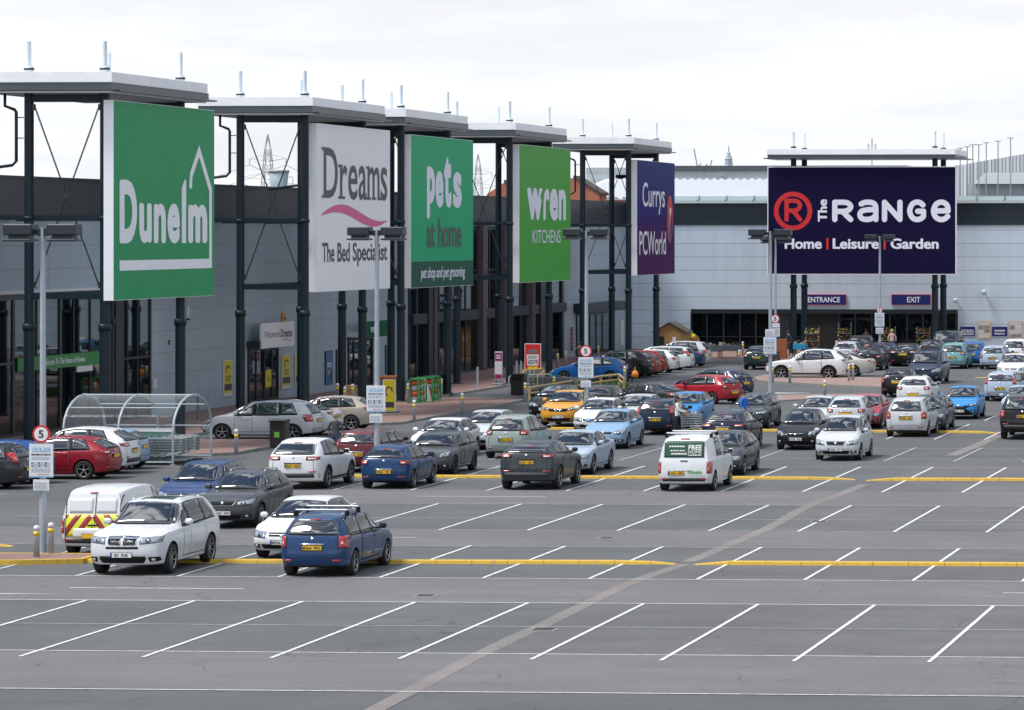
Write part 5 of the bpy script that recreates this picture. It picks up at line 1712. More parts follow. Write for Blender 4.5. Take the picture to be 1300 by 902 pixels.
def dr(m, M, w, h):
    m.use('poster_orange'); letters(m, 'O', M, .25*w, .75*w, .70*h, .84*h, .005)
    scribble(m, M, w, h, 'letter_ink', 3, .2, .8, .3, .6, 9)
Yd, sd = onX(334, XW)
wallsign('door_poster', 'yellow poster hung inside the bed shop door', plane((XW + .10, Yd, zAt(492, sd)), (0, 1, 0)), onX(341, XW)[0] - Yd, 22 / sd, 'poster_yellow', dr, cat='poster')
for a, b, t, bt, bk, lab in ((412, 421, 446, 489, 'poster_blue', 'blue pet poster on the wall left of the pet shop side door'), (426, 433, 444, 487, 'poster_green', 'green framed poster by the dark post left of the pet shop side door'), (488.5, 495, 438, 475, 'poster_blue', 'blue pet poster on the wall right of the pet shop side door')):
    def dr(m, M, w, h, a=a):
        m.use('skin_print'); poly_on(m, M, [((.45+.2*math.cos(k*.7))*w, (.36+.07*math.sin(k*.7))*h) for k in range(9)], .005)
        m.use('letter_ink'); poly_on(m, M, [((.7+.18*math.cos(k*.7))*w, (.26+.16*math.sin(k*.7))*h) for k in range(9)], .0055)
        m.use('sign_red'); poly_on(m, M, [((.5+.15*math.cos(k*.7))*w, (.8+.04*math.sin(k*.7))*h) for k in range(9)], .005)
        scribble(m, M, w, h, 'letter_white', 2, .2, .8, .5, .66, int(a))
    wsign('wall_poster', lab, a, b, t, bt, bk, dr, 'frame_dark')
wsign('wall_poster', 'narrow purple poster left of the last terrace door', 722.5, 726.5, 415, 447, 'letter_ink', lambda m, M, w, h: scribble(m, M, w, h, 'pink', 4, .2, .9, .2, .85, 3), 'white_panel')
wsign('wall_notice', 'small white notice on the grey wall right of the first shop window', 193, 197.5, 482, 494, 'white_panel', lambda m, M, w, h: scribble(m, M, w, h, 'soffit_grey', 6, .1, .9, .1, .9, 3))
wsign('wall_banner', 'tall grey lettered strip on the wall right of the last terrace door', 787, 791, 407, 440, 'soffit_grey', lambda m, M, w, h: scribble(m, M, w, h, 'letter_white', 7, .15, .85, .05, .95, 6))
# alarm boxes, cameras, lights on the walls
def wallthing(name, lab, cat, px, py, draw):
    Y, s = onX(px, XW); z = zAt(py, s)
    t = thing(name, (XW, Y, z), lab, cat)
    draw(t, z); return t
def alarm(t, z):
    B('poster_orange').box(.0, .12, -.22, .22, -.26, .26, bev=.03).build('box', t); B('letter_ink').box(.12, .128, -.15, .15, -.12, .02).build('label_plate', t)
wallthing('alarm_box', 'orange alarm box high on the wall right of the white welcome board', 'alarm box', 358.5, 403.5, alarm)
def light(t, z):
    B('tube_white').box(0, .10, -.12, .12, -.28, .28, bev=.04).build('housing', t); B('frame_dark').box(.02, .12, -.10, .10, -.36, -.28).build('bracket', t)
wallthing('wall_light', 'white bulkhead light high on the wall beside the tower post', 'light', 237.5, 397, light)
def grille(t, z): B('frame_dark').box(0, .05, -.12, .12, -.1, .1).build('cover', t); B('soffit_grey').box(.05, .06, -.09, .09, -.03, .03).build('slot', t)
wallthing('wall_vent', 'tiny dark vent on the grey wall below the green sign', 'vent', 214.5, 435, grille)
def camera_(t, z):
    B('tube_white').tube((.0, 0, .06), (.25, 0, .06), .03).build('arm', t); m = B('tube_white'); m.lathe([(.02, -.12), (.1, -.08), (.12, .0), (.1, .06)], Matrix.Translation((.28, 0, 0)), 10); m.build('dome', t)
wallthing('security_camera', 'white dome camera on the wall right of the green vets board', 'camera', 485, 421, camera_)
for px, py, lab in ((1214, 381.5, 'small white camera on the store wall right of the sign posts'), (1250, 371, 'round pale floodlight on the store wall right of the sign')):
    x = onY(px, YR)[0]; z = zAt(py, s_)
    t = thing('wall_light' if px > 1230 else 'security_camera', (x, YR, z), lab, 'light' if px > 1230 else 'camera')
    B('soffit_grey').tube((0, 0, 0), (0, -.22, 0), .06).build('bracket', t)
    m = B('tube_white'); m.lathe([(.05, -.14), (.17, -.10), (.17, .10), (.05, .14)], Matrix.Translation((0, -.28, 0)) @ Matrix.Rotation(R(90), 4, 'X'), 12); m.build('head', t)
# ------------------------------------------------------------------ street furniture
mat('galv', (.36, .41, .45), .5, .2, noise=.12, nscale=3)
mat('galv_dark', (.16, .18, .20), .5, .4)
mat('lamp_housing', (.022, .030, .040), .45, .2)
mat('lamp_glass', (.30, .32, .33), .15)
mat('board_white', (.64, .67, .72), .5)
mat('board_blue', (.22, .42, .62), .5)
mat('roundel_white', (.72, .72, .72), .5)
mat('band_yellow', (.66, .46, .03), .5)
mat('reflective', (.62, .62, .60), .4)
mat('bin_black', (.010, .011, .011), .4)
mat('bin_green', (.10, .32, .03), .5)
mat('timber_rail', (.42, .30, .15), .7, noise=.25, nscale=4, stretch=(1, 1, 8))
mat('timber_shed', (.30, .17, .065), .7, noise=.25, nscale=3, stretch=(6, 6, .6))
mat('felt_roof', (.07, .06, .05), .9)
mat('wire', (.24, .27, .29), .4, .5)
mat('trolley_green', (.02, .22, .12), .5)
mat('castor', (.02, .02, .02), .6)
def clearmat():
    m = mat('clear_sheet', (.55, .60, .63), .08, 0, .5)
    nt = m.node_tree; b = nt.nodes['Principled BSDF']; out = nt.nodes['Material Output']
    tr = nt.nodes.new('ShaderNodeBsdfTransparent'); tr.inputs[0].default_value = (.93, .955, .965, 1)
    mx = nt.nodes.new('ShaderNodeMixShader')
    lw = nt.nodes.new('ShaderNodeLayerWeight'); lw.inputs[0].default_value = .35
    pw = nt.nodes.new('ShaderNodeMath'); pw.operation = 'POWER'; pw.inputs[1].default_value = 3; nt.links.new(lw.outputs[1], pw.inputs[0])
    ad = nt.nodes.new('ShaderNodeMath'); ad.operation = 'MULTIPLY_ADD'; ad.inputs[1].default_value = .55; ad.inputs[2].default_value = .06
    nt.links.new(pw.outputs[0], ad.inputs[0]); nt.links.new(ad.outputs[0], mx.inputs[0])
    nt.links.new(tr.outputs[0], mx.inputs[1]); nt.links.new(b.outputs[0], mx.inputs[2]); nt.links.new(mx.outputs[0], out.inputs[0])
clearmat()

# parking notice board: heading, small print, blue foot
def park_board(t, w, h, z, y, parent=None, title=True, back=False):
    """centred on the pole axis, facing -Y"""
    m = B('board_white'); m.box(-w/2, w/2, y - .02, y + .02, z, z + h); b = m.build('notice_board', t)
    M = plane((-w/2, y - .021, z), (1, 0, 0))
    m = B('board_blue'); poly_on(m, M, [(0, 0), (w, 0), (w, .045*h), (0, .045*h)], .003); m.build('foot_strip', b, fix=False)
    if title:
        m = B('board_blue')
        for k in range(4): poly_on(m, M, [((.14+.19*k)*w, .76*h), ((.31+.19*k)*w, .76*h), ((.31+.19*k)*w, .89*h), ((.14+.19*k)*w, .89*h)], .003)
        m.use('letter_white')
        for k, ch in enumerate('UKPC'): letters(m, ch, M, (.175+.19*k)*w, (.275+.19*k)*w, .775*h, .875*h, .005, bold=.02)
        m.build('heading', b, fix=False)
    m = MB()
    scribble(m, M, w, h, 'letter_ink', 1, .10, .90, .64, .72, 2)
    scribble(m, M, w, h, 'galv', 2, .12, .88, .52, .62, 3)
    m.use('sign_blue')
    for u in (.10, .40, .68):
        for v in (.40, .32): poly_on(m, M, [(u*w, v*h), ((u+.05)*w, v*h), ((u+.05)*w, (v+.06)*h), (u*w, (v+.06)*h)], .004)
    scribble(m, M, w, h, 'galv', 3, .17, .9, .30, .46, 5)
    scribble(m, M, w, h, 'galv', 3, .10, .9, .14, .28, 6)
    m.use('sign_red'); poly_on(m, M, [(.35*w, .08*h), (.85*w, .08*h), (.85*w, .095*h), (.35*w, .095*h)], .004)
    m.build('small_print', b, fix=False)
    return b
def roundel(t, z, y, r, facing=-1):
    n = 28
    m = B('sign_red'); m.tube((0, y, z), (0, y + .02, z), r, n=n, smooth=False); b = m.build('speed_roundel', t)
    M = plane((0, y - .001, z), (1, 0, 0))
    m = B('roundel_white'); poly_on(m, M, [(.78*r*math.cos(6.2832*k/n), .78*r*math.sin(6.2832*k/n)) for k in range(n)], .003); m.build('disc', b, fix=False)
    m = B('letter_ink'); letters(m, '5', M, -.30*r, .30*r, -.44*r, .44*r, .006, bold=.03); m.build('numeral', b, fix=False)
def lamp_post(px, py, label, ztop=8.72, boards=(), rnd=None, w=.85):
    p = G(px, py)
    t = thing('lamp_post', p, label, 'lamp post', 'twin headed lamp posts of the car park')
    m = B('galv'); m.tube((0, 0, 0), (0, 0, 1.5), .095, n=14).tube((0, 0, 1.5), (0, 0, ztop - .1), .085, .07, n=14); m.build('pole', t)
    B('galv_dark').box(-.16, .16, -.16, .16, 0, .03).build('base_plate', t)
    m = B('lamp_housing'); m.box(-.12, .12, -.06, .06, ztop - .32, ztop - .12).box(-.22, .22, -.04, .04, ztop - .27, ztop - .15); m.build('cross_arm', t)
    for sg in (-1, 1):
        m = B('lamp_housing'); m.box(sg*.20, sg*.98, -.30, .26, ztop - .30, ztop, bev=.03); hd = m.build('floodlight', t)
        m = B('lamp_housing'); m.box(sg*.22, sg*.98, -.34, .30, ztop - .46, ztop - .40, bev=.01).box(sg*.32, sg*.86, -.2, .2, ztop - .40, ztop - .30); m.build('visor', hd)
        m = B('lamp_glass'); m.box(sg*.30, sg*.88, -.24, .22, ztop - .475, ztop - .461); m.build('lens', hd)
    for bw, bh, z, title in boards: park_board(t, bw, bh, z, -.12, title=title)
    if rnd: roundel(t, rnd[0], -.13, rnd[1])
    return t
# heights on a post from the photograph: scale = (base - horizon) / camera height
def zp(py, base): return zAt(py, (base - HOR) / CAMH)
b0 = 703.5
lamp_post(54.5, b0, 'nearest lamp post, carrying a speed five roundel and a white parking notice', boards=((.64, zp(563.5, b0) - zp(606, b0), zp(606, b0), True), (.42, .30, zp(623, b0), False)), rnd=(zp(551, b0), .235))
b1_ = 606
lamp_post(478.5, b1_, 'lamp post with a white parking notice standing between the blue hatchback and the tower posts', boards=((.66, .92, zp(523, b1_), True), (.44, .32, zp(537, b1_), False)))
b2_ = 546
lamp_post(744.5, b2_, 'lamp post with a speed roundel in front of the blue car by the timber rail', boards=((.66, .90, zp(480, b2_), True), (.44, .30, zp(492, b2_), False)), rnd=(zp(446, b2_), .26))
b3_ = 533
lamp_post(978, b3_, 'lamp post with a round sign and a notice, in front of the white crossover', boards=((.58, .78, zp(450, b3_), True), (.42, .35, zp(428, b3_), False)))
b4_ = 463
lamp_post(984.5, b4_, 'lamp post behind the white crossover, carrying a small speed roundel', boards=((.6, .9, zp(428, b4_), False),), rnd=(zp(405, b4_), .30), ztop=8.4)
b5_ = 462
lamp_post(1117, b5_, 'farthest right lamp post, standing before the store between entrance and exit boards', boards=((.62, .92, zp(415, b5_), True), (.5, .4, zp(424, b5_), False)), rnd=(zp(394, b5_), .20), ztop=8.5)

# bollards
def bollard_proto():
    a = B('galv'); a.lathe([(.075, 0), (.075, .9), (.06, .96), (.0, .985)], n=14); body = a.mesh('tube')
    b = B('band_yellow'); b.lathe([(.079, .66), (.079, .80)], n=14); band = b.mesh('yellow_band')
    c = B('reflective'); c.lathe([(.079, .82), (.079, .905), (.062, .966), (0, .99)], n=14); cap = c.mesh('cap')
    return body, band, cap
_bp = bollard_proto()
def bollard(px, py, label, h=.985, z=0.12):
    p = G(px, py, z)
    t = thing('bollard', p, label, 'bollard', 'steel bollards with a yellow band')
    for nme, me in zip(('tube', 'yellow_band', 'cap'), _bp):
        o = bpy.data.objects.new(nme, me); COL.objects.link(o); o.parent = t
    t.scale = (1, 1, h / .985)
bollard(46.5, 707.5, 'bollard left of the nearest lamp post', .82, .13)
bollard(64.8, 702.5, 'bollard right of the nearest lamp post', .80, .13)
bollard(300, 578, 'bollard on the brick paving behind the dark blue hatchback')
bollard(359.8, 565, 'bollard directly right of the black bin by the silver people carrier')
bollard(428.6, 512, 'bollard with a yellow head left of the dark tower posts, behind the beige car', z=.12)
bollard(438, 517, 'shorter bollard just behind the roof of the beige car')
bollard(447.6, 513, 'bollard beside the pallet of boxes at the vet door')
bollard(526, 536, 'bollard at the kerb corner right of the parking notice')
bollard(518.5, 512, 'bollard left of the green stacks of goods')
bollard(560, 505, 'bollard right of the green stacks of goods, touching a dark post')
bollard(586.8, 526, 'bollard on the paving in front of the pale green people carrier')
bollard(666.8, 511, 'bollard beside the left end of the timber rail')
bollard(703, 502, 'bollard half hidden by the timber rail above the yellow car')
bollard(793.3, 488, 'bollard beside the person with the orange bag')
bollard(718, 466, 'bollard by the wall left of the blue hatchback')
bollard(708, 467, 'bollard by the wall at the nose of the blue hatchback', .9)
bollard(759.5, 458, 'bollard at the last terrace door')
bollard(938.8, 464, 'bollard in front of the dark green hatchback, nearer one')
bollard(943, 452, 'bollard with a bright yellow band beside the dark green hatchback')
bollard(981, 486, 'bollard under the front wheel of the white crossover')
bollard(1002.8, 486.5, 'bollard under the door of the white crossover')
bollard(1078, 484, 'left bollard of the close pair by the beige saloon')
bollard(1083, 483, 'right bollard of the close pair by the beige saloon')
bollard(1047.3, 507.5, 'bollard on the paved strip above the small black car', z=.06)
bollard(1062, 451, 'bollard before the store doors by the silver hatchback')
# plain posts and a sign pole
def plain_post(px, py, h, label, m='galv'):
    t = thing('steel_post', G(px, py, .12), label, 'post', None)
    B(m).tube((0, 0, 0), (0, 0, h), .055, n=10).build('tube', t); B(m).lathe([(.11, 0), (.11, .03), (.055, .03)], n=10).build('base', t)
plain_post(606.4, 493, 1.15, 'thin grey post alone on the paving between the shop columns')
plain_post(251.5, 533, 1.05, 'dark post against the grey wall behind the trolley shelter', 'galv_dark')

# bins
def litter_bin(px, py, w, h, label, lit=True):
    t = thing('litter_bin', G(px, py, .12), label, 'bin', None)
    m = B('bin_black').box(-w/2, w/2, -w/2, w/2, .04, h, bev=.04); m.build('body', t)
    B('bin_black').box(-w/2 - .03, w/2 + .03, -w/2 - .03, w/2 + .03, h - .02, h + .06, bev=.02).build('lid', t)
    B('car_black').box(-w*.36, w*.36, -w/2 - .006, -w/2 + .02, h - .3, h - .1).build('opening', t)
    if lit: B('bin_green').box(-w*.18, w*.14, -w/2 - .012, -w/2 - .004, h*.42, h*.62).build('sticker', t)
litter_bin(355, 570, .62, 1.08, 'black litter bin with a green sticker behind the white family car')
litter_bin(658.8, 503, .70, 1.1, 'black litter bin by the yellow hoops of the far trolley bay', False)

# trolley shelter
XT, YT = G(150, 591).x, G(150, 591).y
def shelter():
    xa, xb = G(80, 591).x, G(219.6, 591.5).x
    D, Hh = 4.3, 2.5
    yb = G(219.6, 591.5).y
    t = thing('trolley_shelter', ((xa+xb)/2, yb, 0), 'arched clear plastic trolley shelter beside the light blue car', 'trolley shelter')
    hx = (xb-xa)/2
    def arch(s):  # s 0..1 from the near foot over to the far foot
        if s < .30: return 0, 1.25 * s / .30
        if s > .70: return D, 1.25 * (1 - s) / .30
        a = math.pi * (1 - (s - .30) / .40)
        return D/2 + D/2*math.cos(a), 1.25 + (Hh - 1.25)*math.sin(a)
    for x in (-hx, 0, hx):
        m = B('galv'); m.path([(x, *arch(k/26)) for k in range(27)], .045, 8); m.build('hoop', t)
    for yy, zz in ((0, .12), (0, 1.25), (D, .12), (D, 1.25), (D*.15, 2.08), (D*.85, 2.08), (D/2, Hh)):
        m = B('galv'); m.tube((-hx, yy, zz), (hx, yy, zz), .025, n=8); m.build('rail', t)
    m = B('clear_sheet')
    ss = [.08 + .84 * k / 24 for k in range(25)]
    vs = [(x, *arch(s)) for x in (-hx, hx) for s in ss]
    m.faces(vs, [(i, i+1, 25+i+1, 25+i) for i in range(24)], True); m.build('roof_sheet', t, fix=False)
    m = B('clear_sheet'); pts = [(-hx + .01, *arch(s)) for s in ss]; m.faces(pts, [list(range(25))]); m.build('end_sheet', t, fix=False)
    m = B('white_panel'); m.box(-hx, hx, .02, .05, 1.27, 1.37); m.build('gutter_strip', t)
    for x in (-hx, 0, hx):
        B('galv').box(x - .1, x + .1, -.1, .1, 0, .03).build('foot', t); B('galv').box(x - .1, x + .1, D - .1, D + .1, 0, .03).build('foot', t)
    return t, xa, xb, yb
_t, sxa, sxb, syb = shelter()
# shopping trolleys
def trolley_meshes():
    m = B('wire')
    r = .014
    # basket: near end small, sloping; handle end at -y
    def rect_at(z, f): return [(-.26*f-.0, -.42, z), (.26*f, -.42, z), (.24*f - .04, .42 - .1*(1-f), z), (-.24*f + .04, .42 - .1*(1-f), z)]
    for z, f in ((.46, .86), (.56, .9), (.66, .93), (.76, .96), (.86, 1.0), (.95, 1.03)):
        q = rect_at(z, f)
        for a, b in zip(q, q[1:] + q[:1]): m.tube(a, b, r if z < .95 else .013, n=4, caps=False)
    a, b = rect_at(.46, .86), rect_at(.95, 1.03)
    for i in range(4):
        for k in range(9):
            t = k / 9
            p = Vector(a[i]).lerp(Vector(a[(i+1) % 4]), t); q = Vector(b[i]).lerp(Vector(b[(i+1) % 4]), t)
            m.tube(p, q, r * .8, n=4, caps=False)
    for k in range(6):
        t = (k + .5) / 6
        m.tube(Vector(a[0]).lerp(Vector(a[1]), t), Vector(a[3]).lerp(Vector(a[2]), t), r * .8, n=4, caps=False)
    basket = m.mesh('basket')
    m = B('wire')
    for sg in (-1, 1):
        m.path([(sg*.27, -.50, 1.02), (sg*.25, -.42, .80), (sg*.24, -.36, .30), (sg*.26, -.34, .14), (sg*.16, .52, .16)], .015, 6)
        m.tube((sg*.17, .40, .46), (sg*.24, -.34, .30), .013, n=6)
    m.tube((-.16, .52, .16), (.16, .52, .16), .014, n=6)
    frame = m.mesh('frame')
    m = B('trolley_green'); m.tube((-.28, -.51, 1.03), (.28, -.51, 1.03), .022, n=8); handle = m.mesh('handle')
    m = B('castor'); m.tube((-.02, 0, .06), (.02, 0, .06), .06, n=12); wheel_ = m.mesh('castor')
    return basket, frame, handle, wheel_
_tm = trolley_meshes()
def trolley(x, y, rz, label, group):
    t = thing('shopping_trolley', (x, y, 0.0), label, 'trolley', group, rz)
    for n, me in zip(('basket', 'frame', 'handle'), _tm):
        o = bpy.data.objects.new(n, me); COL.objects.link(o); o.parent = t
    for cx, cy in ((-.26, -.34), (.26, -.34), (-.16, .50), (.16, .50)):
        o = bpy.data.objects.new('castor', _tm[3]); COL.objects.link(o); o.parent = t; o.location = (cx, cy, 0)
for rr in range(4):
    for k in range(13):
        x = sxa + .75 + k * .255 + (.0 if rr % 2 else .08)
        y = syb + .55 + rr * .82
        if x < sxb + (.35 if rr < 3 else -.3):
            trolley(x, y, -math.pi / 2 + random.uniform(-.04, .04), 'wire shopping trolley nested in the rows under the arched clear shelter', 'trolleys nested in the arched shelter')

# far trolley bay: white and yellow hoops
def hoop_bay():
    p = G(672, 500, .12)
    t = thing('trolley_rail_bay', p, 'yellow and white hooped trolley bay beside the black bin on the paving', 'trolley bay')
    for (pa, pya), (pb, pyb), mt in (((646, 500), (700, 497), 'reflective'), ((682, 500), (691, 492), 'band_yellow'), ((664, 492), (690, 489), 'band_yellow')):
        a, b = G(pa, pya, .12) - p, G(pb, pyb, .12) - p
        m = B(mt); m.path([(a.x, a.y, 0), (a.x, a.y, .85), (a.x*.96+b.x*.04, a.y*.96+b.y*.04, .93), (a.x*.04+b.x*.96, a.y*.04+b.y*.96, .93), (b.x, b.y, .85), (b.x, b.y, 0)], .03, 8); m.build('hoop', t)
    return p
hp = hoop_bay()
for k in range(7):
    trolley(hp.x + .3 + k * .26, hp.y + .8, -math.pi / 2, 'wire shopping trolley nested behind the yellow hoops by the black bin', 'trolleys nested in the hooped bay')
for k in range(5):
    a = G(656 + k * 5.6, 484, .12)
    t = thing('steel_post', a, 'slim grey post in the short row behind the black bin and yellow hoops', 'post', 'row of slim posts behind the trolley bay')
    B('galv').tube((0, 0, 0), (0, 0, 1.15), .05, n=8).build('tube', t); B('galv').lathe([(.1, 0), (.1, .02), (.05, .02)], n=8).build('base', t)

# timber rail round the grass
def rail():
    pts = [G(*q, .14) for q in ((672, 508), (700, 503.5), (732, 498), (763, 492.5), (790, 496.5))]
    pts2 = [G(*q, .14) for q in ((763, 492.5), (786, 489.5), (793, 494.5))]
    t = thing('timber_rail', pts[0], 'low pale timber rail fence round the small grass bed', 'fence')
    o = pts[0]
    P = pts[:4] + [G(786, 490, .14), G(792, 495.5, .14)]
    for a, b in zip(P, P[1:]):
        for h, r in ((.62, .06), (.33, .05)):
            m = B('timber_rail'); m.tube(a - o + Vector((0, 0, h)), b - o + Vector((0, 0, h)), r, n=8); m.build('rail', t)
    for a in P:
        m = B('timber_rail'); m.box(a.x-o.x-.06, a.x-o.x+.06, a.y-o.y-.06, a.y-o.y+.06, -.05, .66, bev=.015); m.build('post', t)
rail()

# price board, floor banner, yellow board, stacks of goods
def totem(px, py, w, h, z0, name, label, face, draw, base=True, cat='sign'):
    p = G(px, py, .12)
    t = thing(name, p, label, cat)
    B('white_panel').box(-w/2, w/2, -.03, .03, z0, z0 + h, bev=.01).build('board', t)
    M = plane((-w/2, -.031, z0), (1, 0, 0))
    m = B(face); poly_on(m, M, [(.03, .03), (w-.03, .03), (w-.03, h-.03), (.03, h-.03)], .004); m.build('face', t, fix=False)
    m = MB(); draw(m, M, w, h); m.build('print', t, fix=False)
    if base:
        for sg in (-1, 1): B('galv_dark').box(sg*w*.3 - .03, sg*w*.3 + .03, -.03, .03, .08, z0).build('leg', t)
        B('galv_dark').box(-w*.75, w*.75, -.35, .35, 0, .09, bev=.03).build('base', t)
def dr(m, M, w, h):
    m.use('white_panel'); poly_on(m, M, [(.18*w, .16*h), (.82*w, .16*h), (.88*w, .58*h), (.12*w, .58*h)], .006)
    m.use('galv_dark'); poly_on(m, M, [(.22*w, .62*h), (.78*w, .62*h), (.74*w, .78*h), (.26*w, .78*h)], .006)
    m.use('letter_ink'); letters(m, '£219', M, .22*w, .80*w, .22*h, .38*h, .008, bold=.04)
    scribble(m, M @ Matrix.Translation((0, 0, .004)), w, h, 'letter_ink', 2, .22, .78, .42, .54, 4)
    m.use('band_yellow'); poly_on(m, M, [(.2*w, .03*h), (.8*w, .03*h), (.8*w, .12*h), (.2*w, .12*h)], .006)
totem(676.5, 489, .92, 1.45, .85, 'price_board', 'red and white price board behind the far trolley bay', 'sign_red', dr)
mat('magenta', (.24, .015, .10), .5)
def dr(m, M, w, h):
    m.use('magenta')
    for v0, v1 in ((.03, .19), (.66, .97)): poly_on(m, M, [(.04*w, v0*h), (.96*w, v0*h), (.96*w, v1*h), (.04*w, v1*h)], .006)
    scribble(m, M @ Matrix.Translation((0, 0, .004)), w, h, 'letter_pale', 2, .2, .8, .74, .9, 4)
totem(633, 489, .42, 1.55, .30, 'floor_banner', 'slim magenta and grey floor banner standing on a dark foot between the shop columns', 'soffit_grey', dr)
def dr(m, M, w, h):
    m.use('letter_ink'); stroke_on(m, M, [((.5+.26*math.cos(k*.55))*w, (.62+.14*math.sin(k*.55))*h) for k in range(9)], .07, .006)
    poly_on(m, M, [(.1*w, .12*h), (.9*w, .12*h), (.9*w, .30*h), (.1*w, .30*h)], .006)
totem(494, 524, .62, 1.5, .05, 'pavement_board', 'yellow pavement board half behind the parking notice', 'poster_yellow', dr)
mat('sack_green', (.02, .25, .05), .5); mat('sack_red', (.45, .06, .03), .5); mat('cardboard', (.33, .22, .11), .8, noise=.15)
def rack(px, py, label):
    p = G(px, py, .12)
    t = thing('goods_rack', p, label, 'display rack', 'green display racks before the pet shop')
    w, d, h = .42, .5, 1.15
    B('sack_green').box(-w/2, w/2, -d/2, d/2, 0, .06).build('base', t)
    for sx_ in (-1, 1):
        B('sack_green').box(sx_*w/2 - .03, sx_*w/2 + .03, -d/2, -d/2 + .05, .06, h).build('upright', t)
        B('sack_green').box(sx_*w/2 - .03, sx_*w/2 + .03, d/2 - .05, d/2, .06, h).build('upright', t)
    B('sack_green').box(-w/2, w/2, -d/2, d/2, h, h + .07).build('header', t)
    for k in range(4):
        B('sack_red' if k % 2 else 'poster_mix').box(-w*.40, w*.40, -d*.42, d*.45, .08 + .27*k, .30 + .27*k, bev=.04).build('pack', t)
rack(527, 512, 'green display rack of red packs, leftmost by the dark post')
rack(534.5, 510.5, 'green display rack of red packs, second from the left')
rack(545, 509.5, 'green display rack of red packs right of the leaning white board')
rack(552.5, 508, 'green display rack of red packs, rightmost beside the bollard')
a = G(547, 509.5, .12); t = thing('leaning_board', a, 'white board leaning across the green display racks', 'board')
M = Matrix.Rotation(R(-14), 4, 'Y'); B('white_panel').box(-.14, .14, -.37, -.33, 0, 1.2, M=M).build('board', t); B('soffit_grey').box(-.1, .1, -.375, -.371, .1, 1.1, M=M).build('print', t)
for i, (px, py, w, h, lab) in enumerate(((444.5, 512, .55, .9, 'tall stack of brown boxes by the vet door, left one'), (451.5, 509, .7, .62, 'lower stack of brown boxes by the vet door, right one'))):
    a = G(px, py, .12); t = thing('box_stack', a, lab, 'boxes'); n = 3 if i == 0 else 2
    for k in range(n): B('cardboard').box(-w/2 + .02*k, w/2 - .01*k, -.3, .3, h/n*k, h/n*(k+1) - .015, bev=.01).build('carton', t)
a = G(494, 508, .12); t = thing('plant_tub', a, 'terracotta tub beside the blue pet poster', 'tub')
mat('terracotta', (.36, .12, .04), .8)
B('terracotta').lathe([(.30, 0), (.42, 1.05), (.46, 1.08), (.46, 1.22), (.40, 1.22), (.38, 1.1)], n=16).build('pot', t); B('soil').lathe([(0, 1.1), (.38, 1.1)], n=16).build('soil', t)
# glazed barrier in front of the pet shop window
a = G(520, 507.5, .12); b = G(562, 500.5, .12)
t = thing('glass_barrier', a, 'low glazed barrier with a dark rail in front of the pet shop window', 'barrier')
d = b - a; n_ = 5
for k in range(n_ + 1): q = d * k / n_; B('frame_dark').box(q.x - .03, q.x + .03, q.y - .03, q.y + .03, 0, 1.05).build('post', t)
M = plane((0, 0, 0), d); L = d.length
B('frame_dark').box(0, L, 1.03, 1.09, -.03, .03, M=M).build('rail', t); B('shop_glass').box(.03, L - .03, .12, 1.0, -.008, .008, M=M).build('pane', t)

# sheds and goods before the far store
def shed(px, py, w, d, h, label):
    p = G(px, py, .12); t = thing('garden_shed', p, label, 'shed')
    B('timber_shed').box(-w/2, w/2, 0, d, 0, h).build('walls', t)
    m = B('timber_shed'); m.prism([(-w/2, h), (w/2, h), (0, h + .55)], .02, d - .02, 'y'); m.build('gable', t)
    m = B('felt_roof')
    for sg in (-1, 1): m.faces([(sg*(w/2+.15), -.15, h - .08), (0, -.15, h + .60), (0, d+.15, h + .60), (sg*(w/2+.15), d+.15, h - .08), (sg*(w/2+.15), -.15, h - .02), (0, -.15, h + .66), (0, d+.15, h + .66), (sg*(w/2+.15), d+.15, h - .02)], [(0, 1, 2, 3), (4, 5, 6, 7), (0, 1, 5, 4), (1, 2, 6, 5), (2, 3, 7, 6), (3, 0, 4, 7)])
    m.build('roof', t)
    B('timber_shed').box(-.1, w*.38, -.05, .0, .05, h - .1).build('door', t)
    B('car_gap').box(-w*.42, -w*.18, -.03, 0, h*.45, h*.82).build('window', t)
    B('white_panel').box(w*.1, w*.22, -.07, -.055, h*.6, h*.8).build('price_ticket', t)
shed(850, 454, 2.1, 2.0, 1.75, 'small brown timber shed with a felt roof left of the store windows')
mat('balloon_green', (.12, .42, .04), .4); mat('play_blue', (.02, .25, .45), .4); mat('leaf', (.03, .09, .015), .9, noise=.3); mat('flower_red', (.45, .03, .03), .7); mat('flower_yellow', (.6, .42, .03), .7); mat('flower_pink', (.5, .12, .28), .7)
p = G(876, 450, .12); t = thing('round_table_display', p, 'round wooden panel stood on edge with a green balloon bunch by the shed', 'display')
B('timber_shed').tube((0, 0, .75), (0, .08, .75), .72, n=24).build('disc', t); B('timber_shed').box(-.6, .6, -.1, .5, 0, .1).build('stand', t)
for x, z, mt in ((-.25, 1.7, 'balloon_green'), (.05, 1.45, 'balloon_green'), (.25, 1.25, 'flower_yellow')): m = B(mt); m.lathe([(0, -.2), (.14, -.14), (.2, 0), (.14, .15), (0, .2)], Matrix.Translation((x, -.12, z)), 10); m.build('balloon', t)
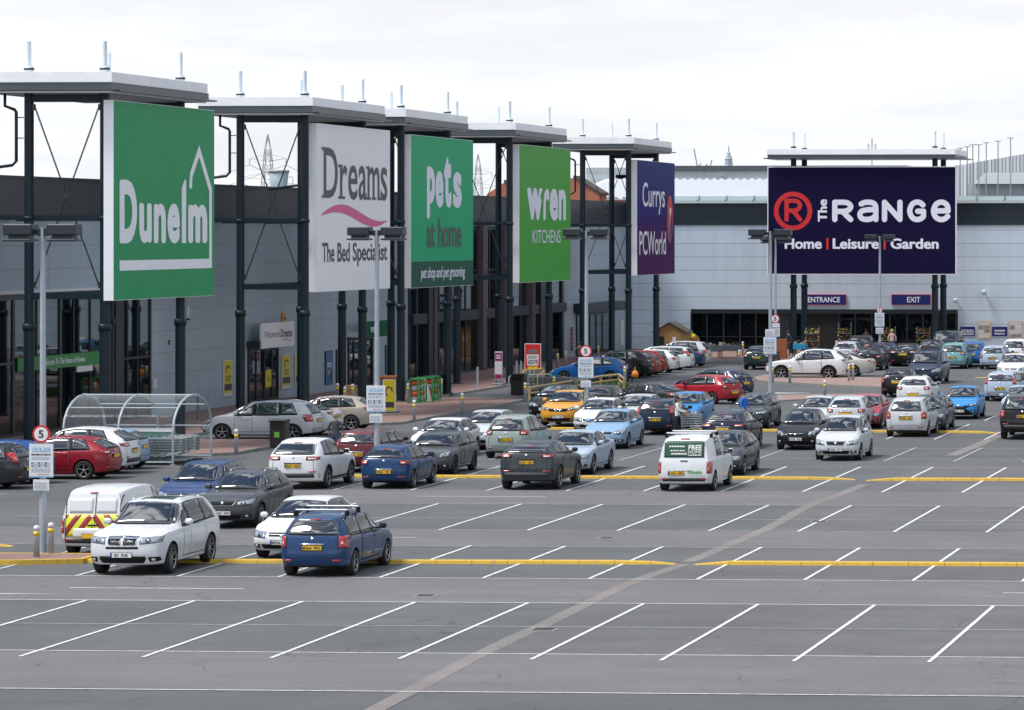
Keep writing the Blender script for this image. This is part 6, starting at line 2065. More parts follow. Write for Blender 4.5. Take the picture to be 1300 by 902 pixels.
def goods_table(px, py, w, label, mt, n, seed):
    p = G(px, py, .12); t = thing('sale_table', p, label, 'sale table'); r = random.Random(seed)
    B(mt).box(-w/2, w/2, -.4, .4, .45, .85, bev=.02).build('tray', t)
    for sx_ in (-1, 1):
        for sy_ in (-1, 1): B('galv_dark').box(sx_*(w/2-.1) - .03, sx_*(w/2-.1) + .03, sy_*.33 - .03, sy_*.33 + .03, 0, .45).build('leg', t)
    for k in range(n):
        m = B(r.choice(['play_blue', 'poster_rose', 'leaf', 'soffit_grey', 'poster_tan', 'car_trim', 'galv']))
        x = -w/2 + (k + .5) * w / n; h = r.uniform(.08, .26); m.box(x - r.uniform(.06, .11), x + .09, -.2, .15, .85, .85 + h, bev=.03); m.build('pack', t)
goods_table(884, 457, 1.3, 'blue sale trolley of goods right of the timber shed', 'play_blue', 5, 1)
goods_table(904, 455, 1.4, 'low sale table of mixed goods before the dark store window', 'galv_dark', 6, 2)
goods_table(925, 454, 1.5, 'sale table with a bright blue pack, left of the dark green hatchback', 'galv_dark', 5, 3)
goods_table(1016, 452, .9, 'blue goods bin beside the store door', 'play_blue', 4, 5)
p = G(991, 455, .12); t = thing('timber_planter', p, 'tall brown timber planter right of the notice before the store', 'planter'); B('terracotta').box(-.4, .4, -.35, .35, 0, 1.3, bev=.02).build('box', t); B('soil').box(-.36, .36, -.31, .31, 1.28, 1.305).build('soil', t)
def plant_stand(px, py, label, seed, h=1.9):
    p = G(px, py, .12); t = thing('plant_stand', p, label, 'plant stand', 'plant stands outside the store'); r = random.Random(seed)
    for sx_ in (-1, 1): B('galv_dark').box(sx_*.45 - .03, sx_*.45 + .03, .2, .26, 0, h).build('upright', t)
    for z in (.4, .9, 1.4): B('galv_dark').box(-.5, .5, -.2, .3, z, z + .04).build('shelf', t)
    for z in (.44, .94, 1.44):
        m = B('leaf')
        for k in range(90):
            c = Vector((r.uniform(-.48, .48), r.uniform(-.2, .3), z + r.uniform(.02, .36))); a = Vector((r.uniform(-1, 1), r.uniform(-1, 1), r.uniform(-1, 1))).normalized() * .07; b = a.orthogonal().normalized() * .05
            m.use(r.choice(['leaf', 'leaf', 'leaf', 'leaf', 'leaf', 'leaf', 'leaf', 'flower_red', 'flower_yellow', 'flower_pink'])); m.faces([c - a, c + b, c + a, c - b], [(0, 1, 2, 3)])
        m.build('plants', t, fix=False)
plant_stand(1031, 450, 'flower stand just right of the goods bin at the store door', 1)
plant_stand(1072, 449, 'tall flower stand right of the open doorway', 2, 2.2)
plant_stand(1128, 449, 'flower stand right of the farthest right lamp post', 5)
plant_stand(1172, 449, 'flower stand below the exit board by the sign posts', 6)
# ------------------------------------------------------------------ beyond the shops
def DX(px, Y): return onY(px, Y)
mat('lattice', (.33, .37, .39), .6, .3)
mat('tank_blue', (.27, .34, .38), .6, noise=.1, nscale=.2)
mat('white_roof', (.66, .68, .70), .6)
mat('tower_glass', (.40, .46, .52), .35)  # distance haze is put into this paler glass colour
panelmat('grey_shed', (.40, .44, .46), 3, 6, rough=.6, metal=0, axis='X', jw=.06)
panelmat('louvre', (.54, .57, .60), 14, .62, rough=.6, metal=0, axis='X', jw=.20, var=.45)
def pylon(px, py_top, Y, label, h=None):
    x, s = DX(px, Y); h = zAt(py_top, s)
    t = thing('pylon', (x, Y, 0), label, 'pylon', 'lattice pylons behind the shops')
    m = B('lattice'); r = .0009 * h * 2.1
    lv = [(0, .11), (.2, .085), (.4, .06), (.55, .042), (.68, .034), (.8, .026), (.9, .018), (1.0, .002)]
    for (za, wa), (zb, wb) in zip(lv, lv[1:]):
        for sx_ in (-1, 1):
            for sy_ in (-1, 1):
                m.tube((sx_*wa*h, sy_*wa*h, za*h), (sx_*wb*h, sy_*wb*h, zb*h), r * 1.4, n=4)
        for sy_ in (-1, 1):
            m.tube((-wa*h, sy_*wa*h, za*h), (wb*h, sy_*wb*h, zb*h), r, n=4).tube((wa*h, sy_*wa*h, za*h), (-wb*h, sy_*wb*h, zb*h), r, n=4)
            m.tube((sy_*wa*h, -wa*h, za*h), (sy_*wb*h, wb*h, zb*h), r, n=4).tube((sy_*wa*h, wa*h, za*h), (sy_*wb*h, -wb*h, zb*h), r, n=4)
    m.build('mast', t)
    for z, w in ((.56, .22), (.70, .18), (.83, .13)):
        m = B('lattice')
        for sg in (-1, 1):
            m.tube((0, -.02*h, (z-.02)*h), (sg*w*h, 0, z*h), r, n=4).tube((0, .02*h, (z-.02)*h), (sg*w*h, 0, z*h), r, n=4).tube((0, 0, (z+.035)*h), (sg*w*h, 0, z*h), r, n=4)
            m.tube((sg*w*h, 0, z*h), (sg*w*h, 0, (z-.045)*h), r * 1.5, n=4)
        m.build('cross_arm', t)
    return t, x, h
P1 = pylon(340, 171, 760, 'nearer lattice pylon, seen between the first and second tower')
P2 = pylon(607, 196, 1150, 'farther lattice pylon, seen between the bright green and mid green signs')
for k, (z, w) in enumerate(((.515, .22), (.655, .18), (.785, .13))):
    for sg in (-1, 1):
        a = Vector((P1[1] + sg*w*P1[2], 760, z*P1[2])); b = Vector((P2[1] + sg*w*P2[2], 1150, z*P2[2]))
        for q, e, nm in ((a, b, 'pylons'), (a, a + (a-b)*1.0, 'near')):
            t = thing('power_line', q, 'thin overhead power line hanging between the lattice pylons' if nm == 'pylons' else 'thin overhead power line running left from the nearer pylon', 'power line', 'power lines between the pylons' if nm == 'pylons' else 'power lines left of the nearer pylon')
            m = B('lattice'); m.path([(q.lerp(e, i/16) - q) + Vector((0, 0, -9 * math.sin(math.pi*i/16))) for i in range(17)], .055, 4); m.build('wire', t)
# tank behind the pylon
Y = 700; x, s = DX(354, Y)
t = thing('storage_tower', (x, Y, 0), 'pale blue drum tower beside the nearer pylon', 'tower')
h = zAt(217, s); B('tank_blue').lathe([(1.9, 0), (1.35, h*.55), (1.45, h*.8), (1.9, h)], n=20).build('drum', t); B('lattice').lathe([(1.95, h - .3), (2.0, h - .3), (2.0, h + .1), (1.9, h + .1)], n=20, caps=False).build('rim', t)
def block(name, label, px0, px1, pyt, Y, depth, mt, cat='building', trim=None, th=1.0):
    x0, s = DX(px0, Y); x1 = DX(px1, Y)[0]; h = zAt(pyt, s)
    t = thing(name, ((x0+x1)/2, Y, 0), label, cat)
    hx = (x1-x0)/2
    B(mt).box(-hx, hx, 0, depth, -.05, h).build('wall', t)
    if trim: B(trim).box(-hx - .2, hx + .2, -.3, depth, h, h + th).build('parapet', t)
    return t, hx, h, s
t, hx, h, s = block('grey_warehouse', 'large pale grey warehouse with a dark roof edge beyond the store', 853, 1150, 217, 520, 40, 'grey_shed', trim='fascia_grey', th=.7)
for px, py, w, hh in ((913, 224, 7, 6), (947, 228, 8, 15), (872, 236, 12, 9), (930, 240, 60, 1.5), (965, 232, 40, 1.5)):
    x = DX(px, 519)[0] - t.location.x
    B('tank_blue').box(x - w/2/s, x + w/2/s, -1.2, 0, zAt(py + hh, s), zAt(py, s)).build('roof_plant', t)
t, hx, h, s = block('stepped_works', 'stepped grey works building behind the last sign tower', 742, 806, 228, 560, 40, 'grey_shed')
for px, py, pyb, w in ((770, 213, 228, 60), (790, 222, 230, 24)):
    x = DX(px, 559)[0] - t.location.x; B('grey_shed').box(x - w/2/s, x + w/2/s, 1, 20, zAt(pyb, s), zAt(py, s)).build('roof_plant', t)
# white ribbed roof building just behind the store
Y = 345; x0, s = DX(705, Y); x1 = DX(968, Y)[0]
t = thing('white_roofed_hall', (x0, Y, 0), 'long hall with a white ribbed roof rising behind the store parapet', 'building')
z0 = zAt(253, s); zr = zAt(230, DX(800, Y + 22)[1])
B('red_brick').box(.3, x1 - x0 - .3, .2, 44, -.05, z0 - .1).build('wall', t)
m = B('white_roof'); L = x1 - x0; m.faces([(0, 0, z0), (L, 0, z0), (L - 3, 22, zr), (0, 22, zr + .2), (L, 44, z0), (0, 44, z0)], [(0, 1, 2, 3), (3, 2, 4, 5)])
for k in range(26):
    a = 1.0 + k * L / 26; m.faces([(a, 0, z0 + .02), (a + .25, 0, z0 + .25), (a + .5, 0, z0 + .02), (a, 21.5, zr + .05), (a + .25, 21.5, zr + .3), (a + .5, 21.5, zr + .05)], [(0, 1, 4, 3), (1, 2, 5, 4)])
m.build('roof', t, fix=False)
Y = 372
for px0, px1, pa, ppk, pye, lab in ((716, 761, 728, 226.5, 247, 'red brick gabled building seen right of the mid green sign'), (618, 650, 640, 232, 247, 'red brick gable seen between the bright green and mid green signs')):
    Yb = 338; x0, s = DX(px0, Yb); x1 = DX(px1, Yb)[0]; xm = DX(pa, Yb)[0]
    t = thing('brick_building', (x0, Yb, 0), lab, 'building'); w = x1 - x0
    ze, zp_ = zAt(pye, s), zAt(ppk, s)
    m = B('red_brick'); m.prism([(0, -.05), (w, -.05), (w, ze), (xm - x0, zp_), (0, ze if px0 < 700 else zp_)], 0, 3, 'y'); m.build('wall', t)
    m = B('felt_roof'); m.prism([(w + .2, ze - .1), (w + .2, ze + .15), (xm - x0, zp_ + .25), (xm - x0, zp_)], -.1, 3.1, 'y'); m.build('roof', t)
# skyline: needle tower and cranes
Y = 3800; x, s = DX(925, Y)
t = thing('needle_tower', (x, Y, 0), 'slim stepped glass tower tapering to a spire far off on the skyline', 'tower')
zz = lambda py: zAt(py, s)
B('tower_glass').lathe([(8/s*.85, 0), (5.6/s, zz(214)), (4.6/s, zz(203)), (3.6/s, zz(198))], n=8, smooth=False).build('shaft', t)
B('tower_glass').lathe([(2.6/s, zz(198)), (2.4/s, zz(194)), (1.2/s, zz(193)), (.5/s, zz(185))], n=8, smooth=False).build('spire', t)
for k in range(3):
    B('lattice').lathe([(5.4/s, zz(211 - 4*k)), (5.4/s, zz(210.3 - 4*k))], n=8).build('floor_band', t)
def crane(px, pyb, pyt, lean, label):
    Y = 1500; x, s = DX(px, Y); t = thing('tower_crane', (x, Y, 0), label, 'crane')
    zb, zt_ = zAt(pyb, s), zAt(pyt, s)
    B('lattice').tube((0, 0, 0), (0, 0, zb), .45, n=5).build('mast', t); B('lattice').tube((0, 0, zb - 3), (lean/s, 0, zt_), .28, n=5).build('jib', t); B('lattice').tube((0, 0, zb), (-lean/s*.5, 0, zb + 1), .3, n=5).build('counter_jib', t)
crane(887, 211, 189, -6, 'taller distant crane with a jib leaning left of the needle tower'); crane(899, 212, 203, 5, 'shorter distant crane leaning right toward the needle tower')
# louvred stadium-like building and its poles on the right
Y = 640; 
xs = [DX(px, Y) for px in (1213, 1222, 1300, 1420)]
t = thing('louvred_hall', (xs[0][0], Y, 0), 'pale vertically louvred hall rising at the right edge behind the store', 'building')
m = B('louvre'); s = xs[0][1]; o = xs[0][0]
m.prism([(0, -.05), (xs[3][0]-o, -.05), (xs[3][0]-o, zAt(186, s)), (xs[2][0]-o, zAt(196, s)), (DX(1240, Y)[0]-o, zAt(206, s)), (xs[1][0]-o, zAt(209.5, s)), (0, zAt(210, s))], 0, 50, 'y'); m.build('wall', t)
m = B('white_roof'); m.prism([(DX(1288, Y)[0]-o, zAt(240, s)), (DX(1302, Y)[0]-o, zAt(227, s)), (DX(1420, Y)[0]-o, zAt(227, s)), (DX(1420, Y)[0]-o, zAt(240, s))], -60, -40, 'y'); m.build('lower_roof', t)
B('grey_shed').box(DX(1280, Y)[0]-o, DX(1420, Y)[0]-o, -58, -2, 0, zAt(240.3, s)).build('annex', t)
for px, pyt in ((1219, 189), (1228, 187), (1235, 184.5), (1242.5, 184.5), (1252, 182), (1267, 180), (1283, 176)):
    Y2 = 560; x, s2 = DX(px, Y2); t = thing('floodlight_mast', (x, Y2, 0), 'slim pale mast standing before the louvred hall at the right', 'mast', 'slim masts before the louvred hall')
    B('lattice').tube((0, 0, 0), (0, 0, zAt(pyt, s2)), .13, .09, n=6).build('pole', t); B('lattice').box(-.5, .5, -.1, .1, zAt(pyt, s2), zAt(pyt, s2) + .12).build('head', t)
Y2 = 420; x, s2 = DX(1107, Y2); t = thing('radio_mast', (x, Y2, 0), 'antenna cluster poking up behind the canopy of the navy sign', 'antenna')
B('lattice').tube((0, 0, 0), (0, 0, zAt(176, s2)), .07, n=6).build('pole', t)
for dx in (-.4, .4): B('tube_white').box(dx - .1, dx + .1, -.1, .1, zAt(195, s2), zAt(183, s2)).build('aerial', t)
# ------------------------------------------------------------------ people
mat('skin', (.42, .23, .16), .6)
mat('cloth_white', (.62, .61, .58), .8, noise=.1, nscale=8); mat('cloth_black', (.012, .012, .014), .8); mat('cloth_blue', (.015, .13, .50), .8, noise=.15, nscale=8)
mat('cloth_grey', (.05, .055, .065), .85, noise=.2, nscale=6); mat('cloth_navy', (.015, .02, .045), .85); mat('cloth_pink', (.55, .38, .36), .8, noise=.5, nscale=9); mat('cloth_brown', (.12, .07, .05), .8)
mat('denim', (.04, .06, .11), .85)
mat('hair_dark', (.015, .011, .009), .6); mat('hair_grey', (.30, .29, .28), .7); mat('hair_fair', (.42, .33, .20), .6); mat('shoe', (.02, .018, .016), .6)
mat('bag_orange', (.65, .20, .02), .5)
def person(px, py, z, face, label, top, legs, hair, hpx=1.0, arms=((.30, .05, 1.02), (.30, .05, 1.02)), lean=0.0, step=.10, long_hair=False, group=None):
    """face: heading in degrees (0 = towards us, 90 = to the right); arms: hand positions (out, forward, height) left, right"""
    p = G(px, py, z)
    t = thing('person', p, label, 'person', group, R(face))
    V_, E, rad = [], [], []
    def add(co, r, prev=None):
        V_.append(Vector(co)); rad.append(r)
        if prev is not None: E.append((prev, len(V_) - 1))
        return len(V_) - 1
    f = -1   # forward is -y
    L = lambda zz: lean * max(0, zz - .9) * f
    pel = add((0, 0, .95), (.155, .115))
    bel = add((0, L(1.1), 1.10), (.145, .105), pel)
    che = add((0, L(1.32), 1.32), (.165, .115), bel)
    nb = add((0, L(1.46) + .01, 1.46), (.075, .07), che)
    ne = add((0, L(1.53), 1.53), (.055, .055), nb)
    h1 = add((0, L(1.6) + .015*f, 1.60), (.075, .09), ne)
    h2 = add((0, L(1.68) + .01*f, 1.68), (.08, .10), h1)
    add((0, L(1.74), 1.745), (.05, .06), h2)
    for sg, (ho, hf, hz), st in ((1, arms[0], step), (-1, arms[1], -step)):
        sh = add((sg*.18, L(1.42), 1.42), (.062, .062), che)
        ex, ey, ez = sg*(.16 + ho*.42), f*(hf*.35 - .04) + L(1.2), (1.42 + hz)/2 - .06 + .1*(hf > .2)*0
        el = add((ex, ey, ez), (.046, .046), sh)
        wr = add((sg*ho*.92, f*hf*.9 + L(hz), hz + .05), (.034, .034), el)
        hd = add((sg*ho*.94, f*hf + L(hz), hz - .02), (.036, .024), wr)
        for k in range(4): add((sg*(ho*.94) + (k-1.5)*.012, f*(hf + .02 + .012*k) + L(hz), hz - .10 - .006*(k in (1, 2))), (.010, .010), hd)
        add((sg*(ho*.94 - .035), f*(hf + .045) + L(hz), hz - .055), (.011, .011), hd)
        hp = add((sg*.095, 0, .88), (.095, .10), pel)
        kn = add((sg*.10, f*(st*.55 + .02), .49), (.064, .066), hp)
        an = add((sg*.10, f*st - f*.02, .09), (.042, .045), kn)
        ft = add((sg*.11, f*(st + .06), .045), (.045, .04), an)
        add((sg*.115, f*(st + .16), .035), (.036, .03), ft)
    me = bpy.data.meshes.new('body'); me.from_pydata(V_, E, [])
    o = bpy.data.objects.new('body', me); COL.objects.link(o)
    m = o.modifiers.new('skin', 'SKIN'); 
    if not me.skin_vertices: 
        with bpy.context.temp_override(object=o, active_object=o): pass
    sk = me.skin_vertices[0].data
    for i, r in enumerate(rad): sk[i].radius = r; sk[i].use_root = (i == 0)
    s = o.modifiers.new('sub', 'SUBSURF'); s.levels = 2; s.render_levels = 2
    bpy.context.view_layer.update()
    out = bpy.data.meshes.new_from_object(o.evaluated_get(bpy.context.evaluated_depsgraph_get()))
    bpy.data.objects.remove(o)
    out.name = 'body'
    out.materials.clear()
    for q in ('skin', top, legs, 'shoe'): out.materials.append(MATS[q])
    for pl in out.polygons:
        c = pl.center; pl.use_smooth = True
        arm = abs(c.x) > .20 or (abs(c.y - L(c.z)) > .16 and c.z > .75)
        hand = any((Vector((sg*h[0]*.94, f*h[1] + L(h[2]), h[2] - .03)) - c).length < .13 for sg, h in ((1, arms[0]), (-1, arms[1])))
        pl.material_index = 0 if (hand or c.z > 1.475) else (1 if c.z > .93 or (arm and c.z > .6) else (3 if c.z < .085 else 2))
    b = bpy.data.objects.new('body', out); COL.objects.link(b); b.parent = t
    hm = MB().use(hair)
    hm.lathe([(0, .125), (.06, .115), (.092, .07), (.102, .01), (.095, -.05), (.0, -.05)], Matrix.Translation((0, L(1.66) - .012*f, 1.665)) @ Matrix.Diagonal((.92, 1.08, 1, 1)) @ Matrix.Rotation(R(-22) * f * -1, 4, 'X'), 14)
    if long_hair: hm.lathe([(.085, .02), (.10, -.10), (.07, -.20), (0, -.22)], Matrix.Translation((0, L(1.6) + .05, 1.64)) @ Matrix.Diagonal((1, .6, 1, 1)), 12)
    hm.build('hair', t)
    fm = B('hair_dark')
    for sg in (-1, 1): fm.box(sg*.032 - .011, sg*.032 + .011, L(1.65) - .116, L(1.65) - .095, 1.645, 1.658)
    fm.use('skin').box(-.012, .012, L(1.63) - .128, L(1.63) - .10, 1.605, 1.645).use('cloth_pink').box(-.022, .022, L(1.58) - .112, L(1.58) - .095, 1.575, 1.583)
    for sg in (-1, 1): fm.use('skin').box(sg*.078, sg*.094, L(1.63) - .015, L(1.63) + .02, 1.60, 1.66)
    fm.build('face', t)
    t.scale = (hpx, hpx, hpx)
    return t
person(860, 555, 0, 90, 'woman in a white jacket and black trousers pushing a trolley by the blue hatchback', 'cloth_white', 'cloth_black', 'hair_dark', .97, arms=((.2, .42, 1.02), (.2, .42, 1.02)), long_hair=True)
_p = G(871, 555); trolley(_p.x + .25, _p.y + .05, -math.pi / 2, 'wire shopping trolley pushed by the woman in the white jacket', None)
person(944.5, 549.5, 0, 70, 'man in a bright blue shirt standing before the windscreen of the grey car', 'cloth_blue', 'cloth_navy', 'hair_dark', 1.02, arms=((.26, .2, 1.0), (.24, .1, .98)))
q = person(800, 487.5, .12, 20, 'person in black clothes carrying an orange bag beside the timber rail', 'cloth_black', 'cloth_black', 'hair_grey', .98, arms=((.30, .05, .86), (.26, .02, .95)))
_p = q.location
t = thing('carrier_bag', (_p.x + .33, _p.y - .22, .48), 'orange carrier bag held by the person in black', 'bag')
m = B('bag_orange'); m.lathe([(0, 0), (.17, .01), (.20, .18), (.15, .34), (.03, .40), (0, .40)], Matrix.Diagonal((1, .45, 1, 1)), 12); m.build('bag', t); B('bag_orange').path([(-.03, 0, .38), (-.02, 0, .46), (.02, 0, .46), (.03, 0, .38)], .012, 6).build('handle', t)
person(426, 584, 0, 175, 'grey haired man in a dark jacket walking away between the white and the red car', 'cloth_grey', 'denim', 'hair_grey', 1.0)
person(1132.5, 449.5, .12, 10, 'fair haired woman in a pink patterned top before the store front', 'cloth_pink', 'denim', 'hair_fair', .97, long_hair=True)
person(1004.5, 452, .12, 250, 'person in a navy coat bending by the timber planter at the store', 'cloth_navy', 'cloth_navy', 'hair_dark', .98, lean=.35, arms=((.24, .3, .95), (.24, .3, .95)))
person(736, 471, .12, 200, 'person in a grey top walking to the last terrace door', 'cloth_grey', 'cloth_navy', 'hair_dark', 1.0)
person(1099.5, 448.5, .12, 180, 'person in a brown top looking at the flower stand', 'cloth_brown', 'denim', 'hair_dark', .96)
# ------------------------------------------------------------------ the parked cars
C = dict(silver=(.50, .52, .54), white=(.66, .675, .69), black=(.006, .0065, .008), grey=(.055, .060, .065), dgrey=(.022, .024, .028), navy=(.010, .018, .055), blue=(.008, .042, .125), dblue=(.008, .016, .045),
         lblue=(.22, .36, .52), iceblue=(.36, .44, .54), red=(.26, .012, .022), brightred=(.36, .015, .03), maroon=(.11, .012, .022), yellow=(.66, .31, .028), palegreen=(.28, .33, .31), teal=(.16, .36, .37), champagne=(.36, .33, .28), beige=(.46, .44, .39),
         dgreen=(.008, .03, .028), gunmetal=(.036, .044, .052), skyblue=(.02, .22, .52), bblue=(.010, .12, .38), orange=(.28, .04, .02), pink=(.42, .07, .08))
def LR(key, px, py, col, label, yaw=0.0, sc=(1, 1, 1), **kw):
    """car with its nose to the left: px, py = near rear corner on the ground"""
    sp = SPECS[key]; p = G(px, py)
    L, W = sp['L'] * sc[1], sp['W'] * sc[0]
    a = math.pi - R(-yaw) if False else 0
    root = place_car(key, 'L', px, py, col, label, sc=sc, **kw)
    if not yaw:
        root.location = (p.x - L / 2, p.y + W / 2, 0)
    else:
        th = R(yaw)     # heading swings away from us by yaw degrees
        hd = Vector((-math.cos(th), math.sin(th), 0)); side = Vector((math.sin(th), math.cos(th), 0))
        root.location = p + hd * L / 2 + side * W / 2
        root.rotation_euler = (0, 0, -math.pi / 2 - th)
    return root
def roofbars(c, root, mt='rail_metal'):
    for s in (c.sw + .75, c.sw + 1.7):
        q, _ = c.hit('T', 0, s)
        m = B(mt); hwid = c.W/2 * c.roof + .02
        m.tube((-hwid, q.y, q.z + .11), (hwid, q.y, q.z + .11), .026, n=8)
        for sg in (-1, 1): m.use('car_black').box(sg*hwid - .05, sg*hwid + .05, q.y - .05, q.y + .05, q.z - .04, q.z + .10, bev=.02)
        m.build('roof_bar', root)
def van_chevrons(c, root):
    hw = c.W / 2
    y = B('belisha_yellow'); c.rect(y, 'B', -.80*hw, .80*hw, .52, 1.10, 14, 6, .012); o = y.build('marking_panel', root, fix=False)
    r = B('chevron_red')
    for sg in (-1, 1):
        for k in range(4):
            x0 = sg * (.02 + .34 * k); x1 = sg * (.02 + .34 * k + .17)
            def f(u, v, x0=x0, x1=x1, sg=sg):
                x = x0 + (x1 - x0) * u + sg * (-.42) * v * 1.0 + sg * .42 * .0
                z = .53 + .56 * v
                return max(-.79*hw, min(.79*hw, x if sg * x > .004 else .004 * sg)), z
            c.patch(r, 'B', f, 3, 10, .015)
    r.build('chevrons', o, fix=False)
    w = B('car_paint'); c.rect(w, 'B', -.28, .50, .50, .74, 6, 4, .020); q = w.build('plate_recess', root, fix=False); q.color = (.66, .675, .69, 1)
    g = B('car_gap'); c.rect(g, 'B', -.075, -.063, .30, 1.62, 1, 12, .018)
    for x in (-.80*hw, .80*hw): c.rect(g, 'B', x - .006, x + .006, .36, 1.60, 1, 12, .018)
    c.rect(g, 'B', -.16, .12, .80, .84, 3, 1, .02); g.build('door_gap', root, fix=False)
    for a, b in ((-.70, -.12), (.0, .70)):
        m_ = B('car_paint'); c.rect(m_, 'B', a*hw, b*hw, 1.14, 1.52, 8, 5, .012)
        k = m_.build('blank_window', root, fix=False); k.color = (.60, .62, .65, 1)
    m = B('lamp_red'); c.rect(m, 'B', -.10, .10, 1.645, 1.675, 3, 1, .02); m.build('brake_light', root, fix=False)
def van_lettering(c, root):
    hw = c.W / 2
    g = B('van_green'); c.rect(g, 'B', -.73*hw, .73*hw, 1.13, 1.66, 14, 8, .012); o = g.build('rear_window', root, fix=False)
    y = c.hit('B', 0, 1.4)[0].y + .03
    sl = c.hit('B', 0, 1.6)[0].y - c.hit('B', 0, 1.2)[0].y
    up = Vector((0, sl, .4)).normalized()
    M = plane((0, c.hit('B', 0, 1.13)[0].y + .018, 1.13), (-1, 0, 0), up)
    m = B('van_text')
    letters(m, 'FREE', M, .14, .58, .26, .42, .005, bold=.03); letters(m, 'HOME', M, .14, .58, .13, .245, .005, bold=.0)
    letters(m, 'FREEZING', M, .14, .58, .055, .11, .005) if False else scribble(m, M @ Matrix.Translation((.14, .05, 0)), .44, .06, 'van_text', 1, 0, 1, 0, 1, 3)
    scribble(m, M @ Matrix.Translation((-.50, .33, 0)), .52, .08, 'van_text', 1, 0, 1, 0, 1, 5)
    scribble(m, M @ Matrix.Translation((-.46, .20, 0)), .48, .06, 'van_text', 1, 0, 1, 0, 1, 6)
    scribble(m, M @ Matrix.Translation((-.42, .08, 0)), .52, .09, 'van_text', 1, 0, 1, 0, 1, 7)
    m.build('lettering', o, fix=False)
    m = B('logo_green'); M = plane((0, c.hit('B', -.4, .66)[0].y + .03, .60), (-1, 0, 0)); letters(m, 'Dunelm', M, .15, .62, 0, .12, .0, bold=.03); m.build('logo', root, fix=False)
    m = B('lamp_red'); c.rect(m, 'B', -.14, .14, 1.70, 1.725, 3, 1, .02); m.build('brake_light', root, fix=False)
    m = B('car_black'); c.rect(m, 'B', -.12, .12, 1.0, 1.03, 3, 1, .02); m.build('tailgate_grip', root, fix=False)
    roofbars(c, root, 'white_panel')

P_ = place_car
# nearest row
P_('large_suv', 'F', 156, 732, (.64, .66, .68), 'silver four wheel drive with twin chrome grilles, nearest car on the left', reg='B7 PHE')
P_('panel_van', 'B', 117, 707, C['white'], 'white panel van with yellow and red chevrons on its back doors', cat='van', name='parked_van', extra=van_chevrons)
P_('crossover', 'F', 283, 672, C['grey'], 'dark grey crossover with roof rails and chrome edged grille, facing us', reg='CK65 WYP')
P_('hatch', 'F', 358, 711, C['white'], 'white hatchback facing us, half behind the blue estate', reg='BF56 AJX')
P_('estate', 'B', 396, 734, C['blue'], 'blue estate car with silver roof bars and square red lamps, nearest car seen from behind', reg='BD64 PFO', extra=roofbars)
P_('mpv_front', 'F', 231, 658, (.016, .045, .14), 'dark blue tall hatchback facing us behind the silver four wheel drive', sc=(1.03, 1.04, .97))
# second row
P_('family_suv', 'B', 372, 622.5, C['white'], 'white family car seen from behind with wide red lamps and black lower trim', reg='MD17 FXD')
P_('supermini', 'B', 487, 621.5, C['blue'], 'deep blue small hatchback seen from behind beside the second lamp post', reg='HG53 YFL')
P_('coupe_suv', 'B', 668, 623, C['gunmetal'], 'dark grey coupe like four wheel drive seen from behind with a sloping roof', reg='KD67 UGG')
P_('window_van', 'B', 868, 625, C['white'], 'white van with a green lettered rear window and pale roof bars', cat='van', name='parked_van', reg='LT64 MFE', extra=van_lettering)
P_('estate_long', 'B', 452, 601, C['maroon'], 'maroon estate with tall red lamps beside the rails, seen from behind', reg='Y137 GYK', sc=(.97, 1, 1))
P_('clubman', 'F', 539, 605, C['grey'], 'grey compact car with round lamps and a paler roof, facing us')
P_('saloon', 'F', 714, 604, C['iceblue'], 'pale blue saloon facing us right of the dark coupe like four wheel drive')
P_('hatch_round', 'F', 907, 605, C['gunmetal'], 'dark grey hatchback facing us right beside the green lettered van')
# third row
P_('mpv_round', 'B', 642, 583, C['palegreen'], 'pale green people carrier seen from behind', reg='BX53 NLC', sc=(1, 1, .98))
P_('hatch_round', 'F', 546, 583, C['white'], 'white rounded hatchback facing us behind the grey compact car', sc=(1.0, 1, .97))
P_('hatch', 'F', 602, 572, C['silver'], 'silver hatchback facing us just left of the pale green people carrier')
P_('supermini_light', 'F', 766, 571, C['lblue'], 'light blue small hatchback facing us, with large upright lamps')
P_('supermini', 'F', 750, 551, C['white'], 'white small car facing us directly behind the light blue one')
P_('juke', 'F', 708.5, 543.5, C['yellow'], 'yellow orange crossover with a black grille and white vee, facing us', reg='YT16 HEV')
P_('hatch', 'F', 692, 532, C['black'], 'black car almost hidden behind the yellow orange crossover')
P_('hatch', 'B', 757, 531, C['dgrey'], 'dark grey hatchback roof showing behind the white small car')
P_('hatch', 'F', 797, 547, C['silver'], 'silver car facing us between the light blue and the dark blue hatchback')
P_('estate_long', 'B', 831, 553, C['dblue'], 'dark blue tall lamped hatchback seen from behind next to the woman in white', reg='WV57 GXF', sc=(.98, .9, 1))
P_('supermini', 'F', 863, 543, C['skyblue'], 'bright blue small hatchback facing us beside the woman in white', sc=(1, 1, 1.03))
P_('hatch_round', 'B', 917, 572, C['dblue'], 'black blue hatchback seen from behind above the green lettered van', sc=(1, 1.02, 1.03))
P_('crossover', 'F', 947, 545.5, C['gunmetal'], 'dark grey car facing us behind the man in the blue shirt', sc=(1.03, 1, .96))
P_('bubble_car', 'F', 1010, 572, C['black'], 'small rounded black car with pale round lamps, facing us', reg='MT06 XEZ')
LR('supermini', 918, 514, C['brightred'], 'bright red small hatchback standing at an angle, tail to the right', yaw=28)
LR('hatch', 934, 506, C['navy'], 'dark blue hatchback with a pale roof edge, half behind the bright red one', yaw=26)
LR('saloon', 850, 527, C['dgrey'], 'dark grey saloon pointing left above the dark blue hatchback', yaw=32, sc=(1, .95, 1))
P_('mpv_front', 'F', 1061, 586, C['silver'], 'silver mini people carrier facing us at the right of the small black car', reg='WP06 PCV')
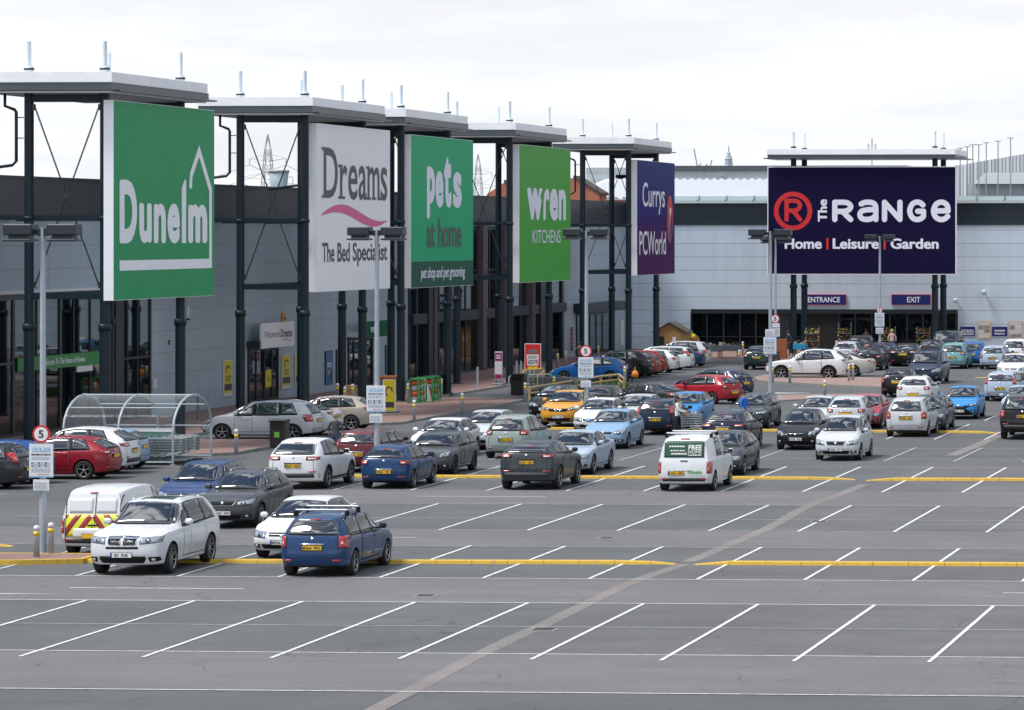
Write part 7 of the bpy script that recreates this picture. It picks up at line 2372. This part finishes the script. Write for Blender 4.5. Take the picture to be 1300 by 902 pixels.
P_('hatch', 'B', 1073, 548, C['silver'], 'silver hatchback with a lit red brake lamp, seen from behind', )
P_('supermini', 'F', 1092, 545, C['pink'], 'faded red small car facing us, left of the silver people carrier with a tow bar')
P_('supermini', 'F', 1030, 548, C['silver'], 'silver small car almost hidden behind the small rounded black car')
P_('mpv', 'B', 1150, 555.5, C['silver'], 'silver people carrier with a tow bar and square lamps, seen from behind', reg='WF06 UNE')
P_('hatch', 'F', 1173, 548, C['gunmetal'], 'dark grey hatchback facing us right against the silver people carrier with a tow bar')
P_('city_car', 'F', 1217, 533, C['skyblue'], 'bright blue city car with a black cross shaped face', reg='LS15 PUJ', sc=(1.03, 1.05, 1))
P_('supermini', 'B', 1159, 516, C['white'], 'white small hatchback with wide red lamps seen from behind, above the silver people carrier', sc=(1.03, 1, 1))
P_('supermini_light', 'B', 1138, 505, C['black'], 'black small hatchback seen from behind, left of the white one', sc=(1, 1, 1))
P_('estate_long', 'B', 1269.5, 510, C['iceblue'], 'silver blue estate with tall lamps seen from behind at the right', reg='MW04 BZX', sc=(.98, .95, .98))
P_('hatch', 'F', 1293, 533, C['iceblue'], 'pale silver car facing us, half behind the black off roader')
P_('offroader', 'B', 1298, 559, C['black'], 'large black off roader seen from behind at the right edge', reg='WX66 FYB')
P_('minibus', 'F', 1172, 488, C['navy'], 'dark navy van with a big windscreen, facing us', cat='van', name='parked_van', sc=(1, 1, .98))
# before the far store
P_('hatch', 'B', 960, 470, C['dgreen'], 'dark green hatchback with a yellow plate seen from behind near the store', reg='BX02 PHK')
LR('family_suv', 1073, 482.5, C['white'], 'white crossover in profile, pointing left by the paved island', sc=(1, 1.05, 1.08))
LR('saloon', 1107, 478.5, C['beige'], 'beige saloon pointing left behind the white crossover')
P_('hatch', 'B', 1072, 463, C['silver'], 'silver hatchback seen from behind, above the beige saloon')
P_('family_suv', 'B', 1089, 458, C['dgrey'], 'dark grey four wheel drive behind the silver hatchback near the store doors')
P_('supermini', 'B', 1102, 471, C['black'], 'black hatchback seen from behind, directly right of the beige saloon')
P_('hatch', 'B', 1118, 465, C['navy'], 'dark navy hatchback seen from behind, right of the black one by the beige saloon')
P_('saloon', 'B', 1146, 466, C['black'], 'black saloon with bright red lamps seen from behind below the exit board')
P_('hatch', 'F', 1177, 461, C['dgrey'], 'dark car facing us under the right sign posts')
P_('minibus', 'F', 1197, 456.5, C['gunmetal'], 'tall grey van facing us against the store front', cat='van', name='parked_van')
P_('mpv_round', 'B', 1209, 469, C['teal'], 'pale teal people carrier seen from behind', reg='BV03 HXL')
P_('mpv_front', 'B', 1233, 466, C['bblue'], 'blue tall hatchback seen from behind between the teal and the silver car')
P_('estate', 'B', 1260, 469.5, C['iceblue'], 'silver estate with square red lamps seen from behind below the navy notices', reg='YS02 KJV', sc=(1, 1, .97))
P_('mpv_round', 'B', 1287, 463, C['white'], 'white car seen from behind below the right picture poster')
P_('hatch', 'F', 1283, 483, C['white'], 'white silver car facing us at the right edge below the silver estate')
# the column of cars with their noses to the shops
LR('estate_long', 22, 622.5, C['dgrey'], 'dark estate at the far left edge, tail towards the lamp post')
LR('hatch', 49, 616, (.01, .07, .26), 'blue hatchback behind the nearest parking notice, pointing left')
LR('hatch_round', 134.5, 609.5, C['red'], 'dark red hatchback pointing left with its tail by the white car')
LR('family_suv', 158.5, 603, C['white'], 'white family car pointing left beside the light blue one')
LR('city_car', 173.5, 597, C['lblue'], 'light blue small car against the trolley shelter')
LR('mpv', 396, 559, C['silver'], 'silver people carrier in profile, pointing left behind the black bin', sc=(1.02, 1.10, .98))
LR('saloon', 422, 553.5, C['white'], 'white saloon pointing left between the silver people carrier and the champagne hatchback', sc=(1, .95, 1))
LR('hatch_round', 468.5, 547, C['champagne'], 'champagne hatchback with red lamps pointing left, close to the tower posts')
LR('hatch_round', 792, 486.5, C['bblue'], 'vivid blue hatchback pointing left behind the timber rail')
LR('family_suv', 823, 480.8, C['black'], 'black hatchback pointing left just behind the person in black')
LR('hatch', 833, 478.6, C['orange'], 'rust red hatchback pointing left, second of the two red ones from the right')
LR('hatch', 842, 476.4, C['red'], 'red hatchback pointing left, beside the white cars near the store')
LR('supermini', 857, 474, C['white'], 'small white car pointing left between the red hatchback and the white estate')
LR('estate_long', 876, 470.8, C['white'], 'white estate pointing left with a sloping tail, near the timber shed')
LR('saloon', 890, 468, C['blue'], 'blue saloon pointing left right next to the white estate', sc=(1, .95, 1))
LR('mpv_round', 898, 466, C['silver'], 'silver car pointing left, last of the row before the sale tables')
